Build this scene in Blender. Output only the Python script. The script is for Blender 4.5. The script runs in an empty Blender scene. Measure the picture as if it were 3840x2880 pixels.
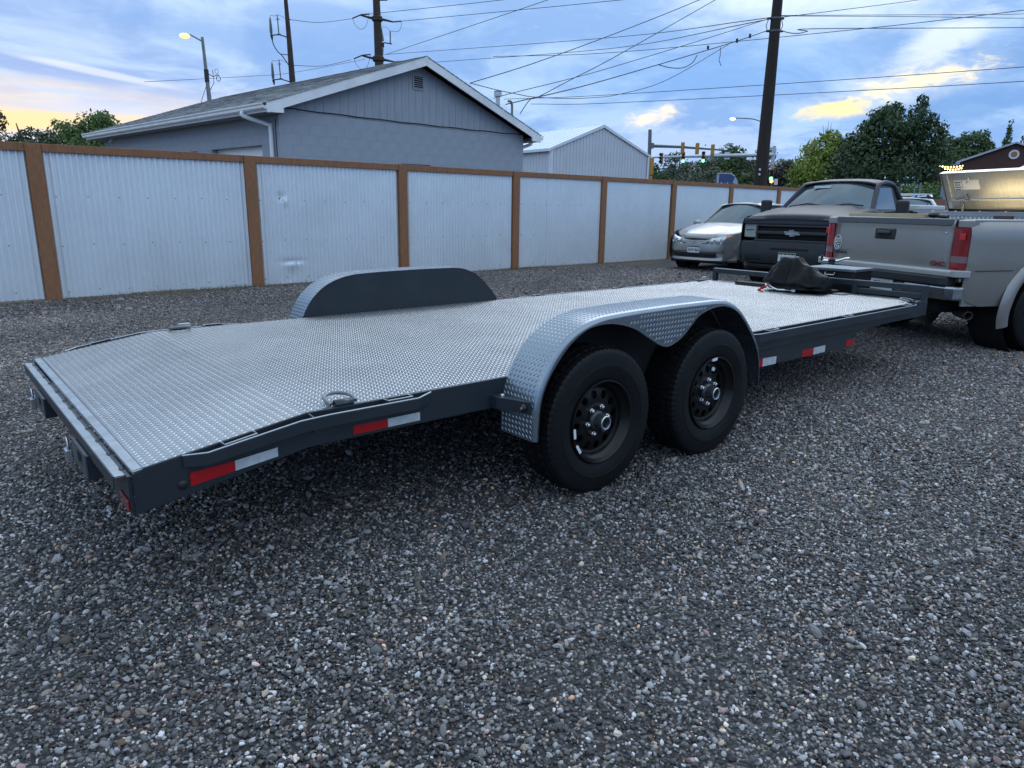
import bpy, bmesh, math, random
import numpy as np
from mathutils import Vector, Matrix, Euler
R = math.radians
sc = bpy.context.scene
COL = sc.collection

# ------------------------------------------------------------------ camera
cam = bpy.data.cameras.new('camera')
cam.sensor_width = 36.0
cam.lens = 36.0 * 2666.5 / 3840.0
cam.clip_start = 0.05
cam.clip_end = 3000.0
CAMZ = 1.2993
camo = bpy.data.objects.new('camera', cam)
COL.objects.link(camo)
camo.matrix_world = Matrix.Translation((0, 0, CAMZ)) @ Matrix.Rotation(math.pi / 2 - 0.2437, 4, 'X') @ Matrix.Rotation(0.0126, 4, 'Z')
sc.camera = camo

# ------------------------------------------------------------------ world (dusk sky with cloud layers)
world = bpy.data.worlds.new('World')
sc.world = world
world.use_nodes = True
WT = world.node_tree
WT.nodes.clear()


class NT:
    """small helper to write node trees as expressions"""
    def __init__(s, tree):
        s.t = tree

    def n(s, typ, **kw):
        nd = s.t.nodes.new(typ)
        for k, v in kw.items():
            setattr(nd, k, v)
        return nd

    def inp(s, nd, i, val):
        sk = nd.inputs[i]
        if isinstance(val, bpy.types.NodeSocket):
            s.t.links.new(val, sk)
        else:
            sk.default_value = val

    def math(s, op, a, b=None, c=None, clamp=False):
        nd = s.n('ShaderNodeMath', operation=op, use_clamp=clamp)
        s.inp(nd, 0, a)
        if b is not None:
            s.inp(nd, 1, b)
        if c is not None:
            s.inp(nd, 2, c)
        return nd.outputs[0]

    def sstep(s, x, lo, hi):
        nd = s.n('ShaderNodeMapRange', interpolation_type='SMOOTHSTEP')
        s.inp(nd, 0, x)
        s.inp(nd, 1, lo)
        s.inp(nd, 2, hi)
        return nd.outputs[0]

    def mix(s, f, a, b, mode='MIX'):
        nd = s.n('ShaderNodeMix', data_type='RGBA', blend_type=mode)
        s.inp(nd, 0, f)
        s.inp(nd, 6, a if isinstance(a, bpy.types.NodeSocket) else (*a, 1))
        s.inp(nd, 7, b if isinstance(b, bpy.types.NodeSocket) else (*b, 1))
        return nd.outputs[2]

    def noise(s, vec, scale, detail=5, rough=0.55, dist=0.0, out=0):
        nd = s.n('ShaderNodeTexNoise')
        s.inp(nd, 'Vector', vec)
        s.inp(nd, 'Scale', scale)
        s.inp(nd, 'Detail', detail)
        s.inp(nd, 'Roughness', rough)
        s.inp(nd, 'Distortion', dist)
        return nd.outputs[out]

    def comb(s, x, y, z):
        nd = s.n('ShaderNodeCombineXYZ')
        s.inp(nd, 0, x); s.inp(nd, 1, y); s.inp(nd, 2, z)
        return nd.outputs[0]


w = NT(WT)
tc = w.n('ShaderNodeTexCoord')
sep = w.n('ShaderNodeSeparateXYZ')
WT.links.new(tc.outputs['Generated'], sep.inputs[0])
dx, dy, dz_ = sep.outputs
az = w.math('MULTIPLY', w.math('ARCTAN2', dx, dy), 57.2958)
el = w.math('MULTIPLY', w.math('ARCSINE', dz_), 57.2958)
zc = w.math('ADD', w.math('MAXIMUM', dz_, 0.0), 0.16)
cvec = w.comb(w.math('DIVIDE', dx, zc), w.math('DIVIDE', dy, zc), 0.3)
avec = w.comb(w.math('MULTIPLY', az, 0.05), w.math('MULTIPLY', el, 0.13), 1.7)
n_big = w.noise(cvec, 0.55, 3, 0.5, 0.4)
n_mid = w.noise(cvec, 1.5, 5, 0.58, 0.6)
n_fine = w.noise(avec, 13.0, 4, 0.62, 0.3)
n_rag = w.noise(avec, 9.0, 6, 0.64, 0.6)
n_str = w.noise(w.comb(w.math('MULTIPLY', az, 0.02), w.math('MULTIPLY', el, 0.22), 4.1), 3.0, 4, 0.55, 0.4)
# clear sky low sun
sky = w.n('ShaderNodeTexSky', sky_type='NISHITA')
sky.sun_disc = False
sky.sun_elevation = R(3.0)
sky.sun_rotation = R(-32.0)
sky.air_density = 1.3
sky.dust_density = 2.0
clear = w.mix(1.0, sky.outputs[0], (0.07, 0.075, 0.085), 'MULTIPLY')
# cloud deck colours: pale lit parts, blue-grey shaded bellies
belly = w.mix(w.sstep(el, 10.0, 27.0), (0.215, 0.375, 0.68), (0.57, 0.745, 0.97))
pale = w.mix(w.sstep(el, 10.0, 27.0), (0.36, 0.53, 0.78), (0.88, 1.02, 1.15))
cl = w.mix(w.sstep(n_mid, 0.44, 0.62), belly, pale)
cl = w.mix(w.math('MULTIPLY', w.sstep(n_big, 0.48, 0.62), 0.45), cl, (0.175, 0.335, 0.64))
cl = w.mix(w.math('MULTIPLY', w.sstep(n_fine, 0.54, 0.75), 0.14), cl, (0.50, 0.65, 0.88))
cl = w.mix(w.math('MULTIPLY', w.sstep(n_str, 0.50, 0.68), 0.18), cl, (0.18, 0.34, 0.70))
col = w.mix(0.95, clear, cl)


def blob(a0, e0, sa, se, slope, rag, lo=1.0, hi=0.72, src=None):
    a = w.math('DIVIDE', w.math('SUBTRACT', az, a0), sa)
    ee = w.math('SUBTRACT', w.math('SUBTRACT', el, e0), w.math('MULTIPLY', w.math('SUBTRACT', az, a0), slope))
    e = w.math('DIVIDE', ee, se)
    d = w.math('SQRT', w.math('ADD', w.math('MULTIPLY', a, a), w.math('MULTIPLY', e, e)))
    d = w.math('ADD', d, w.math('MULTIPLY', w.math('SUBTRACT', src or n_rag, 0.5), rag))
    return w.sstep(w.math('SUBTRACT', lo, d), 0.0, lo - hi)


# thin bright veil where the sun stands behind the cloud
col = w.mix(w.math('MULTIPLY', blob(22.0, 15.2, 15.0, 4.6, 0.0, 0.9, 1.0, 0.1), 0.85), col, (0.66, 0.76, 0.86))
col = w.mix(w.math('MULTIPLY', blob(28.8, 10.7, 4.0, 1.5, 0.30, 1.1, 1.0, 0.3), 0.7), col, (0.72, 0.80, 0.86))
# darker cloud banks on the right and over the middle
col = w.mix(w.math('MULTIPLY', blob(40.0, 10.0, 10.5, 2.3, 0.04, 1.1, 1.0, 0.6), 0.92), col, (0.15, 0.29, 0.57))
col = w.mix(w.math('MULTIPLY', blob(30.0, 6.6, 8.0, 1.25, 0.10, 1.2, 1.0, 0.4), 0.75), col, (0.155, 0.305, 0.59))
col = w.mix(w.math('MULTIPLY', blob(14.0, 9.5, 14.0, 2.4, 0.05, 1.2, 1.0, 0.2), 0.5), col, (0.175, 0.36, 0.70))
col = w.mix(w.math('MULTIPLY', blob(-20.0, 11.0, 14.0, 1.6, -0.12, 1.3, 1.0, 0.2), 0.55), col, (0.19, 0.335, 0.63))
# pale cumulus low over the trees
col = w.mix(w.math('MULTIPLY', blob(13.0, 4.6, 10.0, 1.8, 0.0, 1.6, 1.0, 0.4, n_fine), 0.6), col, (0.46, 0.57, 0.76))
# gaps lit yellow, each with a soft pale rim
col = w.mix(w.math('MULTIPLY', blob(27.0, 8.2, 7.5, 1.9, 0.17, 1.2, 1.0, 0.0), 0.65), col, (0.70, 0.74, 0.76))
col = w.mix(w.math('MULTIPLY', blob(10.0, 6.6, 3.6, 1.0, 0.22, 1.4, 1.0, 0.0), 0.6), col, (0.66, 0.68, 0.74))
col = w.mix(w.math('MULTIPLY', blob(27.8, 8.35, 5.2, 0.85, 0.17, 2.6, 1.0, 0.1), 0.95), col, (0.90, 0.80, 0.55))
col = w.mix(w.math('MULTIPLY', blob(23.0, 6.9, 2.35, 0.68, 0.10, 2.2, 1.0, 0.3), 0.95), col, (0.88, 0.72, 0.40))
col = w.mix(w.math('MULTIPLY', blob(9.9, 6.7, 2.5, 0.60, 0.25, 3.4, 1.0, 0.1), 0.85), col, (0.88, 0.74, 0.60))
# sunset glow low on the left, streaky
glow = w.math('MULTIPLY', w.sstep(el, 8.4, 5.4), w.math('MULTIPLY', w.sstep(az, -75.0, -38.0), w.sstep(az, -6.0, -24.0)))
stre = w.sstep(n_str, 0.36, 0.60)
col = w.mix(w.math('MULTIPLY', glow, 0.75), col, (0.62, 0.62, 0.70))
col = w.mix(w.math('MULTIPLY', glow, w.math('MULTIPLY', stre, 0.95)), col, (0.90, 0.66, 0.34))
col = w.mix(w.math('MULTIPLY', blob(-28.5, 8.2, 6.0, 0.30, -0.13, 0.9, 1.0, 0.3, n_str), 0.55), col, (0.72, 0.74, 0.80))
# below the horizon: dull ground light
col = w.mix(w.sstep(el, 0.0, -2.0), col, (0.10, 0.11, 0.13))
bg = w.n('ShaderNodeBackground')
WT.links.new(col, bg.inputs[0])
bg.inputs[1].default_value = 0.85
wo = w.n('ShaderNodeOutputWorld')
WT.links.new(bg.outputs[0], wo.inputs[0])

# ------------------------------------------------------------------ one weak, very soft sun behind the veil
sl = bpy.data.lights.new('sun', 'SUN')
sl.energy = 0.5
sl.angle = R(40)
sl.color = (0.97, 0.98, 1.0)
so = bpy.data.objects.new('sun', sl)
COL.objects.link(so)
_sd = Vector((math.sin(R(24)) * math.cos(R(38)), math.cos(R(24)) * math.cos(R(38)), math.sin(R(38))))
so.rotation_euler = (-_sd).to_track_quat('-Z', 'Y').to_euler()
so.location = (0, 0, 30)

vs = sc.view_settings
vs.view_transform = 'Standard'
vs.look = 'None'
vs.exposure = 0.75
vs.gamma = 1.0
vs.use_curve_mapping = False
sc.render.engine = 'CYCLES'
sc.cycles.use_denoising = True
try:
    sc.cycles.denoiser = 'OPENIMAGEDENOISE'
    sc.cycles.denoising_input_passes = 'RGB_ALBEDO_NORMAL'
except Exception:
    pass
sc.cycles.max_bounces = 5
sc.cycles.diffuse_bounces = 2
sc.cycles.glossy_bounces = 3
sc.cycles.use_adaptive_sampling = True
sc.cycles.adaptive_threshold = 0.02
world.cycles.sampling_method = 'MANUAL'
world.cycles.sample_map_resolution = 512
sc.cycles.transparent_max_bounces = 8
sc.cycles.caustics_reflective = False
sc.cycles.caustics_refractive = False

# ------------------------------------------------------------------ materials
MATS = {}


def mat(name, col, rough=0.6, metal=0.0, var=0.0, vscale=4.0, bump=0.0, bscale=60.0, dirt=None, dscale=2.0, damt=0.0,
        emit=None, estr=0.0, edge=None, trans=0.0, alpha=1.0, coat=0.0, rvar=0.0, spec=0.5, col2=None, stretch=None, flake=0.0):
    if name in MATS:
        return MATS[name]
    m = bpy.data.materials.new(name)
    m.use_nodes = True
    t = NT(m.node_tree)
    b = m.node_tree.nodes['Principled BSDF']
    b.inputs['Base Color'].default_value = (*col, 1)
    b.inputs['Roughness'].default_value = rough
    b.inputs['Metallic'].default_value = metal
    b.inputs['Specular IOR Level'].default_value = spec
    b.inputs['Coat Weight'].default_value = coat
    b.inputs['Coat Roughness'].default_value = 0.08
    if edge is not None:
        b.inputs['Specular Tint'].default_value = (edge, edge, edge, 1)
    if trans:
        b.inputs['Transmission Weight'].default_value = trans
    if alpha < 1:
        b.inputs['Alpha'].default_value = alpha
    co = t.n('ShaderNodeTexCoord').outputs['Object']
    if stretch:
        mp = t.n('ShaderNodeMapping')
        m.node_tree.links.new(co, mp.inputs[0])
        mp.inputs['Scale'].default_value = stretch
        co = mp.outputs[0]
    c = None
    if var or col2:
        nz = t.noise(co, vscale, 6, 0.6, 0.3)
        c2 = col2 or tuple(x * (1 - var) for x in col)
        c1 = col if col2 else tuple(min(1, x * (1 + var)) for x in col)
        c = t.mix(t.sstep(nz, 0.3, 0.7), c1, c2)
    if flake:
        nf = t.noise(co, 900.0, 2, 0.5)
        c = t.mix(t.math('MULTIPLY', t.sstep(nf, 0.45, 0.75), flake), c if c is not None else col, (0.8, 0.8, 0.8))
    if dirt:
        nd = t.noise(co, dscale, 8, 0.65, 0.6)
        c = t.mix(t.math('MULTIPLY', t.sstep(nd, 0.48, 0.68), damt), c if c is not None else col, dirt)
    if c is not None:
        m.node_tree.links.new(c, b.inputs['Base Color'])
    if rvar:
        nr = t.noise(co, vscale * 1.7, 6, 0.65, 0.2)
        r = t.math('ADD', t.math('MULTIPLY', t.math('SUBTRACT', nr, 0.5), rvar * 2), rough, clamp=True)
        m.node_tree.links.new(r, b.inputs['Roughness'])
    if bump:
        nb = t.noise(co, bscale, 5, 0.6)
        bp = t.n('ShaderNodeBump')
        bp.inputs['Strength'].default_value = bump
        bp.inputs['Distance'].default_value = 0.01
        m.node_tree.links.new(nb, bp.inputs['Height'])
        m.node_tree.links.new(bp.outputs[0], b.inputs['Normal'])
    if emit:
        b.inputs['Emission Color'].default_value = (*emit, 1)
        b.inputs['Emission Strength'].default_value = estr
    MATS[name] = m
    return m


# ------------------------------------------------------------------ mesh helpers
class MB:
    def __init__(s):
        s.v = []
        s.f = []

    def add(s, vs_, fs):
        o = len(s.v)
        s.v += [tuple(p) for p in vs_]
        s.f += [tuple(i + o for i in q) for q in fs]
        return s

    def box(s, x0, x1, y0, y1, z0, z1):
        if x0 > x1: x0, x1 = x1, x0
        if y0 > y1: y0, y1 = y1, y0
        if z0 > z1: z0, z1 = z1, z0
        v = [(x0, y0, z0), (x1, y0, z0), (x1, y1, z0), (x0, y1, z0), (x0, y0, z1), (x1, y0, z1), (x1, y1, z1), (x0, y1, z1)]
        return s.add(v, [(3, 2, 1, 0), (4, 5, 6, 7), (0, 1, 5, 4), (1, 2, 6, 5), (2, 3, 7, 6), (3, 0, 4, 7)])

    def prism(s, poly, d):
        """closed polygon of 3d points extruded by vector d"""
        n = len(poly)
        d = Vector(d)
        a = [Vector(p) for p in poly]
        b = [p + d for p in a]
        nrm = Vector((0, 0, 0))
        for i in range(n):
            p, q = a[i], a[(i + 1) % n]
            nrm += p.cross(q)
        flip = nrm.dot(d) > 0
        fs = []
        for i in range(n):
            j = (i + 1) % n
            fs.append((i, j, n + j, n + i) if flip else (j, i, n + i, n + j))
        fs.append(tuple(range(n - 1, -1, -1)) if flip else tuple(range(n)))
        fs.append(tuple(range(n, 2 * n)) if flip else tuple(range(2 * n - 1, n - 1, -1)))
        return s.add(a + b, fs)

    def bar(s, p, q, wd, ht, up=(0, 0, 1)):
        p, q = Vector(p), Vector(q)
        d = (q - p).normalized()
        up = Vector(up)
        sd = d.cross(up).normalized()
        u2 = sd.cross(d).normalized()
        poly = [p + sd * (a * wd / 2) + u2 * (b * ht / 2) for a, b in ((-1, -1), (1, -1), (1, 1), (-1, 1))]
        return s.prism(poly, q - p)

    def tube(s, pts, r, n=8, cap=True, closed=False):
        pts = [Vector(p) for p in pts]
        N = len(pts)
        rr = r if isinstance(r, (list, tuple)) else [r] * N
        vs_ = []
        prev = None
        for i, p in enumerate(pts):
            if closed:
                d = (pts[(i + 1) % N] - pts[i - 1]).normalized()
            else:
                d = (pts[min(i + 1, N - 1)] - pts[max(i - 1, 0)]).normalized()
            if prev is None:
                a = d.cross(Vector((0, 0, 1)))
                if a.length < 0.01:
                    a = d.cross(Vector((1, 0, 0)))
                a.normalize()
            else:
                a = (prev - d * prev.dot(d)).normalized()
            prev = a
            b = d.cross(a)
            for k in range(n):
                t = 2 * math.pi * k / n
                vs_.append(p + (a * math.cos(t) + b * math.sin(t)) * rr[i])
        fs = []
        for i in range(N if closed else N - 1):
            for k in range(n):
                k2 = (k + 1) % n
                j = (i + 1) % N
                fs.append((i * n + k, i * n + k2, j * n + k2, j * n + k))
        if cap and not closed:
            fs.append(tuple(range(n - 1, -1, -1)))
            fs.append(tuple((N - 1) * n + k for k in range(n)))
        return s.add(vs_, fs)

    def lathe(s, prof, n=24, o=(0, 0, 0), axis='Z', cap0=False, cap1=False):
        """prof = [(radius, along)]"""
        vs_ = []
        for r, h in prof:
            for k in range(n):
                t = 2 * math.pi * k / n
                c, si = r * math.cos(t), r * math.sin(t)
                p = {'Z': (c, si, h), 'Y': (c, h, -si), 'X': (h, c, si)}[axis]
                vs_.append((p[0] + o[0], p[1] + o[1], p[2] + o[2]))
        fs = []
        for i in range(len(prof) - 1):
            for k in range(n):
                k2 = (k + 1) % n
                fs.append((i * n + k, i * n + k2, (i + 1) * n + k2, (i + 1) * n + k))
        if cap0:
            fs.append(tuple(range(n - 1, -1, -1)))
        if cap1:
            m = (len(prof) - 1) * n
            fs.append(tuple(m + k for k in range(n)))
        return s.add(vs_, fs)

    def grid(s, rows, flip=False):
        n, m = len(rows), len(rows[0])
        vs_ = [p for r in rows for p in r]
        fs = []
        for i in range(n - 1):
            for j in range(m - 1):
                q = (i * m + j, i * m + j + 1, (i + 1) * m + j + 1, (i + 1) * m + j)
                fs.append(q[::-1] if flip else q)
        return s.add(vs_, fs)

    def sphere(s, c, r, n=10, m=6):
        rx, ry, rz = r if isinstance(r, (list, tuple)) else (r, r, r)
        vs_, fs = [], []
        for i in range(m + 1):
            ph = math.pi * i / m
            for k in range(n):
                t = 2 * math.pi * k / n
                vs_.append((c[0] + rx * math.sin(ph) * math.cos(t), c[1] + ry * math.sin(ph) * math.sin(t), c[2] - rz * math.cos(ph)))
        for i in range(m):
            for k in range(n):
                k2 = (k + 1) % n
                fs.append((i * n + k, i * n + k2, (i + 1) * n + k2, (i + 1) * n + k))
        return s.add(vs_, fs)

    def mesh(s, name):
        me = bpy.data.meshes.new(name)
        me.from_pydata(s.v, [], s.f)
        me.validate()
        me.update()
        return me

    def build(s, name, m, parent=None, smooth=False, bevel=0.0, seg=2, loc=None, rot=None, label=None, solid=0.0, angle=38, clean=False):
        me = s.mesh(name)
        if clean:
            bm = bmesh.new()
            bm.from_mesh(me)
            bmesh.ops.remove_doubles(bm, verts=bm.verts, dist=1e-5)
            bmesh.ops.recalc_face_normals(bm, faces=bm.faces)
            bm.to_mesh(me)
            bm.free()
        return link(me, name, m, parent, smooth, bevel, seg, loc, rot, label, solid, angle)


def link(me, name, m, parent=None, smooth=False, bevel=0.0, seg=2, loc=None, rot=None, label=None, solid=0.0, angle=38):
    if m is not None and not me.materials:
        for mm in (m if isinstance(m, (list, tuple)) else [m]):
            me.materials.append(mm)
    if smooth:
        me.shade_smooth()
        me.set_sharp_from_angle(angle=R(angle))
    o = bpy.data.objects.new(name, me)
    COL.objects.link(o)
    if parent is not None:
        o.parent = parent
    if loc is not None:
        o.location = loc
    if rot is not None:
        o.rotation_euler = rot
    if label:
        o['label'] = label
    if solid:
        md = o.modifiers.new('thick', 'SOLIDIFY')
        md.thickness = solid
        md.offset = 0
    if bevel:
        md = o.modifiers.new('bevel', 'BEVEL')
        md.width = bevel
        md.segments = seg
        md.limit_method = 'ANGLE'
        md.angle_limit = R(40)
        md.harden_normals = False
    return o


def tag(o, label=None, cat=None, group=None, kind=None):
    if label: o['label'] = label
    if cat: o['category'] = cat
    if group: o['group'] = group
    if kind: o['kind'] = kind
    return o


def thing(name, label, cat, loc=(0, 0, 0), rz=0.0, group=None):
    o = bpy.data.objects.new(name, None)
    o.empty_display_size = 0.2
    COL.objects.link(o)
    o.location = loc
    o.rotation_euler = (0, 0, rz)
    return tag(o, label, cat, group)


def copy_tree(o, parent=None):
    c = o.copy()
    COL.objects.link(c)
    if parent is not None:
        c.parent = parent
    for ch in list(o.children):
        copy_tree(ch, c)
    return c


def text(name, s_, size, m, parent, mtx, extrude=0.001, align='CENTER', bold=0.0, sx=1.0):
    cu = bpy.data.curves.new('txt', 'FONT')
    cu.body = s_
    cu.size = size
    cu.extrude = extrude
    cu.offset = bold
    cu.align_x = align
    cu.align_y = 'CENTER'
    cu.resolution_u = 3
    to = bpy.data.objects.new('txt', cu)
    COL.objects.link(to)
    bpy.context.view_layer.update()
    me = bpy.data.meshes.new_from_object(to)
    bpy.data.objects.remove(to)
    me.transform(mtx @ Matrix.Diagonal((sx, 1, 1, 1)))
    me.name = name
    me.materials.clear()
    return link(me, name, m, parent)


def frame_m(o, x, y):
    """matrix whose local x,y axes are given; text lies in that plane facing x cross y"""
    x = Vector(x).normalized(); y = Vector(y).normalized(); z = x.cross(y)
    return Matrix(((x.x, y.x, z.x, o[0]), (x.y, y.y, z.y, o[1]), (x.z, y.z, z.z, o[2]), (0, 0, 0, 1)))


def interp(xs, ys):
    return lambda x: float(np.interp(x, xs, ys))


def catmull(pts, n):
    P = [np.array(p, float) for p in pts]
    P = [2 * P[0] - P[1]] + P + [2 * P[-1] - P[-2]]
    out = []
    for i in range(1, len(P) - 2):
        for k in range(n):
            t = k / n
            a, b, c, d = P[i - 1], P[i], P[i + 1], P[i + 2]
            out.append(0.5 * ((2 * b) + (-a + c) * t + (2 * a - 5 * b + 4 * c - d) * t * t + (-a + 3 * b - 3 * c + d) * t ** 3))
    out.append(P[-2])
    return out


def fr(o, azr):
    """world point from a local frame: origin o, local x at azimuth azr (from +Y clockwise), local y to its left"""
    s_, c_ = math.sin(azr), math.cos(azr)
    return lambda u, v, z=0.0: Vector((o[0] + s_ * u - c_ * v, o[1] + c_ * u + s_ * v, z))


def polar(azd, d, z=0.0):
    return Vector((math.sin(R(azd)) * d, math.cos(R(azd)) * d, z))


rnd = random.Random(7)
# ------------------------------------------------------------------ ground
FO = (-6.2841, 9.7131)          # first fence post shown
FA = 0.8178                     # fence runs along this azimuth
FENCE = fr(FO, FA)
TO = (-0.7384, 2.4688)          # trailer: near edge of the deck where the tail starts to drop
TA = 0.869
TRAIL = fr(TO, TA)


def gravel_mat():
    m = bpy.data.materials.new('gravel ground')
    m.use_nodes = True
    t = NT(m.node_tree)
    L = m.node_tree.links.new
    b = m.node_tree.nodes['Principled BSDF']
    co = t.n('ShaderNodeTexCoord').outputs['Object']
    vo = t.n('ShaderNodeTexVoronoi')
    L(co, vo.inputs['Vector']); vo.inputs['Scale'].default_value = 62.0
    vo2 = t.n('ShaderNodeTexVoronoi')
    L(co, vo2.inputs['Vector']); vo2.inputs['Scale'].default_value = 24.0
    rmp = t.n('ShaderNodeValToRGB')
    r = rmp.color_ramp
    r.interpolation = 'CONSTANT'
    cs = [(0.0, (0.035, 0.036, 0.042)), (0.34, (0.062, 0.063, 0.072)), (0.55, (0.10, 0.10, 0.112)), (0.72, (0.16, 0.155, 0.16)), (0.84, (0.15, 0.115, 0.10)), (0.90, (0.30, 0.29, 0.28)), (0.965, (0.22, 0.17, 0.12)), (0.985, (0.5, 0.5, 0.5))]
    while len(r.elements) < len(cs):
        r.elements.new(0.5)
    for e, (p, c) in zip(r.elements, cs):
        e.position = p
        e.color = (*c, 1)
    sp = t.n('ShaderNodeSeparateColor')
    L(vo.outputs['Color'], sp.inputs[0])
    L(sp.outputs[0], rmp.inputs[0])
    big = t.noise(co, 0.55, 5, 0.6)
    c = t.mix(t.sstep(vo.outputs['Distance'], 0.30, 0.62), rmp.outputs[0], (0.018, 0.018, 0.02))
    c = t.mix(t.math('MULTIPLY', t.sstep(big, 0.50, 0.72), 0.45), c, (0.10, 0.088, 0.085))
    # bare dirt along the foot of the fence
    sx = t.n('ShaderNodeSeparateXYZ')
    L(co, sx.inputs[0])
    fd = t.math('ADD', t.math('MULTIPLY', t.math('SUBTRACT', sx.outputs[0], FO[0]), -math.cos(FA)), t.math('MULTIPLY', t.math('SUBTRACT', sx.outputs[1], FO[1]), math.sin(FA)))
    fd = t.math('ADD', fd, t.math('MULTIPLY', t.math('SUBTRACT', t.noise(co, 0.8, 5, 0.6), 0.5), 3.0))
    c = t.mix(t.math('MULTIPLY', t.sstep(fd, -1.1, -0.2), 0.75), c, t.mix(t.noise(co, 9, 6), (0.07, 0.055, 0.04), (0.19, 0.145, 0.095)))
    L(c, b.inputs['Base Color'])
    b.inputs['Roughness'].default_value = 0.82
    bp = t.n('ShaderNodeBump')
    bp.inputs['Strength'].default_value = 0.9
    bp.inputs['Distance'].default_value = 0.012
    hh = t.math('ADD', t.math('MULTIPLY', vo.outputs['Distance'], -1.0), t.math('MULTIPLY', vo2.outputs['Distance'], -0.5))
    L(hh, bp.inputs['Height'])
    L(bp.outputs[0], b.inputs['Normal'])
    return m


_g = MB()
# near field: fine undulating sheet, then wide skirts out to the horizon
xs = np.concatenate([[-1500, -400, -120, -40], np.linspace(-20, 24, 111), [45, 120, 400, 1500]])
ys = np.concatenate([[-1500, -300, -60, -12], np.linspace(-4, 32, 91), [60, 130, 400, 1500]])


def gz(x, y):
    r = math.hypot(x, y - 4)
    k = max(0.0, 1 - r / 26.0)
    return k * (0.012 * math.sin(x * 1.3 + 0.7 * math.sin(y * 0.9)) * math.cos(y * 1.1 + 0.4 * x) + 0.006 * math.sin(3.1 * x + 1.9 * y)) - 0.006


_g.grid([[(x, y, gz(x, y)) for x in xs] for y in ys])
tag(_g.build('ground', gravel_mat(), smooth=True), 'grey gravel lot under the trailer and the cars', 'ground', kind='structure')


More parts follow.
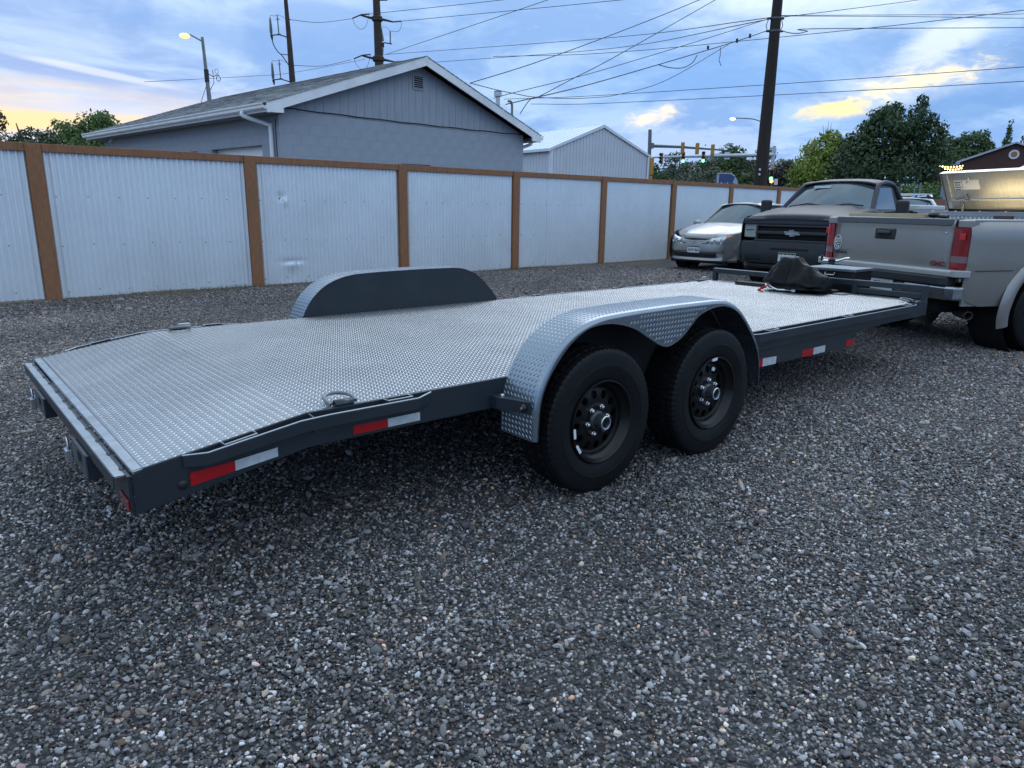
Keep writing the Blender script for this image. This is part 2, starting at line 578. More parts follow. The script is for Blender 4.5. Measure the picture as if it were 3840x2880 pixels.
def gravel():
    """loose stones: positions made here, instanced by geometry nodes"""
    rg = np.random.default_rng(11)
    U = np.array([math.sin(TA), math.cos(TA)])
    V = np.array([-math.cos(TA), math.sin(TA)])
    fU = np.array([math.sin(FA), math.cos(FA)])
    fV = np.array([-math.cos(FA), math.sin(FA)])
    P, Sx, B = [], [], []
    for (r0, r1, dens, s0, s1) in ((0.9, 2.6, 12500, 0.0044, 0.30), (2.6, 4.2, 10500, 0.0048, 0.30), (4.2, 6.5, 7600, 0.0053, 0.28), (6.5, 10.0, 3800, 0.0069, 0.26), (10.0, 17.0, 900, 0.0098, 0.26)):
        a0, a1 = (R(-56), R(58)) if r1 < 7 else (R(-47), R(50))
        area = 0.5 * (a1 - a0) * (r1 * r1 - r0 * r0)
        n = int(area * dens)
        rr = np.sqrt(rg.uniform(r0 * r0, r1 * r1, n))
        aa = rg.uniform(a0, a1, n)
        p = np.stack([np.sin(aa) * rr, np.cos(aa) * rr], 1)
        fv = (p - np.array(FO)) @ fV
        keep = fv < -0.05 - 0.5 * rg.random(n) ** 2
        # thin out a little in dull patches
        ph = np.sin(p[:, 0] * 1.9 + 1.1 * np.sin(p[:, 1] * 1.3)) * np.cos(p[:, 1] * 1.6 + 0.8 * np.sin(p[:, 0] * 0.9))
        keep &= rg.random(n) < 0.84 + 0.16 * ph
        p = p[keep]
        P.append(p)
        s = s0 * np.exp(rg.normal(0, s1, len(p)))
        big = rg.random(len(p)) < 0.022
        s[big] *= rg.uniform(1.4, 2.1, big.sum())
        Sx.append(s)
    P = np.concatenate(P)
    Sx = np.concatenate(Sx)
    n = len(P)
    Z = np.array([gz(x, y) for x, y in P]) + Sx * rg.uniform(0.05, 0.75, n)
    me = bpy.data.meshes.new('gravel')
    me.vertices.add(n)
    me.vertices.foreach_set('co', np.column_stack([P, Z]).astype(np.float32).ravel())
    rot = np.column_stack([rg.normal(0, 0.45, n), rg.normal(0, 0.45, n), rg.uniform(0, 6.28, n)]).astype(np.float32)
    scl = (Sx[:, None] * np.column_stack([rg.uniform(0.8, 1.6, n), rg.uniform(0.7, 1.1, n), rg.uniform(0.45, 0.95, n)])).astype(np.float32)
    t = rg.random(n)
    g = np.where(t < 0.42, rg.uniform(0.022, 0.055, n), np.where(t < 0.70, rg.uniform(0.06, 0.14, n), np.where(t < 0.925, rg.uniform(0.15, 0.30, n), rg.uniform(0.30, 0.56, n))))
    big = Sx > np.median(Sx) * 1.7
    g = np.where(big, np.clip(g, 0.06, 0.30), g)
    far = np.clip((np.hypot(P[:, 0], P[:, 1]) - 3.6) / 4.0, 0, 1)
    g = g * (1 - 0.45 * far) + 0.115 * 0.45 * far
    # packed, dusty and darker lanes at metre scale
    lane = np.sin(P[:, 0] * 1.1 + 1.7 * np.sin(P[:, 1] * 0.55)) * np.cos(P[:, 1] * 0.8 - 0.6 * P[:, 0]) + 0.6 * np.sin(2.7 * P[:, 0] - 1.3 * P[:, 1] + 2 * np.sin(P[:, 0]))
    g = g * (1.10 + 0.18 * lane)
    tint = np.ones((n, 3)) * np.array([1.0, 1.0, 1.03])
    w_ = rg.random(n)
    tan = w_ < 0.13
    tint[tan] = np.array([1.22, 1.0, 0.80])
    pink = (w_ > 0.13) & (w_ < 0.19)
    tint[pink] = np.array([1.35, 0.95, 0.88])
    org = (w_ > 0.19) & (w_ < 0.198)
    tint[org] = np.array([2.0, 1.25, 0.75])
    tint = tint * (1 + far[:, None] * np.array([0.05, -0.005, -0.03]))
    colr = np.column_stack([g[:, None] * tint, np.ones(n)]).astype(np.float32)
    for nm, ty, arr in (('rot', 'FLOAT_VECTOR', rot), ('scl', 'FLOAT_VECTOR', scl)):
        a = me.attributes.new(nm, ty, 'POINT')
        a.data.foreach_set('vector', arr.ravel())
    a = me.attributes.new('stone', 'FLOAT_COLOR', 'POINT')
    a.data.foreach_set('color', colr.ravel())
    a = me.attributes.new('pick', 'INT', 'POINT')
    a.data.foreach_set('value', rg.integers(0, 5, n).astype(np.int32))
    sm = bpy.data.materials.new('stone')
    sm.use_nodes = True
    t_ = NT(sm.node_tree)
    at = t_.n('ShaderNodeAttribute', attribute_type='INSTANCER', attribute_name='stone')
    ob = t_.n('ShaderNodeTexCoord').outputs['Object']
    sp = t_.noise(ob, 3.0, 4, 0.7)
    cc = t_.mix(t_.math('MULTIPLY', t_.sstep(sp, 0.45, 0.75), 0.35), at.outputs['Color'], (0.5, 0.5, 0.5), 'OVERLAY')
    bs = sm.node_tree.nodes['Principled BSDF']
    sm.node_tree.links.new(cc, bs.inputs['Base Color'])
    bs.inputs['Roughness'].default_value = 0.62
    ng = bpy.data.node_groups.new('loose stones', 'GeometryNodeTree')
    ng.interface.new_socket('Geometry', in_out='INPUT', socket_type='NodeSocketGeometry')
    ng.interface.new_socket('Geometry', in_out='OUTPUT', socket_type='NodeSocketGeometry')
    N, L = ng.nodes.new, ng.links.new
    gi, go = N('NodeGroupInput'), N('NodeGroupOutput')
    join = N('GeometryNodeJoinGeometry')
    for k in range(5):
        ic = N('GeometryNodeMeshIcoSphere')
        ic.inputs['Radius'].default_value = 1.0
        ic.inputs['Subdivisions'].default_value = 2
        nz = N('ShaderNodeTexNoise')
        nz.noise_dimensions = '4D'
        nz.inputs['Scale'].default_value = 0.75 + 0.12 * k
        nz.inputs['Detail'].default_value = 2.0
        nz.inputs['W'].default_value = 3.7 * k + 1.3
        sub = N('ShaderNodeVectorMath'); sub.operation = 'SUBTRACT'
        sub.inputs[1].default_value = (0.5, 0.5, 0.5)
        mul = N('ShaderNodeVectorMath'); mul.operation = 'SCALE'
        mul.inputs['Scale'].default_value = 1.7
        L(nz.outputs['Color'], sub.inputs[0]); L(sub.outputs[0], mul.inputs[0])
        sp_ = N('GeometryNodeSetPosition')
        L(ic.outputs['Mesh'], sp_.inputs['Geometry']); L(mul.outputs[0], sp_.inputs['Offset'])
        ss = N('GeometryNodeSetShadeSmooth')
        L(sp_.outputs[0], ss.inputs[0])
        ss.inputs['Shade Smooth'].default_value = (k % 2 == 0)
        mt = N('GeometryNodeSetMaterial')
        mt.inputs['Material'].default_value = sm
        L(ss.outputs[0], mt.inputs[0])
        gt = N('GeometryNodeGeometryToInstance')
        L(mt.outputs[0], gt.inputs[0]); L(gt.outputs[0], join.inputs[0])
    iop = N('GeometryNodeInstanceOnPoints')
    L(gi.outputs[0], iop.inputs['Points']); L(join.outputs[0], iop.inputs['Instance'])
    iop.inputs['Pick Instance'].default_value = True

    def attr(nm, ty):
        a = N('GeometryNodeInputNamedAttribute')
        a.data_type = ty
        a.inputs['Name'].default_value = nm
        return a.outputs['Attribute']
    L(attr('pick', 'INT'), iop.inputs['Instance Index'])
    e2r = N('FunctionNodeEulerToRotation')
    L(attr('rot', 'FLOAT_VECTOR'), e2r.inputs[0])
    L(e2r.outputs[0], iop.inputs['Rotation'])
    L(attr('scl', 'FLOAT_VECTOR'), iop.inputs['Scale'])
    L(iop.outputs[0], go.inputs[0])
    o = bpy.data.objects.new('gravel', me)
    COL.objects.link(o)
    md = o.modifiers.new('stones', 'NODES')
    md.node_group = ng
    me.materials.append(sm)
    tag(o, 'loose grey gravel stones covering the lot', 'gravel', kind='stuff')
    return n


_ns = gravel()
print('stones', _ns)

# asphalt street beyond the fence
_r = MB()
_r.add([(-160, 40, 0.012), (240, 40, 0.012), (240, 64, 0.012), (-160, 64, 0.012)], [(0, 1, 2, 3)])
tag(_r.build('street', mat('asphalt', (0.05, 0.05, 0.055), 0.85, var=0.2, vscale=0.4)), 'dark asphalt street beyond the fence', 'road', kind='structure')

# ------------------------------------------------------------------ fence: brown timber frame, corrugated steel sheets
wood = mat('brown fence timber', (0.27, 0.124, 0.058), 0.72, var=0.16, vscale=9, bump=0.12, bscale=40, stretch=(6, 6, 1), dirt=(0.18, 0.085, 0.042), dscale=1.5, damt=0.5)
galv = mat('corrugated galvanised steel', (0.82, 0.87, 0.91), 0.34, 0.40, var=0.03, vscale=1.2, rvar=0.06, dirt=(0.68, 0.71, 0.73), dscale=1.1, damt=0.25)
screwm = mat('screw head', (0.25, 0.25, 0.26), 0.4, 0.8)
BAY = 2.8796
FH = 2.037
frz = math.pi / 2 - FA
fence = thing('fence', 'long fence of corrugated silver steel sheets in brown timber frames', 'fence', (FO[0], FO[1], 0), frz)
frn = random.Random(3)
_post = MB().box(-0.092, 0.092, -0.042, 0.06, -0.05, FH)
_pm = _post.mesh('post')
for k in range(-2, 12):
    o = link(_pm, 'post', wood, fence, bevel=0.004, loc=(k * BAY, 0, frn.uniform(-0.006, 0.004)), rot=(frn.uniform(-0.004, 0.004), frn.uniform(-0.004, 0.004), 0))
for k in range(-2, 11):
    a, b = k * BAY + 0.0935, (k + 1) * BAY - 0.0935
    MB().box(a, b, -0.030, 0.055, FH - 0.108 + frn.uniform(-.003, .003), FH - 0.004).build('top_rail', wood, fence, bevel=0.004)
# corrugated sheets: about 0.9 m covering width, each lapping the next
PITCH = 0.0765


def corr_sheet(x0, x1, yoff, z0, z1, amp=0.0155, dents=()):
    nper = max(1, int(round((x1 - x0) / PITCH)))
    xs_ = np.linspace(x0, x1, nper * 8 + 1)
    zs_ = [z0, z1] if not dents else list(np.linspace(z0, z1, 61))
    rows = []
    for z in zs_:
        row = []
        for x in xs_:
            y = yoff + amp * math.cos(2 * math.pi * x / PITCH)
            for (dx_, dz2, sx_, sz_, am) in dents:
                q = ((x - dx_) / sx_) ** 2 + ((z - dz2) / sz_) ** 2
                if q < 4:
                    y += am * math.exp(-q) * (0.6 + 0.4 * math.sin(x * 190 + z * 40))
            row.append((x, y, z))
        rows.append(row)
    return MB().grid(rows)


_scr = MB().lathe([(0.0005, -0.012), (0.006, -0.011), (0.009, -0.006), (0.009, 0.0)], 8, axis='Y').mesh('screw')
for k in range(-2, 11):
    a, b = k * BAY + 0.075, (k + 1) * BAY - 0.075
    wid = (b - a) / 3.0
    for j in range(3):
        d = ()
        if k == 1 and j == 0:
            d = ((BAY + 0.50, 1.42, 0.05, 0.05, 0.026), (BAY + 0.58, 1.34, 0.035, 0.06, -0.024), (BAY + 0.62, 0.37, 0.22, 0.025, 0.028), (BAY + 0.66, 0.30, 0.12, 0.05, -0.022), (BAY + 0.60, 0.12, 0.10, 0.16, 0.018))
        corr_sheet(a + j * wid - (0.02 if j else 0), a + (j + 1) * wid, -0.012 - 0.0022 * (j % 2) + 0.03, 0.0 + frn.uniform(-0.01, 0.02), FH - 0.06, dents=d).build('steel_sheet', galv, fence, smooth=True, angle=60)
    if -1 <= k <= 4:
        for zz in (0.10, 0.72, 1.36):
            for x in np.arange(a + 0.06, b, 0.3824):
                xx = round(x / PITCH) * PITCH + PITCH / 2
                link(_scr, 'screw', screwm, fence, loc=(xx, 0.008, zz + frn.uniform(-0.015, 0.015)))
        # inner horizontal stringers behind the sheets
    for zz in (0.72, 1.36):
        MB().box(a, b, 0.036, 0.075, zz - 0.045, zz + 0.045).build('stringer', wood, fence)
# a darker cap board lying loose on the rail
_cb = MB().box(0, 0.62, -0.03, 0.03, 0, 0.012)
tag(_cb.build('cap_board', mat('dark cap board', (0.03, 0.026, 0.024), 0.7), bevel=0.002, loc=FENCE(2 * BAY + 0.02, 0.0, FH + 0.003), rot=(0, 0, frz)), 'thin dark board lying on top of the brown fence rail', 'board')


def weeds():
    """dry grass along the foot of the fence"""
    rg = random.Random(21)
    m = MB()
    for i in range(2600):
        u = rg.choice((rg.uniform(-3, 24), rg.gauss(6.6, 1.2), rg.gauss(9.2, 0.8), rg.gauss(2.0, 0.7)))
        v = -0.02 - abs(rg.gauss(0, 0.13))
        p = FENCE(u, v, -0.006)
        h = rg.uniform(0.02, 0.07) * (1.5 if rg.random() < 0.1 else 1)
        a = rg.uniform(0, 6.28)
        ln = Vector((math.cos(a), math.sin(a), 0))
        sd = Vector((-math.sin(a), math.cos(a), 0)) * 0.0022
        tip = p + ln * h * rg.uniform(0.2, 0.9) + Vector((0, 0, h))
        mid = p + ln * h * 0.2 + Vector((0, 0, h * 0.6))
        m.add([p - sd, p + sd, mid + sd * .7, mid - sd * .7, tip], [(0, 1, 2, 3), (3, 2, 4)])
    o = m.build('dry_grass', mat('dry grass', (0.22, 0.17, 0.09), 0.9, col2=(0.10, 0.12, 0.05), vscale=3.0))
    tag(o, 'sparse dry grass and weeds along the foot of the fence', 'grass', kind='stuff')


weeds()
# ------------------------------------------------------------------ car trailer
DZ = 0.5675
DW = 2.1333
DL = 5.55
slate = mat('slate trailer paint', (0.022, 0.031, 0.040), 0.34, 0.1, var=0.10, vscale=3, rvar=0.08, bump=0.03, bscale=90, dirt=(0.045, 0.05, 0.055), dscale=2.6, damt=0.4)
tread_m = mat('tread plate', (0.50, 0.525, 0.55), 0.22, 0.86, edge=0.45, var=0.06, vscale=2.2, rvar=0.10, dirt=(0.38, 0.40, 0.42), dscale=1.3, damt=0.35)
bright = mat('bare bright steel', (0.40, 0.43, 0.45), 0.33, 0.75, var=0.12, vscale=14, rvar=0.12, dirt=(0.22, 0.22, 0.23), dscale=9, damt=0.4)
edgem = mat('worn bright edge', (0.42, 0.46, 0.50), 0.35, 0.6)
black = mat('black steel', (0.012, 0.013, 0.015), 0.4, var=0.2)
blackm = mat('matt black', (0.006, 0.006, 0.007), 0.8)
zinc = mat('zinc plated steel', (0.62, 0.64, 0.66), 0.25, 0.95)
redtape = mat('red reflective tape', (0.42, 0.006, 0.012), 0.32, bump=0.05, bscale=300)
whitetape = mat('white reflective tape', (0.50, 0.55, 0.58), 0.35, var=0.12, vscale=30)
redlens = mat('red lamp lens', (0.24, 0.004, 0.007), 0.14, coat=0.4, var=0.25, vscale=7)
rubber = mat('tyre rubber', (0.006, 0.0068, 0.008), 0.55, var=0.25, vscale=6, bump=0.06, bscale=120, dirt=(0.013, 0.0135, 0.0145), dscale=3.0, damt=0.3, spec=0.22)
rimblk = mat('black wheel paint', (0.004, 0.0045, 0.005), 0.32, spec=0.35)
trz = math.pi / 2 - TA
TR = thing('car_trailer', 'long flat slate grey car trailer with a silver tread plate deck', 'trailer', (TO[0], TO[1], 0), trz)


def tread_lugs(mb, fn, a0, a1, b0, b1, pa=0.0275, L_=0.0118, Wd=0.0029, H=0.0026, jit=0.0):
    """raised tread lugs laid on a surface fn(a, b, h); alternate lugs turn the other way"""
    na, nb = int((a1 - a0) / pa), int((b1 - b0) / (pa * 0.5))
    c45, s45 = math.cos(R(45)), math.sin(R(45))
    loc = [(-1, 0, 0), (-0.55, 1, 0), (0.55, 1, 0), (1, 0, 0), (0.55, -1, 0), (-0.55, -1, 0), (-0.45, 0, 1), (0.45, 0, 1)]
    fcs = [(0, 5, 6), (5, 4, 7, 6), (4, 3, 7), (3, 2, 7), (2, 1, 6, 7), (1, 0, 6)]
    A, Bb, Hh, n = [], [], [], 0
    cen, sg = [], []
    for j in range(nb):
        b = b0 + (j + 0.5) * (b1 - b0) / nb
        for i in range(na):
            a = a0 + (i + (0.25 if j % 2 == 0 else 0.75)) * (a1 - a0) / na
            cen.append((a, b)); sg.append(1 if (j % 2 == 0) else -1)
    cen = np.array(cen); sg = np.array(sg)
    la = np.array([p[0] for p in loc]) * L_
    lb = np.array([p[1] for p in loc]) * Wd
    lh = np.array([p[2] for p in loc]) * H
    aa = cen[:, 0:1] + la[None] * c45 - sg[:, None] * lb[None] * s45
    bb = cen[:, 1:2] + sg[:, None] * la[None] * s45 + lb[None] * c45
    hh = np.broadcast_to(lh[None], aa.shape)
    P = fn(aa.ravel(), bb.ravel(), hh.ravel())
    base = len(mb.v)
    mb.v += [tuple(p) for p in P]
    for k in range(len(cen)):
        o = base + k * 8
        for q in fcs:
            mb.f.append(tuple(o + x for x in q))


def flat_fn(z0, slope=0.0):
    return lambda a, b, h: np.stack([a, b, z0 + a * slope + h], 1)


# deck plates ---------------------------------------------------------------
SL = 0.152
for (a0, a1) in ((0.0004, 0.6098), (0.6102, 3.0508), (3.0512, DL)):
    m = MB().box(a0, a1, 0.004, DW - 0.004, DZ - 0.005, DZ)
    tread_lugs(m, flat_fn(DZ), a0 + 0.001, a1 - 0.001, 0.01, DW - 0.01)
    m.build('deck_plate', tread_m, TR, smooth=True, angle=75)
m = MB()
m.prism([(0, 0.004, DZ - 0.005), (0, 0.004, DZ - 0.0002), (-0.553, 0.004, DZ - 0.553 * SL), (-0.553, 0.004, DZ - 0.553 * SL - 0.005)], (0, DW - 0.008, 0))
tread_lugs(m, lambda a, b, h: np.stack([a, b, DZ + a * SL + h], 1), -0.547, -0.001, 0.012, DW - 0.012)
m.build('tail_plate', tread_m, TR, smooth=True, angle=75)
# side rails ----------------------------------------------------------------
TZ = lambda u: DZ + min(0.0, u) * SL


def side_rail(s):
    """s=0 near, 1 far"""
    Y = (lambda y: y) if s == 0 else (lambda y: DW - y)
    r = MB()
    d1 = 0.012 if s == 0 else -0.012
    prof = [(-0.585, TZ(-0.585) + .002), (0, DZ + .002), (DL + 0.03, DZ + .002), (DL + 0.03, 0.440), (0.0, 0.437), (-0.56, 0.338), (-0.585, 0.338)]
    r.prism([(u, Y(-0.0), z) for u, z in prof], (0, d1, 0))
    # return flanges of the channel
    r.prism([(0.0, Y(0.012), 0.446), (DL, Y(0.012), 0.449), (DL, Y(0.012), 0.441), (0.0, Y(0.012), 0.438)], (0, d1 * 4, 0))
    r.build('side_rail', slate, TR, bevel=0.003, clean=True)
    # deeper drop panel ahead of the axles
    MB().prism([(2.70, Y(0.016), 0.448), (4.352, Y(0.016), 0.448), (4.36, Y(0.016), 0.318), (2.70, Y(0.016), 0.322)], (0, 0.02 if s == 0 else -0.02, 0)).build('drop_panel', slate, TR, bevel=0.003)
    # rub rails: flat bar standing off the side on spacers
    yb = Y(-0.058)
    th = 0.010 if s == 0 else -0.010

    def rub(top, lo, name='rub_rail'):
        n_ = len(top)
        mm = MB()
        for i in range(n_ - 1):
            (u0, y0, z0), (u1, y1, z1) = top[i], top[i + 1]
            l0, l1 = lo[i], lo[i + 1]
            A = [(u0, Y(y0), l0), (u0, Y(y0), z0), (u0, Y(y0 + .010), z0), (u0, Y(y0 + .010), l0)]
            B_ = [(u1, Y(y1), l1), (u1, Y(y1), z1), (u1, Y(y1 + .010), z1), (u1, Y(y1 + .010), l1)]
            mm.add(A + B_, [(0, 1, 5, 4), (1, 2, 6, 5), (2, 3, 7, 6), (3, 0, 4, 7)])
            if i == 0: mm.add(A, [(3, 2, 1, 0)])
            if i == n_ - 2: mm.add(B_, [(0, 1, 2, 3)])
        o_ = mm.build(name, slate, TR, clean=True, bevel=0.002)
        # worn bright top edge
        me_ = MB().tube([(u, Y(y + 0.004), z + 0.0012) for u, y, z in top], 0.0032, 5)
        me_.build('edge_wear', edgem, o_)
    rub([(-0.437, -0.012, 0.5025), (-0.37, -0.058, 0.511), (-0.05, -0.058, 0.558), (0.06, -0.058, 0.562), (0.44, -0.058, 0.562), (0.525, -0.014, 0.564)],
        [0.462, 0.469, 0.514, 0.518, 0.518, 0.522])
    rub([(2.80, -0.014, 0.562), (2.90, -0.058, 0.562), (5.24, -0.058, 0.562), (5.30, -0.030, 0.562)], [0.512, 0.510, 0.506, 0.508])
    # stake pockets: open boxes between rail and rub bar
    for (u0, u1) in ((-0.315, -0.20), (0.305, 0.42), (3.02, 3.14), (4.03, 4.15), (5.06, 5.18)):
        zz = TZ(u0 + 0.05) + 0.002
        pk = MB()
        for (a, b, c, d) in ((u0, u0 + .006, -0.048, -0.002), (u1 - .006, u1, -0.048, -0.002), (u0, u1, -0.0478, -0.042)):
            za, zb = (TZ(a) , TZ(b))
            pk.prism([(a, Y(c), za - 0.036), (b, Y(c), zb - 0.036), (b, Y(c), zb + .003), (a, Y(c), za + .003)], (0, (d - c) * (1 if s == 0 else -1), 0))
        o_ = pk.build('stake_pocket', slate, TR)
        MB().tube([(u0 + .003, Y(-0.004), TZ(u0) + 0.005), (u0 + .003, Y(-0.045), TZ(u0) + 0.005), (u1 - .003, Y(-0.045), TZ(u1) + 0.005), (u1 - .003, Y(-0.004), TZ(u1) + 0.005)], 0.0028, 5).build('pocket_edge', edgem, o_)
    # web at the bend
    MB().prism([(0.0, Y(-0.004), 0.50), (0.0, Y(-0.056), 0.505), (0.0, Y(-0.056), 0.56), (0.0, Y(-0.004), 0.566)], (0.006, 0, 0)).build('gusset', slate, TR)
    # rubber-plugged bolt near the tail
    MB().lathe([(0.0, -0.008), (0.010, -0.008), (0.016, -0.004), (0.017, 0.001)], 14, o=(-0.443, Y(0.0), 0.401), axis='Y').build('side_marker', black, TR, smooth=True) if s == 0 else None
    # tape strips
    for (u0, u1, zb0, zb1, zt0, zt1, y, red) in ((-0.419, -0.2715, 0.391, 0.411, 0.438, 0.447, -0.004, 1), (-0.271, -0.120, 0.411, 0.430, 0.447, 0.463, -0.004, 0),
                                              (0.179, 0.329, 0.450, 0.451, 0.484, 0.485, -0.0012, 1), (0.3292, 0.478, 0.451, 0.452, 0.485, 0.487, -0.0012, 0),
                                              (3.04, 3.0865, 0.324, 0.324, 0.377, 0.377, 0.0148, 1), (3.087, 3.25, 0.324, 0.322, 0.377, 0.372, 0.0148, 0), (3.585, 3.7405, 0.322, 0.322, 0.370, 0.370, 0.0148, 1),
                                              (3.741, 3.906, 0.322, 0.322, 0.370, 0.371, 0.0148, 0), (4.225, 4.35, 0.322, 0.322, 0.370, 0.370, 0.0148, 1)):
        MB().prism([(u0, Y(y), zb0), (u1, Y(y), zb1), (u1, Y(y), zt1), (u0, Y(y), zt0)], (0, 0.0012 if s == 0 else -0.0012, 0)).build('reflective_tape', redtape if red else whitetape, TR, label=('red' if red else 'white') + ' reflective tape strip')


side_rail(0)
side_rail(1)
# underframe ---------------------------------------------------------------
for v in (0.32, DW - 0.32):
    MB().box(0.02, DL, v - 0.03, v + 0.03, 0.455, 0.555).build('main_beam', black, TR)
for u in np.arange(0.3, 5.5, 0.61):
    MB().box(u - 0.02, u + 0.02, 0.02, DW - 0.02, 0.50, 0.556).build('cross_member', black, TR)
for u in (1.335, 2.20):
    MB().tube([(u, -0.02, 0.345), (u, DW + 0.02, 0.345)], 0.038, 12).build('axle', black, TR)
    for v in (0.16, DW - 0.16):
        MB().bar((u - 0.36, v, 0.455), (u, v, 0.40), 0.05, 0.03).bar((u, v, 0.40), (u + 0.36, v, 0.455), 0.05, 0.03).build('leaf_spring', black, TR)
# tail end -----------------------------------------------------------------
zt = TZ(-0.58)
_rs = MB()
_rs.prism([(-0.5545, 0.0, TZ(-0.5545) + 0.0015), (-0.585, 0.0, zt + 0.001), (-0.585, 0.0, zt - 0.010), (-0.5545, 0.0, TZ(-0.5545) - 0.008)], (0, DW, 0))
_rs.build('tail_strip', bright, TR, bevel=0.002)
MB().box(-0.600, -0.5862, 0.012, DW - 0.012, 0.338, zt - 0.016).build('tail_channel', slate, TR, bevel=0.002)
MB().box(-0.630, -0.5865, 0.045, DW - 0.005, 0.4535, 0.4615).build('tail_angle', bright, TR, bevel=0.0015)
MB().box(-0.634, -0.6302, 0.045, DW - 0.005, 0.418, 0.4615).build('tail_lip', slate, TR)
rw = random.Random(5)
for k in range(12):     # weld beads along the angle
    v = 0.1 + k * 0.178 + rw.uniform(-.02, .02)
    MB().sphere((-0.596, v, 0.4635), (0.008, 0.022, 0.005), 8, 4).build('weld_bead', slate, TR, smooth=True)
for v0 in (0.43, 1.40):
    o_ = MB()
    for (a, b, c, d) in ((v0, v0 + .07, .335, .425), (v0 + .16, v0 + .26, .335, .425), (v0 + .07, v0 + .16, .335, .362), (v0 + .07, v0 + .16, .408, .425)):
        o_.box(-0.648, -0.6375, a, b, c, d)
    o_.build('ramp_bracket', mat('scuffed grey steel', (0.12, 0.135, 0.15), 0.42, 0.6, var=0.2, vscale=18), TR)
    MB().box(-0.646, -0.601, v0 - 0.012, v0 - 0.002, .335, .425).build('bracket_web', slate, TR)
for v in (0.93, 1.03, 1.13):
    MB().box(-0.612, -0.6005, v - 0.035, v + 0.035, 0.36, 0.385).build('marker_lamp', redlens, TR, bevel=0.004)
for v in (0.075, DW - 0.075):
    MB().box(-0.606, -0.6005, v - 0.06, v + 0.06, 0.342, 0.385).build('tail_lamp', redlens, TR, bevel=0.006)
# fenders ------------------------------------------------------------------
FT = [(.905, .325), (.908, .45), (.925, .535), (.955, .605), (1.0, .675), (1.06, .735), (1.125, .778), (1.21, .812), (1.31, .832), (1.5, .841), (1.78, .846), (2.06, .845), (2.20, .842), (2.29, .826), (2.385, .785), (2.475, .715), (2.565, .622), (2.625, .53), (2.655, .43), (2.665, .325)]
FL = [(.925, .326), (.932, .45), (.947, .525), (.978, .59), (1.022, .65), (1.085, .715), (1.145, .757), (1.22, .789), (1.31, .798), (1.46, .779), (1.78, .643), (2.02, .776), (2.13, .805), (2.25, .806), (2.36, .768), (2.45, .698), (2.54, .604), (2.60, .52), (2.632, .43), (2.643, .326)]
# matched finer lip curve in the valley
FTc = catmull(FT[:9] + [(1.40, .838), (1.52, .842), (1.64, .844), (1.735, .845), (1.80, .846), (1.89, .846), (1.98, .8455)] + FT[11:], 4)
FLc = catmull(FL[:9] + [(1.40, .790), (1.52, .757), (1.63, .700), (1.725, .654), (1.80, .646), (1.89, .680), (1.965, .736)] + FL[11:], 4)


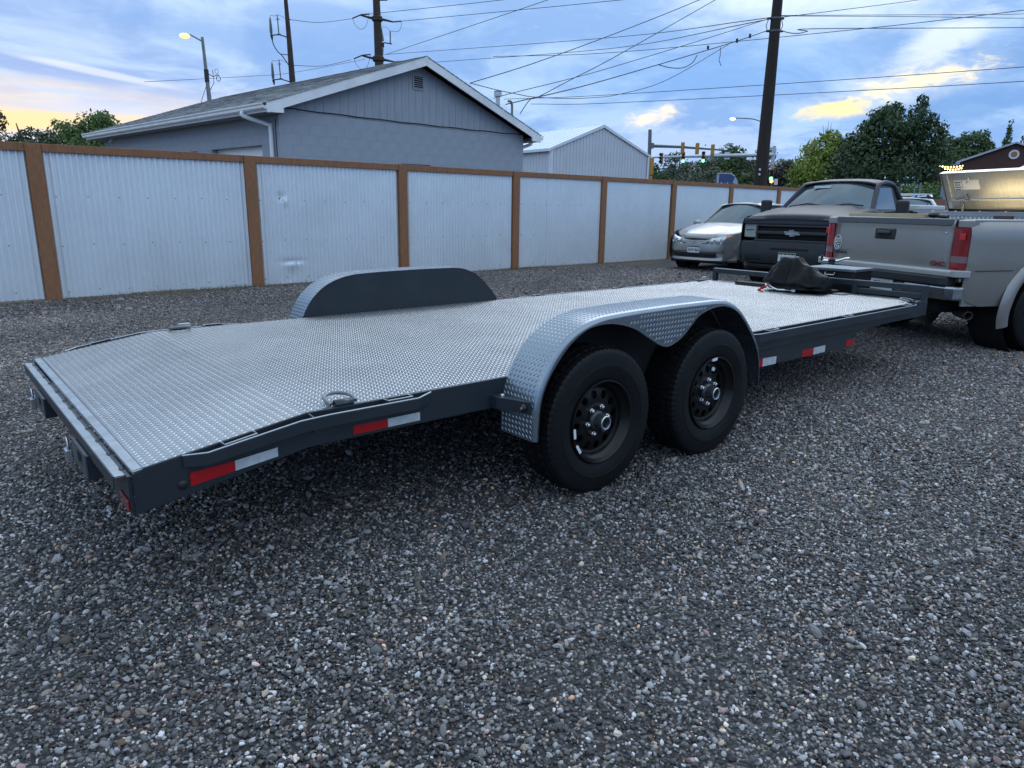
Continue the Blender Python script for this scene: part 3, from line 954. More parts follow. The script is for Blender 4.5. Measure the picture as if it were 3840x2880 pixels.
def fender(s):
    Y = (lambda y: y) if s == 0 else (lambda y: DW - y)
    yo = -0.225
    # rolled edge between top and skirt
    top = MB()
    rows = []
    cen = np.array([1.785, 0.55])
    n = len(FTc)
    for i, p in enumerate(FTc):
        t = FTc[min(i + 1, n - 1)] - FTc[max(i - 1, 0)]
        nn = np.array([-t[1], t[0]]); nn = nn / np.linalg.norm(nn)
        q = p
        row = [(q[0], Y(0.0), q[1]), (q[0], Y(yo + 0.022), q[1])]
        for k in (1, 2, 3):
            a = k * math.pi / 6
            off = nn * (0.02 * (1 - math.cos(a)))
            row.append((q[0] - off[0], Y(yo + 0.022 - 0.022 * math.sin(a)), q[1] - off[1]))
        pl = FLc[i]
        row.append((q[0] - nn[0] * 0.02, Y(yo), q[1] - nn[1] * 0.02))
        row.append((pl[0], Y(yo), pl[1]))
        rows.append(row)
    top.grid(rows, flip=(s == 1))
    # lugs on the top
    P = np.array([p for p in FTc])
    seg = np.linalg.norm(np.diff(P, axis=0), axis=1)
    S_ = np.concatenate([[0], np.cumsum(seg)])
    T_ = np.gradient(P, axis=0); T_ /= np.linalg.norm(T_, axis=1)[:, None]

    def fn(a, b, h):
        x = np.interp(a, S_, P[:, 0]); z = np.interp(a, S_, P[:, 1])
        tx = np.interp(a, S_, T_[:, 0]); tz = np.interp(a, S_, T_[:, 1])
        y = b if s == 0 else DW - b
        return np.stack([x - tz * h, y, z + tx * h], 1)
    tread_lugs(top, fn, 0.01, S_[-1] - 0.01, yo + 0.02, -0.004, pa=0.0235, L_=0.0108, Wd=0.0026, H=0.0020)
    # lugs on the skirt, kept where the skirt is deep enough
    zt_f, zl_f = interp(P[:, 0], P[:, 1]), None
    LP = np.array([p for p in FLc])
    sk = MB()
    tread_lugs(sk, lambda a, b, h: np.stack([a, (yo - h) if s == 0 else (DW - yo + h), b], 1), 0.92, 2.65, 0.33, 0.85, pa=0.0235, L_=0.0108, Wd=0.0026, H=0.0020)
    iz_t = np.interp
    lipu = LP[:, 0]; lipz = LP[:, 1]
    for k in range(len(sk.v) // 8):
        vv = sk.v[k * 8:k * 8 + 8]
        u = sum(p[0] for p in vv) / 8; z = sum(p[2] for p in vv) / 8
        # above the opening, below the roll
        if not (1.0 < u < 2.56):
            continue
        zl_ = np.interp(u, lipu[8:-8], lipz[8:-8])
        if z > zl_ + 0.017 and z < np.interp(u, P[:, 0], P[:, 1]) - 0.034:
            o = len(top.v)
            top.v += vv
            top.f += [tuple(o + x for x in q) for q in ((0, 5, 6), (5, 4, 7, 6), (4, 3, 7), (3, 2, 7), (2, 1, 6, 7), (1, 0, 6))]
    o_ = top.build('fender', tread_m if False else mat('tread plate fender', (0.24, 0.285, 0.33), 0.27, 0.78, var=0.06, vscale=2.2, rvar=0.06), TR, smooth=True, angle=60)
    # inner wall standing on the deck
    poly = [(p[0], Y(0.0015), p[1] - 0.003) for p in FTc if p[1] > DZ + 0.01]
    poly = [(poly[0][0], poly[0][1], DZ - 0.01)] + poly + [(poly[-1][0], poly[-1][1], DZ - 0.01)]
    MB().prism(poly, (0, -0.003 if s == 0 else 0.003, 0)).build('inner_wall', slate, o_)
    poly = [(p[0], Y(-0.004), p[1] - 0.002) for p in FTc]
    MB().prism(poly, (0, 0.002 if s == 0 else -0.002, 0)).build('splash_wall', blackm, o_)
    # edge bead
    MB().tube([(p[0], Y(yo + 0.001), p[1]) for p in FLc], 0.0035, 5).build('edge_bead', slate, o_)
    # rear step bracket
    if True:
        b = MB()
        prof = [(0.842, 0.0), (0.842, -0.045), (0.872, -0.12), (0.897, -0.205), (0.900, -0.205), (0.900, 0.0)]
        b.prism([(u, Y(y), 0.446) for u, y in prof], (0, 0, 0.054))
        bo = b.build('fender_bracket', slate, TR, bevel=0.004, clean=True)
        MB().lathe([(0.0, 0.010), (0.008, 0.010), (0.011, 0.006), (0.011, 0.0)], 10, o=(0.875, Y(-0.045), 0.500)).build('bolt', zinc, bo, smooth=True)
        MB().lathe([(0.0, -0.012), (0.006, -0.012), (0.012, -0.008), (0.018, 0.0)], 14, o=(0.884, Y(-0.176), 0.472), axis='X').build('side_marker', black, bo, smooth=True)
        MB().lathe([(0.0, -0.0155), (0.006, -0.0145), (0.007, -0.010)], 10, o=(0.884, Y(-0.176), 0.472), axis='X').build('marker_lens', mat('amber lens', (0.35, 0.16, 0.10), 0.2), bo)


fender(0)
fender(1)
# wheels -------------------------------------------------------------------


def tyre_mesh(Rt=0.348, Wt=0.206, Rr=0.195, n=216):
    """lies with axis along Y, outer face towards -Y"""
    h = Wt / 2
    prof = [(Rr - .004, -h * .80), (Rr + .006, -h * .93), (Rr + .03, -h * 1.02), (Rr + .065, -h * 1.06), (Rr + .066, -h * 1.075), (Rr + .072, -h * 1.075), (Rr + .073, -h * 1.06), (Rt - .058, -h * 1.04), (Rt - .026, -h * 1.0), (Rt - .013, -h * .965), (Rt - .0055, -h * .90), (Rt - .0025, -h * .74)]
    g = [(Rt - .002, -h * .56), (Rt - .011, -h * .545), (Rt - .011, -h * .47), (Rt - .001, -h * .455), (Rt, -h * .16), (Rt - .011, -h * .15), (Rt - .011, -h * .07), (Rt, -h * .06)]
    prof = prof + g
    prof = prof + [(r, -y) for r, y in prof[::-1]]
    m = MB()
    N = len(prof)
    vs_ = []
    for i, (r, y) in enumerate(prof):
        ii = min(i, N - 1 - i)
        for k in range(n):
            t = 2 * math.pi * k / n
            rr = r
            if 8 <= ii <= 12 and k % 3 == 0:
                rr -= 0.005
            if 14 <= ii <= 16 and (k + 1) % 5 == 0:
                rr -= 0.007
            vs_.append((rr * math.cos(t), y, rr * math.sin(t)))
    fs = []
    for i in range(N - 1):
        for k in range(n):
            k2 = (k + 1) % n
            fs.append((i * n + k2, i * n + k, (i + 1) * n + k, (i + 1) * n + k2))
    return m.add(vs_, fs).mesh('tyre')


def rim_mesh(Rr=0.195, holes=12):
    m = MB()
    n = holes * 8
    # barrel, stepped lip, then disc set in
    prof = [(Rr + .006, -.100), (Rr + .004, -.107), (Rr - .002, -.108), (Rr - .008, -.100), (Rr - .012, -.090), (Rr - .016, -.086), (Rr - .022, -.078), (Rr - .028, -.074), (Rr - .032, -.066), (Rr - .034, -.058), (Rr - .038, -.052), (Rr - .044, -.050)]
    m.lathe([(r, y) for r, y in prof], n, axis='Y')
    rim_i = Rr - .044     # outer radius of the holed ring
    r_in = 0.082
    # ring with round holes, one sector per hole
    for k in range(holes):
        a0 = 2 * math.pi * k / holes
        a1 = 2 * math.pi * (k + 1) / holes
        am = (a0 + a1) / 2
        rc = (rim_i + r_in) / 2 + 0.008
        hr = 0.0175
        outer, inner = [], []
        M = 24
        bd = []
        for q in range(8): bd.append((rim_i, a0 + (a1 - a0) * q / 8))
        for q in range(4): bd.append((rim_i + (r_in - rim_i) * q / 4, a1))
        for q in range(8): bd.append((r_in, a1 + (a0 - a1) * q / 8))
        for q in range(4): bd.append((r_in + (rim_i - r_in) * q / 4, a0))

        def dome(r): return -.050 - 0.010 * math.sin(math.pi * min(1, max(0, (rim_i - r) / (rim_i - r_in))) * 0.5)
        vs_ = [(r * math.cos(a), dome(r), -r * math.sin(a)) for r, a in bd]
        cx, cz = rc * math.cos(am), rc * math.sin(am)
        hv = []
        for r, a in bd:
            x, z = r * math.cos(a) - cx, r * math.sin(a) - cz
            l = math.hypot(x, z)
            # radial axis longer than tangential
            ux = x / l; uz = z / l
            rad = ux * math.cos(am) + uz * math.sin(am)
            hh = hr * (1 + 0.15 * rad * rad)
            hv.append((cx + ux * hh, cz + uz * hh))
        vs_ += [(x, dome(math.hypot(x, z)), -z) for x, z in hv]
        vs_ += [(x, dome(math.hypot(x, z)) + 0.012, -z) for x, z in hv]
        fs = []
        for q in range(M):
            q2 = (q + 1) % M
            fs.append((q, q2, M + q2, M + q))
            fs.append((M + q, M + q2, 2 * M + q2, 2 * M + q))
        m.add(vs_, fs)
    m.lathe([(r_in, -.060), (0.074, -.063), (0.066, -.063), (0.048, -.062), (0.047, -.056), (0.0, -.056)], n, axis='Y')
    me = m.mesh('rim')
    return me


_ty, _ri = tyre_mesh(), rim_mesh()
_hub = MB().lathe([(0.049, -.061), (0.049, -.070), (0.044, -.076), (0.036, -.080), (0.034, -.118), (0.0335, -.120)], 28, axis='Y').mesh('hub')
_capr = MB().lathe([(0.034, -.117), (0.034, -.126), (0.0305, -.1285), (0.025, -.127), (0.0235, -.121)], 28, axis='Y').mesh('hub_ring')
_capc = MB().lathe([(0.0236, -.1215), (0.012, -.1235), (0.0105, -.1215), (0.0, -.1215)], 20, axis='Y').mesh('hub_plug')
_nut = MB().lathe([(0.0125, -.060), (0.0125, -.072), (0.0095, -.074), (0.0095, -.082), (0.005, -.086), (0.0, -.087)], 6, axis='Y').mesh('lug_nut')
_drum = MB().lathe([(0.0, -0.012), (0.140, -0.012), (0.145, -0.006), (0.145, 0.05), (0.0, 0.05)], 28, axis='Y').mesh('brake_drum')
_wt = MB().box(-0.022, 0.022, -0.004, 0.004, -0.007, 0.007).mesh('balance_weight')
_lbl = MB().box(-0.014, 0.014, -0.001, 0.001, -0.010, 0.010).mesh('sticker')
ghub = mat('grey hub', (0.06, 0.065, 0.07), 0.35, 0.4)
for me, sm in ((_ty, 30), (_ri, 35), (_hub, 40), (_capr, 50), (_capc, 40), (_nut, 30), (_drum, 40)):
    me.shade_smooth(); me.set_sharp_from_angle(angle=R(sm))


def wheel(u, v, flip, spin, parent):
    e = bpy.data.objects.new('wheel', None)
    e.empty_display_size = 0.1
    COL.objects.link(e)
    e.parent = parent
    e.location = (u, v, 0.337)
    e.rotation_euler = (0, spin, math.pi if flip else 0)
    link(_ty, 'tyre', rubber, e)
    link(_ri, 'rim', rimblk, e)
    link(_hub, 'hub', ghub, e)
    link(_capr, 'hub_ring', zinc, e)
    link(_capc, 'hub_plug', rubber, e)
    link(_drum, 'brake_drum', black, e)
    for k in range(6):
        a = k * math.pi / 3 + 0.3
        link(_nut, 'lug_nut', zinc, e, loc=(0.0665 * math.cos(a), 0, 0.0665 * math.sin(a)))
    return e


w1 = wheel(1.335, -0.116, False, 0.15, TR)
w2 = wheel(2.205, -0.116, False, -0.25, TR)
wheel(1.335, DW + 0.116, True, 0.4, TR)
wheel(2.205, DW + 0.116, True, 0.9, TR)
wht = mat('white sticker', (0.75, 0.76, 0.78), 0.5)
for e, a, rr, yy, me, nm in ((w1, R(196), 0.186, -0.105, _wt, 'balance_weight'), (w1, R(222), 0.186, -0.105, _wt, 'balance_weight'), (w2, R(80), 0.188, -0.106, _wt, 'balance_weight'), (w2, R(55), 0.128, -0.064, _lbl, 'sticker')):
    a -= e.rotation_euler[1] * 0
    link(me, nm, wht, e, loc=(rr * math.cos(a), yy, rr * math.sin(a)), rot=(0, math.pi / 2 - a, 0))
# D rings ------------------------------------------------------------------


def d_ring(u, v, s):
    e = thing('d_ring', None, None)
    e.parent = TR
    e.location = (u, v, DZ)
    e.rotation_euler = (0, 0, 0 if s == 0 else math.pi)
    pts = [(-0.05, 0.004, 0.010), (-0.055, 0.03, 0.018), (-0.045, 0.072, 0.024), (-0.015, 0.092, 0.028), (0.02, 0.092, 0.028), (0.048, 0.072, 0.024), (0.056, 0.03, 0.018), (0.05, 0.004, 0.012)]
    MB().tube([tuple(p) for p in catmull(pts, 4)], 0.0075, 10, closed=False).build('ring', mat('grey ring paint', (0.16, 0.18, 0.19), 0.33, 0.3), e, smooth=True)
    cl_ = MB()
    rows = []
    for i in range(9):
        a = math.pi * i / 8
        rows.append([(x, 0.006 + 0.016 * math.cos(a), 0.002 + 0.021 * math.sin(a)) for x in (-0.036, 0.036)])
    cl_.grid(rows)
    cl_.build('clamp', slate, e, smooth=True, solid=0.005)


d_ring(0.15, 0.012, 0)
d_ring(0.15, DW - 0.012, 1)
d_ring(5.33, 0.012, 0)
d_ring(5.33, DW - 0.012, 1)
# front bulkhead rail --------------------------------------------------------
UF = 5.567
MB().box(UF, UF + 0.05, 0.0, DW, 0.646, 0.692).build('front_rail', slate, TR, bevel=0.004)
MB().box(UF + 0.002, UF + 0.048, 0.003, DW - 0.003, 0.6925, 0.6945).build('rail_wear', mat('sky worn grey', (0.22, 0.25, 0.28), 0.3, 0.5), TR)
for v in (0.022, 0.61, 1.30, DW - 0.022):
    MB().box(UF + 0.002, UF + 0.048, v - 0.022, v + 0.022, 0.442 if v < 0.1 or v > 2 else 0.52, 0.6455).build('front_post', slate, TR, bevel=0.003)
MB().box(UF + 0.003, UF + 0.047, 0.046, 0.586, 0.578, 0.624).build('lower_rail', slate, TR, bevel=0.004)
MB().box(DL + 0.002, UF + 0.05, -0.002, DW + 0.002, 0.44, 0.565).build('front_channel', slate, TR, bevel=0.003)
MB().tube([(UF + 0.0, DW - 0.3, 0.58), (UF - 0.01, DW - 0.31, 0.60)], 0.006, 6).build('rope_hook', black, TR)
MB().box(5.4, 5.47, DW - 0.004, DW + 0.02, 0.575, 0.607).build('latch', edgem, TR, bevel=0.003)
MB().box(0.16, 0.225, DW - 0.002, DW + 0.03, 0.572, 0.598).build('far_latch', edgem, TR, bevel=0.003)
# tongue, coupler, jack, tool tray -------------------------------------------
for v in (0.36, DW - 0.36):
    MB().bar((5.3, v, 0.485), (6.42, 1.0666 + (0.05 if v > 1 else -0.05), 0.485), 0.055, 0.10).build('tongue_beam', slate, TR, bevel=0.003)
MB().bar((6.36, 1.0666, 0.50), (6.62, 1.0666, 0.52), 0.075, 0.085).build('coupler', black, TR, bevel=0.006)
MB().sphere((6.66, 1.0666, 0.525), (0.055, 0.052, 0.04), 14, 8).build('ball_socket', black, TR, smooth=True)
jb = MB().tube([(6.28, 1.20, 0.22), (6.28, 1.20, 0.80)], 0.032, 14).build('jack_tube', slate, TR, smooth=True)
MB().lathe([(0.05, 0.20), (0.05, 0.215), (0.03, 0.235)], 14, o=(6.28, 1.20, 0.0)).build('jack_foot', black, jb)
MB().lathe([(0.034, 0.80), (0.036, 0.815), (0.020, 0.832), (0.0, 0.834)], 14, o=(6.28, 1.20, 0)).build('jack_cap', black, jb, smooth=True)
MB().tube([(6.29, 1.30, 0.80), (6.29, 1.16, 0.80), (6.29, 1.12, 0.812), (6.29, 1.06, 0.835), (6.29, 1.02, 0.838)], 0.010, 8).build('crank_handle', zinc, jb, smooth=True)
MB().tube([(6.29, 1.31, 0.795), (6.29, 1.31, 0.85)], 0.013, 8).build('crank_knob', black, jb)
bx = MB().box(5.72, 6.10, 0.70, 1.16, 0.53, 0.748).build('tongue_box', black, TR, bevel=0.008)
lm_ = MB().box(5.70, 6.12, 0.68, 1.18, 0.750, 0.772)
tread_lugs(lm_, flat_fn(0.772), 5.71, 6.11, 0.69, 1.17)
lid_ = lm_.build('box_lid', tread_m, bx)
MB().tube([(5.714, 0.88, 0.735), (5.700, 0.88, 0.712), (5.700, 0.97, 0.712), (5.714, 0.97, 0.735)], 0.004, 6).build('box_latch', zinc, bx)
MB().box(6.20, 6.33, 1.02, 1.12, 0.60, 0.765).build('breakaway_battery', black, TR, bevel=0.005)
# winch, cover, hook ---------------------------------------------------------
wb_ = MB().box(5.36, 5.46, 0.70, 1.72, DZ + 0.003, DZ + 0.035).build('winch_base', black, TR, bevel=0.003)
MB().box(5.34, 5.47, 0.60, 0.70, DZ + 0.003, DZ + 0.012).build('winch_foot', bright, wb_)


def winch_cover():
    rg = np.random.default_rng(9)
    n, mm = 90, 40
    K = [(rg.normal(0, 1, 3) * rg.uniform(7, 20), rg.uniform(0, 6.28), rg.uniform(.5, 1)) for _ in range(10)]
    rows = []
    for j in range(mm + 1):
        f_ = j / mm
        row = []
        for i in range(n):
            a = 2 * math.pi * i / n
            rx, ry = 0.20, 0.33
            # slack cloth: squarish tent with two high points, hem drawn in
            sq = (abs(math.cos(a)) ** 3 + abs(math.sin(a)) ** 3) ** (-1 / 3)
            rad = (1 - f_) ** 0.55 if f_ < 1 else 0.0
            hem = 1.0 - 0.16 * math.exp(-((f_ - 0.02) / 0.05) ** 2)
            x, y = rx * rad * sq * hem * math.cos(a), ry * rad * sq * hem * math.sin(a)
            z = 0.30 * f_ ** 0.72
            z *= 1.0 - 0.22 * min(1, max(0, (-y - .05) / .22)) - 0.10 * min(1, max(0, (y - .12) / .15))
            y += 0.035 * f_
            # sharp folds running down from the top
            c = 0.0
            for (kv, ph, am) in K:
                c += am * (1 - abs(math.sin(0.5 * (kv[0] * x * 1.3 + kv[1] * y + kv[2] * z * .5) + ph)) * 2)
            c = c / len(K)
            rid = 0.022 * (abs(math.sin(4.5 * a + 1.2 * math.sin(2 * a))) - .5) * (1 - f_) ** .5
            nx, ny = math.cos(a), math.sin(a)
            amp = 0.11 * c + rid * 1.4
            row.append((x + nx * amp * (1 - .6 * f_), y + ny * amp * (1 - .6 * f_), max(0.0, z + 0.11 * c * min(1, f_ * 4))))
        row.append(row[0])
        rows.append(row)
    m = MB().grid(rows)
    o = m.build('winch_cover', mat('black cover cloth', (0.002, 0.0023, 0.003), 0.5, bump=0.9, bscale=16, var=0.2, vscale=9, spec=0.2), smooth=True, clean=True, angle=22)
    o.location = TRAIL(5.28, 1.00, DZ + 0.036)
    o.rotation_euler = (0, 0, trz)
    tag(o, 'crumpled black cloth cover over the winch at the front of the trailer', 'cover')


winch_cover()
hk = thing('winch_hook', 'steel winch hook with red pull strap lying in front of black cover', 'hook', TRAIL(5.10, 1.08, DZ + 0.003), trz + R(10))
MB().tube([tuple(p) for p in catmull([(0.02, 0.02, 0.016), (0.03, 0.07, 0.03), (0.02, 0.11, 0.055), (0.0, 0.13, 0.058), (-0.02, 0.115, 0.04), (-0.02, 0.09, 0.02)], 5)], [0.010] * 26, 8).build('hook_body', zinc, hk, smooth=True)
MB().tube([(0.025, 0.03, 0.018), (0.03, -0.10, 0.022)], 0.009, 8).build('hook_shank', zinc, hk, smooth=True)
MB().box(0.015, 0.045, -0.135, -0.10, 0.006, 0.040).build('cable_clamp', zinc, hk, bevel=0.003)
_st = MB()
_st.grid([[(x, y, z + q) for (x, y, z) in ((-0.01, 0.10, 0.040), (-0.05, 0.13, 0.025), (-0.10, 0.15, 0.012), (-0.13, 0.13, 0.004), (-0.155, 0.145, 0.008))] for q in (0.0, 0.022)])
_st.build('pull_strap', mat('red webbing', (0.50, 0.012, 0.02), 0.6), hk, solid=0.003)
MB().tube([(-0.10, 0.15, 0.012), (-0.135, 0.11, 0.006), (-0.15, 0.10, 0.004)], 0.006, 6).build('strap_end', MATS['red webbing'], hk)
# padlocks hanging under the tail
for v, lab in ((0.79, 'small silver padlock hanging under the tail of the trailer, nearer the camera'), (1.76, 'small silver padlock hanging under the far end of the trailer tail')):
    p = thing('padlock', lab, 'padlock', TRAIL(-0.652, v, 0.30), trz, 'padlocks on the ramp brackets')
    MB().box(-0.012, 0.012, -0.024, 0.024, 0.0, 0.055).build('lock_body', zinc, p, bevel=0.004)
    MB().tube([(0, -0.016, 0.05), (0, -0.016, 0.085), (0, -0.008, 0.098), (0, 0.008, 0.098), (0, 0.016, 0.085), (0, 0.016, 0.05)], 0.005, 8).build('shackle', zinc, p, smooth=True)
# ------------------------------------------------------------------ grey block garage
GO = (-4.559, 13.87)
GA = 0.748
GARF = fr(GO, GA)
grz = math.pi / 2 - GA
GW, GL, GE, GR = 7.70, 9.95, 3.125, 4.463
blue = mat('grey blue masonry paint', (0.31, 0.35, 0.41), 0.78, var=0.05, vscale=2.5, bump=0.25, bscale=70, dirt=(0.22, 0.255, 0.30), dscale=0.9, damt=0.35)
bluew = mat('grey blue wood paint', (0.295, 0.335, 0.395), 0.7, var=0.06, vscale=3.0, bump=0.1, bscale=60, stretch=(5, 5, 0.6))
joint = mat('painted joint', (0.285, 0.325, 0.385), 0.85)
trim = mat('white trim paint', (0.80, 0.83, 0.86), 0.5, var=0.05, vscale=2.0, dirt=(0.5, 0.52, 0.55), dscale=1.5, damt=0.25)
soff = mat('soffit paint', (0.20, 0.225, 0.26), 0.75)
garage = thing('garage', 'grey painted block garage with low gable roof behind the fence', 'garage', (GO[0], GO[1], 0), grz)
X0, X1, Y0, Y1 = 0.38, GW - 0.38, 0.28, GL - 0.28
TOPB = 3.048
core = MB()
core.box(X0 + .004, X1 - .006, Y0 + .004, Y0 + 0.2, 0, TOPB)
core.box(X0 + .004, X1 - .006, Y1 - .2, Y1 - .006, 0, TOPB)
core.box(X1 - .2, X1 - .006, Y0 + .2, Y1 - .2, 0, TOPB)
# left wall core with two door openings
DOORS = ((0.98, 3.20), (3.92, 6.12))
ys_ = [Y0 + .2] + [q for d in DOORS for q in d] + [Y1 - .2]
for i in range(0, len(ys_), 2):
    core.box(X0 + .004, X0 + .2, ys_[i], ys_[i + 1], 0, TOPB)
for a, b in DOORS:
    core.box(X0 + .004, X0 + .2, a, b, 2.552, TOPB)
core.build('wall', joint, garage)
# concrete blocks, painted, recessed joints
BL, BH = 0.4064, 0.2032
_bk = {}


def block(parent, x, y, z, ln, along):
    key = (round(ln, 3), along)
    if key not in _bk:
        if along == 'x':
            _bk[key] = MB().box(0.0008, ln - 0.0008, 0, 0.05, 0.0012, BH - 0.0012).mesh('concrete_block')
        else:
            _bk[key] = MB().box(0, 0.05, 0.0008, ln - 0.0008, 0.0012, BH - 0.0012).mesh('concrete_block')
    return link(_bk[key], 'concrete_block', blue, parent, loc=(x, y, z))


brn = random.Random(4)
for c in range(9, 15):
    z = c * BH
    x = X0 + 0.052
    if c % 2:
        block(garage, x, Y0 + brn.uniform(-.0006, .0006), z, BL / 2, 'x'); x += BL / 2
    while x < X1 - 0.02:
        ln = min(BL, X1 - x)
        block(garage, x, Y0 + brn.uniform(-.0008, .0008), z, round(ln, 3), 'x')
        x += ln
    y = Y0
    if c % 2 == 0:
        y += 0
    segs = [(Y0, Y1)]
    if z + BH <= 2.56:
        segs = [(Y0, DOORS[0][0]), (DOORS[0][1], DOORS[1][0]), (DOORS[1][1], Y1)]
    for (a, b) in segs:
        y = a
        first = BL / 2 if c % 2 else BL
        while y < b - 0.02:
            ln = min(first, b - y)
            block(garage, X0 + brn.uniform(-.0008, .0008), y, z, round(ln, 3), 'y')
            y += ln
            first = BL
MB().box(X0 + .0005, X0 + .19, Y0 + .3, Y1 - .3, 15 * BH + .001, TOPB + .10).build('top_plate', bluew, garage)
# overhead doors with panels, set back in the opening
for a, b in DOORS:
    d = thing('garage_door', None, None)
    d.parent = garage
    for k in range(5):
        MB().box(X0 + .14, X0 + .175, a + .005, b - .005, 0.02 + k * 0.506, 0.02 + k * 0.506 + 0.50).build('door_panel', trim, d, bevel=0.008)
    MB().box(X0 + .003, X0 + .2, a - .10, b + .10, 2.553, 2.575).build('lintel', joint, d)
# gable triangle: vertical board siding
SLOPE = (GR - GE) / (GW / 2)
roofz = lambda x: GE + SLOPE * (x if x < GW / 2 else GW - x)
x = X0
while x < X1 - 0.01:
    x2 = min(x + 0.198, X1)
    a, b = x + 0.003, x2 - 0.003
    xm = GW / 2
    pts = [(a, Y0 - .008, TOPB - 0.002 + 0.003), (b, Y0 - .008, TOPB + 0.001), (b, Y0 - .008, roofz(b) - 0.16)]
    if a < xm < b: pts.append((xm, Y0 - .008, roofz(xm) - 0.16))
    pts.append((a, Y0 - .008, roofz(a) - 0.16))
    if roofz(a) - 0.16 > TOPB + 0.01 or roofz(b) - 0.16 > TOPB + 0.01:
        MB().prism(pts, (0, 0.02, 0)).build('siding_board', bluew, garage)
    x = x2
g_ = MB()
g_.prism([(X0, Y0 + .014, TOPB), (X1, Y0 + .014, TOPB), (X1, Y0 + .014, roofz(X1) - .15), (GW / 2, Y0 + .014, GR - .15), (X0, Y0 + .014, roofz(X0) - .15)], (0, 0.1, 0))
g_.prism([(X0, Y1 - .1, TOPB), (X1, Y1 - .1, TOPB), (X1, Y1 - .1, roofz(X1) - .15), (GW / 2, Y1 - .1, GR - .15), (X0, Y1 - .1, roofz(X0) - .15)], (0, 0.1, 0))
g_.build('gable_backing', soff, garage)
# louvred gable vent
vt = MB()
vx0, vx1, vz0, vz1 = 3.66, 3.98, 3.79, 4.10
for a, b, c, d in ((vx0, vx0 + .03, vz0, vz1), (vx1 - .03, vx1, vz0, vz1), (vx0 + .03, vx1 - .03, vz0, vz0 + .03), (vx0 + .03, vx1 - .03, vz1 - .03, vz1)):
    vt.box(a, b, Y0 - .028, Y0 - .009, c, d)
vo_ = vt.build('gable_vent', bluew, garage)
MB().box(vx0 + .03, vx1 - .03, Y0 - .0105, Y0 - .0095, vz0 + .03, vz1 - .03).build('vent_dark', blackm, vo_)
for k in range(6):
    z = vz0 + .038 + k * 0.042
    MB().prism([(vx0 + .03, Y0 - .027, z), (vx0 + .03, Y0 - .014, z + .014), (vx0 + .03, Y0 - .012, z + .012), (vx0 + .03, Y0 - .025, z - .003)], (vx1 - vx0 - .06, 0, 0)).build('louvre', bluew, vo_)
# roof deck, rake boards, soffit, gutter
rf = MB()
for sgn in (0, 1):
    e = (0.0, GE) if sgn == 0 else (GW, GE)
    rf.prism([(e[0], 0.03, e[1] - .012), (GW / 2, 0.03, GR - .012), (GW / 2, 0.03, GR - .06), (e[0], 0.03, e[1] - .06)], (0, GL - .06, 0))
roof = rf.build('roof', mat('roof deck', (0.05, 0.05, 0.055), 0.9), garage)
for yy in (0.0, GL - 0.028):
    for sgn in (-1, 1):
        e = 0.0 if sgn < 0 else GW
        MB().prism([(e, yy, GE - .012), (GW / 2, yy, GR - .012), (GW / 2, yy, GR - .012 - 0.185), (e + (-sgn) * 0.02, yy, GE - .012 - 0.178)], (0, 0.028, 0)).build('rake_board', trim, garage, bevel=0.003)
        # boxed eave return
        MB().prism([(e - sgn * 0.0, yy + .001, GE - .18), (e - sgn * 0.34, yy + .001, GE - .165), (e - sgn * 0.34, yy + .001, GE - .055), (e - sgn * 0.0, yy + .001, GE - .11)], (0, 0.03, 0)).build('eave_return', trim, garage) if yy == 0.0 else None
MB().box(0.02, X0, 0.03, GL - .03, GE - .175, GE - .165).box(X1, GW - .02, 0.03, GL - .03, GE - .175, GE - .165).build('soffit', soff, garage)
for sgn in (-1, 1):
    e = 0.0 if sgn < 0 else GW
    MB().box(e - sgn * 0.005, e - sgn * 0.03, 0.03, GL - .03, GE - .17, GE - .02).build('fascia', trim, garage)
    prof = [(0, -.105), (.055, -.105), (.075, -.085), (.078, -.045), (.10, -.02), (.10, 0), (.092, 0), (.092, -.016), (.07, -.042), (.066, -.082), (.05, -.096), (0, -.096)]
    MB().prism([(e + sgn * (p + .001), -0.005, GE - .022 + q) for p, q in prof], (0, GL + .01, 0)).build('gutter', trim, garage, clean=True)
    # downspout
    yd = 0.52 if sgn < 0 else 0.40
    ox = e + sgn * 0.045
    wx = (X0 if sgn < 0 else X1) + sgn * 0.045
    MB().tube([tuple(p) for p in catmull([(ox, yd + (.30 if sgn < 0 else 0), GE - .12), (ox, yd + (.30 if sgn < 0 else 0), GE - .20), (wx, yd + .06, GE - .34), (wx, yd, GE - .42), (wx, yd, 2.0), (wx, yd, 0.1)], 4)], 0.042, 10).build('downspout', trim, garage, smooth=True)
# shingle tabs on both slopes (300 nearest as pieces, the rest as one piece)
shm = [mat('asphalt shingle a', (0.34, 0.355, 0.365), 0.92, var=0.25, vscale=30, bump=0.3, bscale=200), mat('asphalt shingle b', (0.17, 0.185, 0.195), 0.92, var=0.25, vscale=30, bump=0.3, bscale=200), mat('asphalt shingle c', (0.26, 0.275, 0.285), 0.92, var=0.25, vscale=30, bump=0.3, bscale=200)]
ll = math.hypot(GW / 2, GR - GE)
cs_, sn_ = (GW / 2) / ll, (GR - GE) / ll
tabs = []
for sgn in (0, 1):
    ncs = int(ll / 0.142)
    for c in range(ncs):
        y = -0.012 - (0.16 if c % 2 else 0)
        while y < GL + 0.01:
            ln = brn.choice((0.16, 0.22, 0.33, 0.30))
            a, b = max(y, -0.015), min(y + ln, GL + .015)
            if b - a > 0.03:
                tabs.append((sgn, c, a, b, brn.randrange(3), brn.uniform(0, 0.004)))
            y += ln


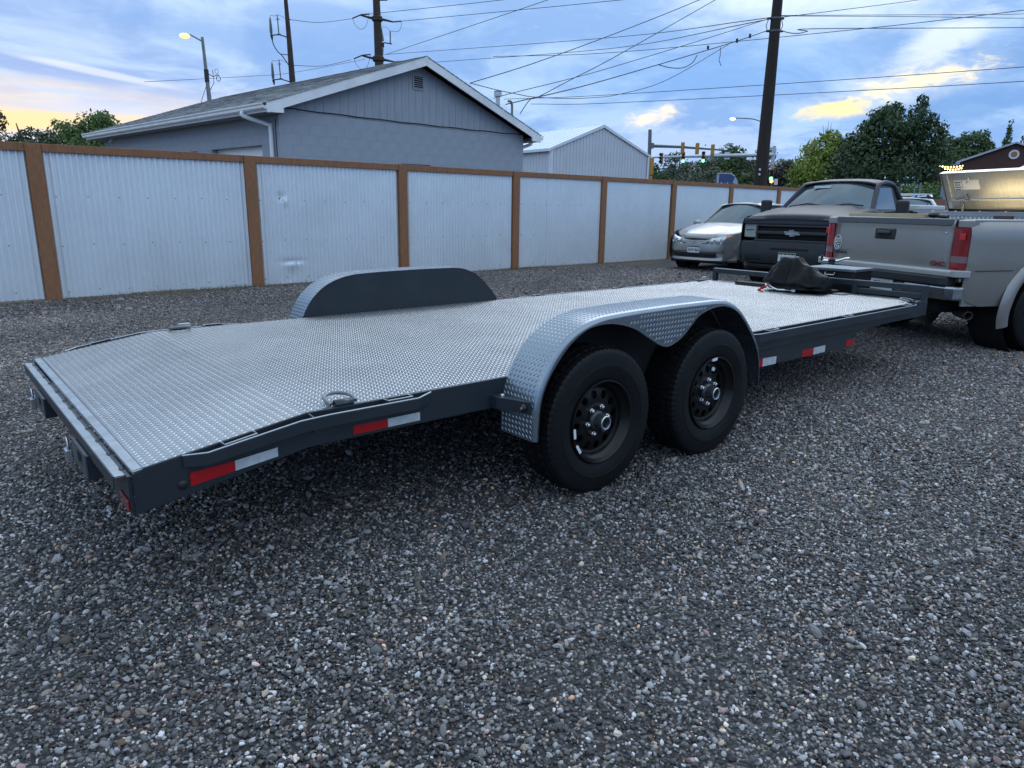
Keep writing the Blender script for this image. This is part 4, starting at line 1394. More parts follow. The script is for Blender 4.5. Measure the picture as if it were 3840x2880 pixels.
def tab_verts(t_):
    sgn, c, a, b, mi, lift = t_
    s0, s1 = c * 0.142 - 0.02, c * 0.142 + 0.20
    s1 = min(s1, ll)
    out = []
    for (s_, h) in ((s0, 0.012 + lift), (s1, 0.002), (s1, -0.004), (s0, 0.002)):
        x_ = s_ * cs_ - h * sn_
        z_ = GE - .012 + s_ * sn_ + h * cs_
        out.append((x_ if sgn == 0 else GW - x_, z_))
    p = [(x_, a + .002, z_) for x_, z_ in out]
    q = [(x_, b - .002, z_) for x_, z_ in out]
    return p + q


TF = [(0, 1, 5, 4), (1, 2, 6, 5), (2, 3, 7, 6), (3, 0, 4, 7), (3, 2, 1, 0), (4, 5, 6, 7)]
tabs.sort(key=lambda t_: (t_[0], t_[2] * 1.0 + abs(t_[1] - 8) * 0.05))
near_t, rest_t = tabs[:300], tabs[300:]
for t_ in near_t:
    MB().add(tab_verts(t_), [q if t_[0] == 0 else q[::-1] for q in TF]).build('shingle', shm[t_[4]], roof)
for mi in range(3):
    mm = MB()
    for t_ in rest_t:
        if t_[4] == mi:
            mm.add(tab_verts(t_), [q if t_[0] == 0 else q[::-1] for q in TF])
    tag(mm.build('shingles', shm[mi], roof), kind='stuff')
# ridge caps
for k in range(int(GL / 0.2)):
    MB().prism([(GW / 2 - .13, k * .2, GR - .05 + .012), (GW / 2, k * .2, GR + .008), (GW / 2 + .13, k * .2, GR - .05 + .012), (GW / 2, k * .2, GR - .004)], (0, .205, 0)).build('ridge_cap', shm[k % 3], roof)
# metal flue and service mast on the far slope
fl = MB().tube([(6.75, .66, GE + .05), (6.75, .66, 4.02)], 0.055, 14).build('flue', mat('galvanised flue', (0.5, 0.53, 0.56), 0.4, 0.7), garage, smooth=True)
MB().lathe([(0.085, 4.02), (0.10, 4.025), (0.10, 4.12), (0.085, 4.132), (0.10, 4.137), (0.10, 4.15), (0.0, 4.165)], 16, o=(6.75, .66, 0)).build('flue_cap', MATS['galvanised flue'], fl, smooth=True)
MB().tube([tuple(p) for p in catmull([(7.24, .62, 2.9), (7.24, .62, 3.75), (7.23, .62, 3.88), (7.18, .62, 3.95), (7.10, .62, 3.94)], 4)], 0.032, 10).build('service_mast', mat('weathered conduit', (0.22, 0.25, 0.25), 0.5, 0.5), garage, smooth=True)
# wall lamp on the left wall
wl = MB().box(X0 - .05, X0 + .002, 9.0, 9.14, 2.88, 3.0).build('wall_lamp', trim, garage, bevel=0.006)
MB().lathe([(0.03, -0.07), (0.055, -0.12), (0.0, -0.12)], 10, o=(X0 - .05, 9.07, 2.98)).build('lamp_head', trim, wl)
# cable stapled across the gable
pts = [(X0 + .02 + (X1 - X0 - .04) * k / 24, Y0 - .016, 3.085 + 0.03 * k / 24 - 0.02 * math.sin(math.pi * k / 24) + 0.006 * math.sin(k * 1.7)) for k in range(25)]
MB().tube(pts, 0.011, 6).build('wall_cable', mat('black cable', (0.012, 0.012, 0.014), 0.6), garage)
MB().tube([(X0 - .004, Y0 + .12, 2.9), (X0 - .006, Y0 + .13, 1.5)], 0.010, 6).build('corner_cable', MATS['black cable'], garage)

# ------------------------------------------------------------------ white metal shed
SO = (1.813, 37.311); SA = 0.925
srz = math.pi / 2 - SA
SW, SLn, SE, SR = 7.08, 9.0, 4.2, 5.534
shed = thing('metal_shed', 'white ribbed metal building with low gable roof beyond the garage', 'shed', (SO[0], SO[1], 0), srz)
wm = mat('white ribbed cladding', (0.56, 0.60, 0.66), 0.5, 0.1, var=0.04, vscale=0.7)
wtr = mat('white metal trim', (0.66, 0.71, 0.78), 0.45)


def ribbed(x0, x1, top, y, name, axis='x', bottom=0.0):
    m = MB()
    n = int(round((x1 - x0) / 0.2286))
    st = (x1 - x0) / n
    prof = []
    for i in range(n):
        x_ = x0 + i * st
        prof += [(x_, 0), (x_ + st * .72, 0), (x_ + st * .79, -.03), (x_ + st * .93, -.03)]
    prof.append((x1, 0))
    rows = [[(x_, y + d, bottom) if axis == 'x' else (y + d, x_, bottom) for x_, d in prof], [(x_, y + d, top(x_)) if axis == 'x' else (y + d, x_, top(x_)) for x_, d in prof]]
    m.grid(rows, flip=(axis == 'x'))
    return m.build(name, wm, shed)


stop = lambda x_: SE + (SR - SE) * (1 - abs(x_ - SW / 2) / (SW / 2)) - .03
# panels 0.9 m wide each
for k in range(8):
    a, b = SW * k / 8, SW * (k + 1) / 8
    ribbed(a, b, stop, 0.03, 'wall_panel')
for k in range(9):
    ribbed(SLn * k / 9, SLn * (k + 1) / 9, lambda q: SE - .02, 0.03, 'wall_panel', 'y')
MB().box(0.05, SW - .05, SLn - .05, SLn - .02, 0, SE).box(SW - .05, SW - .02, 0.05, SLn - .05, 0, SE).build('back_wall', wm, shed)
sr = MB()
for sgn in (0, 1):
    e = -0.08 if sgn == 0 else SW + .08
    sr.prism([(e, -.03, SE - .01), (SW / 2, -.03, SR + .01), (SW / 2, -.03, SR - .03), (e, -.03, SE - .05)], (0, SLn + .06, 0))
sro = sr.build('roof', mat('white metal roof', (0.78, 0.84, 0.90), 0.35, 0.15), shed)
for k in range(20):
    y_ = k * SLn / 19
    MB().prism([(-.08, y_ - .012, SE - .008), (SW / 2, y_ - .012, SR + .012), (SW / 2, y_ - .012, SR + .035), (-.08, y_ - .012, SE + .015)], (0, .024, 0)).build('roof_rib', MATS['white metal roof'], sro)
for sgn in (0, 1):
    e = -.09 if sgn == 0 else SW + .09
    MB().prism([(e, -.06, SE - .0), (SW / 2, -.06, SR + .02), (SW / 2, -.06, SR - .13), (e, -.06, SE - .13)], (0, .03, 0)).build('rake_trim', wtr, shed)
for x_ in (-.015, SW - .10):
    MB().box(x_, x_ + .12, -.045, -.008, 0, SE - .10).build('corner_trim', wtr, shed)
MB().box(-.05, -.012, -.02, .12, 0, SE - .10).build('corner_trim', wtr, shed)
MB().box(-.20, -.085, -.06, SLn + .05, SE - .16, SE - .03).build('eave_gutter', wtr, shed)

# ------------------------------------------------------------------ brick house on the right
BO = (41.0, 68.7); BA = 2.05
brz = math.pi / 2 - BA
bh = thing('brick_house', 'dark red brick house gable with round white framed vent on the right', 'house', (BO[0], BO[1], 0), brz)
brick = bpy.data.materials.new('dark brick')
brick.use_nodes = True
_t = NT(brick.node_tree)
_bt = _t.n('ShaderNodeTexBrick')
_mp = _t.n('ShaderNodeMapping'); _mp.inputs['Rotation'].default_value = (R(90), 0, 0)
_cx = _t.n('ShaderNodeTexCoord')
brick.node_tree.links.new(_cx.outputs['Object'], _mp.inputs[0]); brick.node_tree.links.new(_mp.outputs[0], _bt.inputs['Vector'])
_bt.inputs['Scale'].default_value = 4.4
_bt.inputs['Color1'].default_value = (0.085, 0.036, 0.030, 1); _bt.inputs['Color2'].default_value = (0.065, 0.030, 0.027, 1); _bt.inputs['Mortar'].default_value = (0.09, 0.065, 0.06, 1)
_bt.inputs['Mortar Size'].default_value = 0.012
brick.node_tree.links.new(_bt.outputs[0], brick.node_tree.nodes['Principled BSDF'].inputs['Base Color'])
brick.node_tree.nodes['Principled BSDF'].inputs['Roughness'].default_value = 0.9
HW, HE, HR, HL = 8.2, 5.95, 7.50, 14.0
_w = MB()
_w.prism([(0.15, 0, 0), (HW - .15, 0, 0), (HW - .15, 0, HE), (HW / 2, 0, HR - .12), (0.15, 0, HE)], (0, HL, 0))
_w.build('wall', brick, bh)
for sgn in (0, 1):
    e = -.25 if sgn == 0 else HW + .25
    MB().prism([(e, -.25, HE - .06), (HW / 2, -.25, HR), (HW / 2, -.25, HR - .10), (e, -.25, HE - .16)], (0, HL + .5, 0)).build('roof', mat('dark roof', (0.035, 0.033, 0.036), 0.9), bh)
    MB().prism([(e, -.29, HE - .05), (HW / 2, -.29, HR + .01), (HW / 2, -.29, HR - .14), (e, -.29, HE - .24)], (0, .035, 0)).build('rake_board', mat('pale rake paint', (0.42, 0.46, 0.52), 0.6), bh)
MB().lathe([(0.25, -.02), (0.25, -.05), (0.385, -.05), (0.405, -.03), (0.405, 0.0)], 28, o=(HW / 2, 0, 6.42), axis='Y').build('round_vent', wtr, bh, smooth=True)
MB().lathe([(0.0, -.03), (0.245, -.028)], 24, o=(HW / 2, 0, 6.42), axis='Y').build('vent_disc', mat('orange disc', (0.40, 0.16, 0.06), 0.6), bh)
for a in range(8):
    th = a * math.pi / 4
    MB().bar((HW / 2 + .27 * math.cos(th), -.052, 6.42 + .27 * math.sin(th)), (HW / 2 + .37 * math.cos(th), -.052, 6.42 + .37 * math.sin(th)), .03, .01, up=(0, 1, 0)).build('vent_key', wtr, bh)
MB().box(-.27, .05, -.28, HL, HE - .32, HE - .16).build('eave_gutter', MATS['pale rake paint'], bh)
MB().box(4.6, 7.6, -.8, 0, 4.85, 4.98).build('porch_roof', wtr, bh)
# ------------------------------------------------------------------ vehicles
glassm = mat('car glass', (0.115, 0.148, 0.165), 0.04, 0.6, var=0.12, vscale=1.2)
rubk = mat('black plastic trim', (0.018, 0.019, 0.021), 0.55, bump=0.05, bscale=150)
chrome = mat('chrome', (0.72, 0.74, 0.76), 0.12, 1.0)
lensw = mat('clear lamp lens', (0.55, 0.60, 0.64), 0.12, 0.3, coat=0.8, var=0.25, vscale=14)
amber = mat('amber lamp lens', (0.55, 0.16, 0.05), 0.2, coat=0.6)
platew = mat('plate white', (0.62, 0.66, 0.68), 0.4)
plateg = mat('plate green', (0.012, 0.06, 0.045), 0.4)
alloy = mat('alloy wheel', (0.42, 0.44, 0.46), 0.3, 0.8)


def road_wheel(parent, x, y, r, wd, rim_r, flip, rim_mat, spokes=6, spin=0.0, knob=False):
    e = bpy.data.objects.new('wheel', None)
    e.empty_display_size = 0.1
    COL.objects.link(e)
    e.parent = parent
    e.location = (x, y, r - 0.006)
    e.rotation_euler = (0, spin, math.pi if flip else 0)
    key = ('tyre', round(r, 3), round(wd, 3))
    if key not in _bk:
        me = tyre_mesh(r, wd, rim_r, 96)
        me.shade_smooth(); me.set_sharp_from_angle(angle=R(30))
        _bk[key] = me
    link(_bk[key], 'tyre', rubber, e)
    h = wd / 2
    m = MB().lathe([(rim_r + .004, -h * .86), (rim_r - .004, -h * .92), (rim_r - .014, -h * .85), (rim_r - .022, -h * .5), (rim_r - .03, h * .3)], 32, axis='Y')
    m.build('rim_barrel', rim_mat, e, smooth=True)
    s_ = MB()
    for k in range(spokes):
        a = 2 * math.pi * k / spokes
        ca, sa = math.cos(a), math.sin(a)
        w0, w1 = rim_r * 0.17, rim_r * 0.11
        pts = []
        for rr, ww, yy in ((rim_r * .18, w0, -h * .55), (rim_r * .9, w1, -h * .72)):
            pts.append([(rr * ca - ww * sa, yy, rr * sa + ww * ca), (rr * ca + ww * sa, yy, rr * sa - ww * ca)])
        s_.prism([pts[0][0], pts[0][1], pts[1][1], pts[1][0]], (0, .02, 0))
    s_.lathe([(rim_r * .26, -h * .5), (rim_r * .24, -h * .66), (rim_r * .1, -h * .7), (0, -h * .7)], 20, axis='Y')
    s_.build('spokes', rim_mat, e)
    MB().lathe([(rim_r - .02, h * .05), (0, h * .05)], 24, axis='Y').build('wheel_back', blackm, e)
    return e


def curtain(xs, bot, top, yf, rows=10, sgn=-1):
    m = MB()
    G_ = []
    for x in xs:
        b, t = bot(x), top(x)
        G_.append([(x, sgn * yf(x, b + (t - b) * k / rows), b + (t - b) * k / rows) for k in range(rows + 1)])
    m.grid(G_, flip=(sgn > 0))
    return m


def arch_bot(sill, axles, ra, zc):
    def f(x):
        z = sill
        for xa in axles:
            d = abs(x - xa)
            if d < ra:
                z = max(z, zc + math.sqrt(max(0, ra * ra - d * d)))
        return z
    return f


def arch_xs(x0, x1, axles, ra, n=40):
    xs = list(np.linspace(x0, x1, n))
    for xa in axles:
        for k in range(25):
            xs.append(xa - ra * math.cos(math.pi * k / 24) * 0.9999)
        xs += [xa - ra - .001, xa + ra + .001]
    return sorted(q for q in set(np.round(xs, 4)) if min(x0, x1) <= q <= max(x0, x1))


def greenhouse(T_, paint, x1, z1, y1, x2, z2, y2, x3, z3, x4, z4, y4, crown=0.05, belt=None, panes=(), apil=0.05, rise=0.05):
    """windscreen base (x1,z1,y1), head (x2,z2,y2), rear head x3, rear base (x4,z4,y4)"""
    # roof skin
    rows = []
    for i in range(13):
        t = i / 12
        x = x2 + (x3 - x2) * t
        zb = z2 + (z3 - z2) * t
        row = []
        for j in range(15):
            s_ = -1 + 2 * j / 14
            hw = y2 + 0.01
            z = zb + crown * (1 - abs(s_) ** 2.6) + rise * math.sin(math.pi * min(1, t * .9 + .05)) ** .7 - 0.004 - .03 * abs(s_) ** 8
            row.append((x, s_ * hw, z))
        rows.append(row)
    MB().grid(rows, flip=(x3 < x2)).build('roof', paint, T_, smooth=True, solid=0.02, angle=60)

    def screen(name, xa, za, ya, xb, zb, yb, bow):
        rows = []
        for i in range(9):
            t = i / 8
            row = []
            for j in range(13):
                s_ = -1 + 2 * j / 12
                hw = ya + (yb - ya) * t
                x = xa + (xb - xa) * t - bow * (abs(s_) ** 2.2) + bow * 0.15 * math.sin(math.pi * t)
                z = za + (zb - za) * t + crown * 0.8 * t * (1 - abs(s_) ** 2.6)
                row.append((x, s_ * hw, z))
            rows.append(row)
        return MB().grid(rows, flip=(bow < 0)).build(name, glassm, T_, smooth=True, angle=70)
    screen('windscreen', x1, z1, y1, x2, z2, y2 - .02, 0.10)
    screen('rear_window', x4, z4, y4, x3, z3, y2 - .02, -0.07)
    for sg in (-1, 1):
        # pillars and window frame as one side skin, panes proud of it
        A0, A1 = Vector((x1 - .08, sg * (y1 + .012), z1 - .03)), Vector((x2 - .05, sg * (y2 + .004), z2 + .004))
        C0, C1 = Vector((x3 + .05, sg * (y2 + .004), z3 + .004)), Vector((x4 + .05, sg * (y4 + .012), z4 - .02))
        path = [A0.lerp(A1, k / 8) for k in range(8)]
        path += [A0.lerp(A1, .97).lerp(A1, .5) * .5 + A1.lerp(C0, .03) * .5]
        path += [A1.lerp(C0, .06 + .88 * k / 10) + Vector((0, 0, rise * .55 * math.sin(math.pi * (.06 + .88 * k / 10)))) for k in range(11)]
        path += [C0.lerp(C1, .06 + .94 * k / 6) for k in range(7)]
        MB().tube(path, apil, 10).build('pillar_rail', paint, T_, smooth=True, angle=70)
        sk = MB()
        zb = lambda x: (belt(x) if belt else z1)
        top = [(x1 - .06, z1 - .02), (x2 - .06, z2), (x3, z3), (x4 + .03, z4)]
        fx = interp([p[0] for p in top[::-1]], [p[1] for p in top[::-1]])
        xs = np.linspace(x4 + .03, x1 - .06, 30)

        def yy(x, z):
            f_ = min(1, max(0, (z - zb(x)) / max(.05, z2 - zb(x))))
            return (y1 + .015) + (y2 - y1 - .01) * f_
        sk = curtain(xs, lambda x: min(zb(x), fx(x) - .005), fx, yy, 6, sg)
        sk.build('side_frame', rubk, T_, smooth=True)
        for (a0, a1, b0, b1) in panes:      # bottom x range, top x range
            rows = []
            for i in range(5):
                t = i / 4
                row = []
                for j in range(9):
                    s_ = j / 8
                    xb_, xt_ = a0 + (a1 - a0) * s_, b0 + (b1 - b0) * s_
                    x = xb_ + (xt_ - xb_) * t
                    zlo = zb(xb_) + .02
                    zhi = fx(xt_) - .045
                    z = zlo + (zhi - zlo) * t
                    row.append((x, sg * (yy(x, z) + .006), z))
                rows.append(row)
            MB().grid(rows, flip=(sg < 0)).build('side_window', glassm, T_, smooth=True)


def plate(T_, m, txt, wd=0.305, ht=0.152):
    """Colorado style plate in the frame of matrix m (x right, y up, z out)"""
    pl = MB().box(-wd / 2, wd / 2, -ht / 2, ht / 2, 0, 0.003)
    me = pl.mesh('licence_plate'); me.transform(m)
    o = link(me, 'licence_plate', platew, T_)
    mt = [(-wd / 2 + .006, ht / 2 - .006)]
    mt = [(-.146, .0705), (.146, .0705), (.146, .036), (.122, .048), (.098, .034), (.07, .052), (.045, .038), (.01, .050), (-.03, .036), (-.065, .054), (-.09, .038), (-.12, .050), (-.146, .034)]
    g = MB().prism([(x, y, .0035) for x, y in mt], (0, 0, .001))
    me = g.mesh('mountains'); me.transform(m)
    link(me, 'plate_mountains', plateg, o)
    text('plate_text', txt, 0.082, plateg, o, m @ Matrix.Translation((0, -0.022, 0.0045)), 0.0006, bold=0.002, sx=0.80)
    return o


# ---------------------------------------------------------------- pewter pickup hitched to the trailer
PK = thing('pickup_truck', 'pewter pickup truck with open bed box hitched to the trailer', 'pickup truck', (3.85, 7.437, 0), math.pi / 2 - 1.292)
pew = mat('pewter paint', (0.285, 0.278, 0.26), 0.27, 0.35, coat=0.4, flake=0.08, dirt=(0.25, 0.244, 0.228), dscale=1.2, damt=0.4)
pewl = mat('pewter bumper cover', (0.40, 0.40, 0.385), 0.36, 0.25, var=0.05)
AX1, AX2, AR, WR = 1.0, 4.66, 0.47, 0.385
RAIL = 1.236


def gy(x, z):
    y = 0.99
    if z < 0.79: y = 0.985 - 0.05 * ((0.79 - z) / 0.35) ** 2
    if z > 1.10: y = 0.99 - 0.045 * ((z - 1.10) / 0.136) ** 2
    if 0.785 < z < 0.80: y -= 0.004
    if x < 0.12: y -= 0.045 * ((0.12 - x) / 0.12) ** 2
    if x > 5.2: y -= 0.10 * ((x - 5.2) / 0.5) ** 2
    return y


bot = arch_bot(0.455, (AX1, AX2), AR, 0.40)
for sg in (-1, 1):
    curtain(arch_xs(0.0, 2.03, (AX1,), AR, 30), lambda x: max(bot(x), 0.52 - 0.3 * max(0, x)) if x < 0.2 else bot(x), lambda x: RAIL, gy, 16, sg).build('bed_side', pew, PK, smooth=True, angle=60)
    curtain(arch_xs(2.05, 5.70, (AX2,), AR, 50), bot, interp([2.05, 4.2, 4.9, 5.7], [1.22, 1.22, 1.19, 1.08]), gy, 14, sg).build('cab_side', pew, PK, smooth=True, angle=60)
    # flare round the wheel opening
    for ax in (AX1, AX2):
        rows = []
        for k in range(31):
            a = math.pi * (-0.10 + 1.20 * k / 30)
            row = []
            for (dr, dy) in ((0.0, 0.018), (0.02, 0.030), (0.06, 0.030), (0.10, 0.012), (0.115, -0.008)):
                row.append((ax - (AR - .012 + dr) * math.cos(a), sg * (0.985 + dy - 0.02 * max(0, 0.2 - math.sin(a)) * 2), 0.40 + (AR - .012 + dr) * math.sin(a) * (1.0 if math.sin(a) > 0 else 0.9)))
            rows.append(row)
        MB().grid(rows, flip=(sg < 0)).build('wheel_flare', pew, PK, smooth=True, angle=60)
        MB().lathe([(AR + .03, -.02), (AR + .03, -.40)] if sg > 0 else [(AR + .03, .02), (AR + .03, .40)], 30, o=(ax, sg * .985, .40), axis='Y').build('wheel_well', blackm, PK)
    MB().box(.06, .50, sg * .9925, sg * .9895, .785, .7905).build('panel_seam', blackm, PK)
    # bed rail cap and inner wall
    MB().box(0.03, 2.0, sg * .80, sg * .955, RAIL - .012, RAIL + .008).build('bed_rail', mat('sun bleached rail cap', (0.42, 0.44, 0.46), 0.45, 0.2), PK, bevel=0.006)
    MB().box(0.03, 2.0, sg * .78, sg * .80, .74, RAIL).build('bed_inner', pew, PK)
    # tail lamps
    ly0, ly1 = sg * .787, sg * .938
    tl_ = thing('tail_lamp', None, None); tl_.parent = PK
    for (z0, z1, mm, nm) in ((.915, 1.168, redlens, 'red_lens'), (.853, .9135, mat('smoky reverse lens', (0.20, 0.12, 0.13), 0.25, coat=0.5), 'reverse_lens'), (.792, .8515, redlens, 'lower_lens')):
        pr = [(-.030, ly0), (-.030, ly0 + (ly1 - ly0) * .55), (-.012, ly0 + (ly1 - ly0) * .82), (.005, ly0 + (ly1 - ly0) * .985), (.022, ly1), (.022, ly0)]
        MB().prism([(x, y, z0) for x, y in pr], (0, 0, z1 - z0)).build(nm, mm, tl_, clean=True)
    MB().box(-.034, -.0305, sg * .85, sg * .915, 1.06, 1.12).build('inner_reflector', mat('bright red reflector', (0.55, 0.03, 0.03), 0.2), tl_, bevel=0.01)
    MB().prism([(-.004, ly0, 1.1695), (-.004, sg * .93, 1.1695), (.06, sg * .955, 1.1695), (.06, ly0, 1.1695)], (0, 0, RAIL - 1.172)).build('corner_cap', pew, PK, bevel=0.006)
    MB().box(-.008, .085, sg * .774, sg * .7865, .79, RAIL - .004).build('lamp_gap', blackm, PK)
# tailgate
tg = MB()
rows = []
for i in range(13):
    z = .765 + (1.232 - .765) * i / 12
    off = 0.012 * math.sin(math.pi * i / 12) + (0.010 if z > 1.175 else 0.0)
    rows.append([(-off - 0.006 * (1 - abs(s_) ** 6), .772 * s_, z) for s_ in np.linspace(-1, 1, 13)])
tg.grid(rows, flip=True)
tgo = tg.build('tailgate', pew, PK, smooth=True, solid=0.03, angle=50)
MB().prism([(-.036, .74, 1.180), (-.036, -.735, 1.180), (-.036, -.765, 1.205), (-.03, -.768, 1.245), (-.03, .768, 1.245), (-.036, .765, 1.205)], (.07, 0, 0)).build('tailgate_cap', mat('grey cap plastic', (0.075, 0.08, 0.09), 0.45), tgo, bevel=0.008)
hs = MB().box(-.044, -.018, -.102, .168, 1.030, 1.136).build('handle_bezel', rubk, tgo, bevel=0.02, seg=3)
MB().box(-.0465, -.0445, -.055, .125, 1.045, 1.085).build('handle_cup', blackm, hs, bevel=0.01)
MB().box(-.062, -.0470, -.05, .12, 1.085, 1.115).build('handle_paddle', mat('dark handle', (0.05, 0.052, 0.055), 0.35), hs, bevel=0.008)
TGm = lambda y, z, x=-.0215: frame_m((x, y, z), (0, -1, 0), (0, 0, 1))
badge = mat('dark red badge', (0.16, 0.012, 0.02), 0.35, coat=0.3)
bo_ = MB().box(-.031, -.018, -.745, -.56, .812, .850).build('badge_plate', mat('badge chrome', (0.25, 0.22, 0.22), 0.3, 0.6), tgo, bevel=0.004)
text('badge_letters', 'GMC', 0.056, badge, bo_, TGm(-.653, .831, -.0325), 0.0015, bold=0.002, sx=1.35)
text('model_letters', 'SIERRA', 0.045, mat('grey letters', (0.10, 0.105, 0.11), 0.3, 0.6), tgo, TGm(.65, .862, -.0305), 0.003, sx=1.45)
MB().box(-.032, -.017, .51, .77, .888, .893).build('letter_bar', MATS['grey letters'], tgo)
dec = mat('white decal', (0.72, 0.74, 0.76), 0.4)
MB().tube([(-.0345, .708 + .058 * math.cos(2 * math.pi * k / 32), .966 + .078 * math.sin(2 * math.pi * k / 32)) for k in range(32)], 0.0035, 5, closed=True).build('decal_ring', dec, tgo)
text('decal_letter', 'P', 0.135, dec, tgo, TGm(.728, .965, -.0345), 0.002, sx=.8)
text('decal_letter', 'G', 0.075, dec, tgo, TGm(.702, .928, -.0350), 0.002, sx=.9)
text('decal_letter', 'S', 0.075, dec, tgo, TGm(.680, .995, -.0350), 0.002, sx=.8)
MB().lathe([(0.0, -.006), (0.010, -.005), (0.012, 0.0)], 12, o=(-.030, -.705, 1.116), axis='X').build('lock_cylinder', chrome, tgo, smooth=True)
# bumper
bpo = MB().prism([(-.10, .875, .725), (-.10, .875, .775), (-.085, .875, .788), (.0, .875, .788), (.0, .875, .725)], (0, -1.75, 0)).build('bumper_cap', pewl, PK, bevel=0.012)
for sg in (-1, 1):
    MB().prism([(-.10, sg * .877, .725), (-.095, sg * .92, .725), (-.06, sg * .965, .725), (0.02, sg * .985, .725), (0.02, sg * .877, .725)], (0, 0, .063)).build('cap_end', pewl, bpo, bevel=0.008)
    MB().prism([(-.115, sg * .36, .512), (-.118, sg * .86, .512), (-.085, sg * .925, .512), (-.03, sg * .965, .515), (0.0, sg * .965, .515), (0.0, sg * .36, .512)], (0, 0, .128)).build('bumper_wing', mat('dulled chrome', (0.40, 0.41, 0.42), 0.22, 0.9, var=0.2, vscale=7), bpo, bevel=0.02, seg=3)
MB().prism([(-.105, .86, .6415), (-.14, .80, .6415), (-.14, -.80, .6415), (-.105, -.86, .6415), (.0, -.86, .6415), (.0, .86, .6415)], (0, 0, .082)).build('step_pad', rubk, bpo, bevel=0.012)
MB().box(-.10, .0, -.355, .355, .50, .64).build('bumper_centre', mat('grey bumper steel', (0.22, 0.23, 0.24), 0.35, 0.7), bpo, bevel=0.01)
plate(bpo, frame_m((-.1185, -.09, .606), (0, -1, 0), (0, 0, 1)), 'CSF·208')
for sg in (-1, 1):
    MB().prism([(0.021, sg * .93, .46), (0.021, sg * .93, .725), (.26, sg * .955, .725), (.26, sg * .94, .46)], (0, -sg * .02, 0)).build('corner_skirt', pew, PK)
MB().bar((-.30, 0, .47), (.3, 0, .45), .065, .065).build('hitch_bar', black, PK, bevel=0.004)
MB().sphere((-.29, 0, .535), .028, 12, 8).build('hitch_ball', zinc, PK, smooth=True)
# underbody, exhaust
MB().box(.03, 2.0, -.66, .66, .36, .50).build('underbody', blackm, PK, bevel=0.03)
MB().box(2.0, 5.5, -.7, .7, .33, .46).build('chassis', blackm, PK, bevel=0.03)
MB().tube([(AX1, -.80, WR), (AX1, .80, WR)], .06, 12).build('rear_axle', blackm, PK)
MB().tube([tuple(p) for p in catmull([(.75, -.52, .40), (.45, -.55, .385), (.26, -.68, .375), (.17, -.90, .362)], 4)], .038, 14, cap=False).build('tailpipe', mat('burnt exhaust steel', (0.05, 0.048, 0.047), 0.6, 0.5, var=0.2), PK, smooth=True, solid=0.006)
MB().box(.04, 2.0, -.78, .78, .70, .74).build('bed_floor', rubk, PK)
MB().box(1.98, 2.03, -.92, .92, .60, RAIL).build('bed_front', pew, PK)
# cab and nose
greenhouse(PK, pew, 4.15, 1.23, .78, 3.55, 1.80, .66, 2.30, 1.79, 2.10, 1.23, .84, belt=lambda x: 1.20, panes=((3.05, 3.95, 3.05, 3.48), (2.22, 2.95, 2.36, 2.95)))
rows = []
for i in range(9):
    x = 4.15 + (5.68 - 4.15) * i / 8
    rows.append([(x, s_ * (.95 - .08 * (i / 8) ** 2), (1.235 - .10 * (i / 8) ** 1.5) + .04 * (1 - abs(s_) ** 3) - (.05 if i == 8 else 0)) for s_ in np.linspace(-1, 1, 13)])
MB().grid(rows).build('hood', pew, PK, smooth=True)
MB().box(5.62, 5.72, -.90, .90, .75, 1.10).build('grille', rubk, PK, bevel=0.02)
MB().box(5.60, 5.84, -.97, .97, .45, .73).build('front_bumper', chrome, PK, bevel=0.03)
for sg in (-1, 1):
    MB().box(5.60, 5.735, sg * .62, sg * .92, .80, 1.05).build('headlamp', lensw, PK, bevel=0.02)
    MB().box(3.85, 4.0, sg * 1.0, sg * 1.22, 1.22, 1.45).build('door_mirror', rubk, PK, bevel=0.03)
    MB().box(2.9, 3.02, sg * .995, sg * 1.012, 1.02, 1.06).build('door_handle', rubk, PK, bevel=0.01)
for (ax, sg) in ((AX1, -1), (AX1, 1), (AX2, -1), (AX2, 1)):
    road_wheel(PK, ax, sg * .855, WR, 0.265, 0.215, sg > 0, alloy, 6, spin=0.2)

# diamond plate box standing in the bed, lid propped open, lamp inside
TB = thing('truck_tool_box', 'open diamond plate tool box standing across the pickup bed', 'tool box', (3.85, 7.437, 0), math.pi / 2 - 1.292)
alum = mat('diamond plate aluminium', (0.50, 0.52, 0.54), 0.30, 0.85, rvar=0.08, vscale=5)
lidin = mat('brushed lid lining', (0.52, 0.515, 0.49), 0.42, 0.7, var=0.08, vscale=6, rvar=0.1, stretch=(1, 8, 1))
bx0, bx1, by, bz0, bz1 = 1.10, 1.55, .80, .80, 1.302
m = MB()
m.box(bx0, bx0 + .004, -by, by, bz0, bz1)
tread_lugs(m, lambda a, b, h: np.stack([bx0 - h, a, b], 1), -by + .01, by - .01, RAIL - .16, bz1 - .02, pa=.05, L_=.02, Wd=.006, H=.003)
m.build('box_front', alum, TB)
MB().box(bx1 - .004, bx1, -by, by, bz0, bz1).build('box_back', alum, TB)
for sg in (-1, 1):
    MB().box(bx0 + .005, bx1 - .005, sg * by, sg * (by - .004), bz0, bz1).build('box_end', alum, TB)
MB().box(bx0 + .005, bx1 - .005, -by + .005, by - .005, bz0, bz0 + .004).build('box_bottom', lidin, TB)
fr_ = MB()
fr_.box(bx0 - .012, bx0 + .035, -by - .06, by + .06, bz1 + .001, bz1 + .012).box(bx1 - .035, bx1 + .012, -by - .06, by + .06, bz1 + .001, bz1 + .012)
for sg in (-1, 1):
    fr_.box(bx0 + .035, bx1 - .035, sg * (by + .06), sg * (by - .035), bz1 + .001, bz1 + .012)
fr_.build('box_rim', alum, TB)
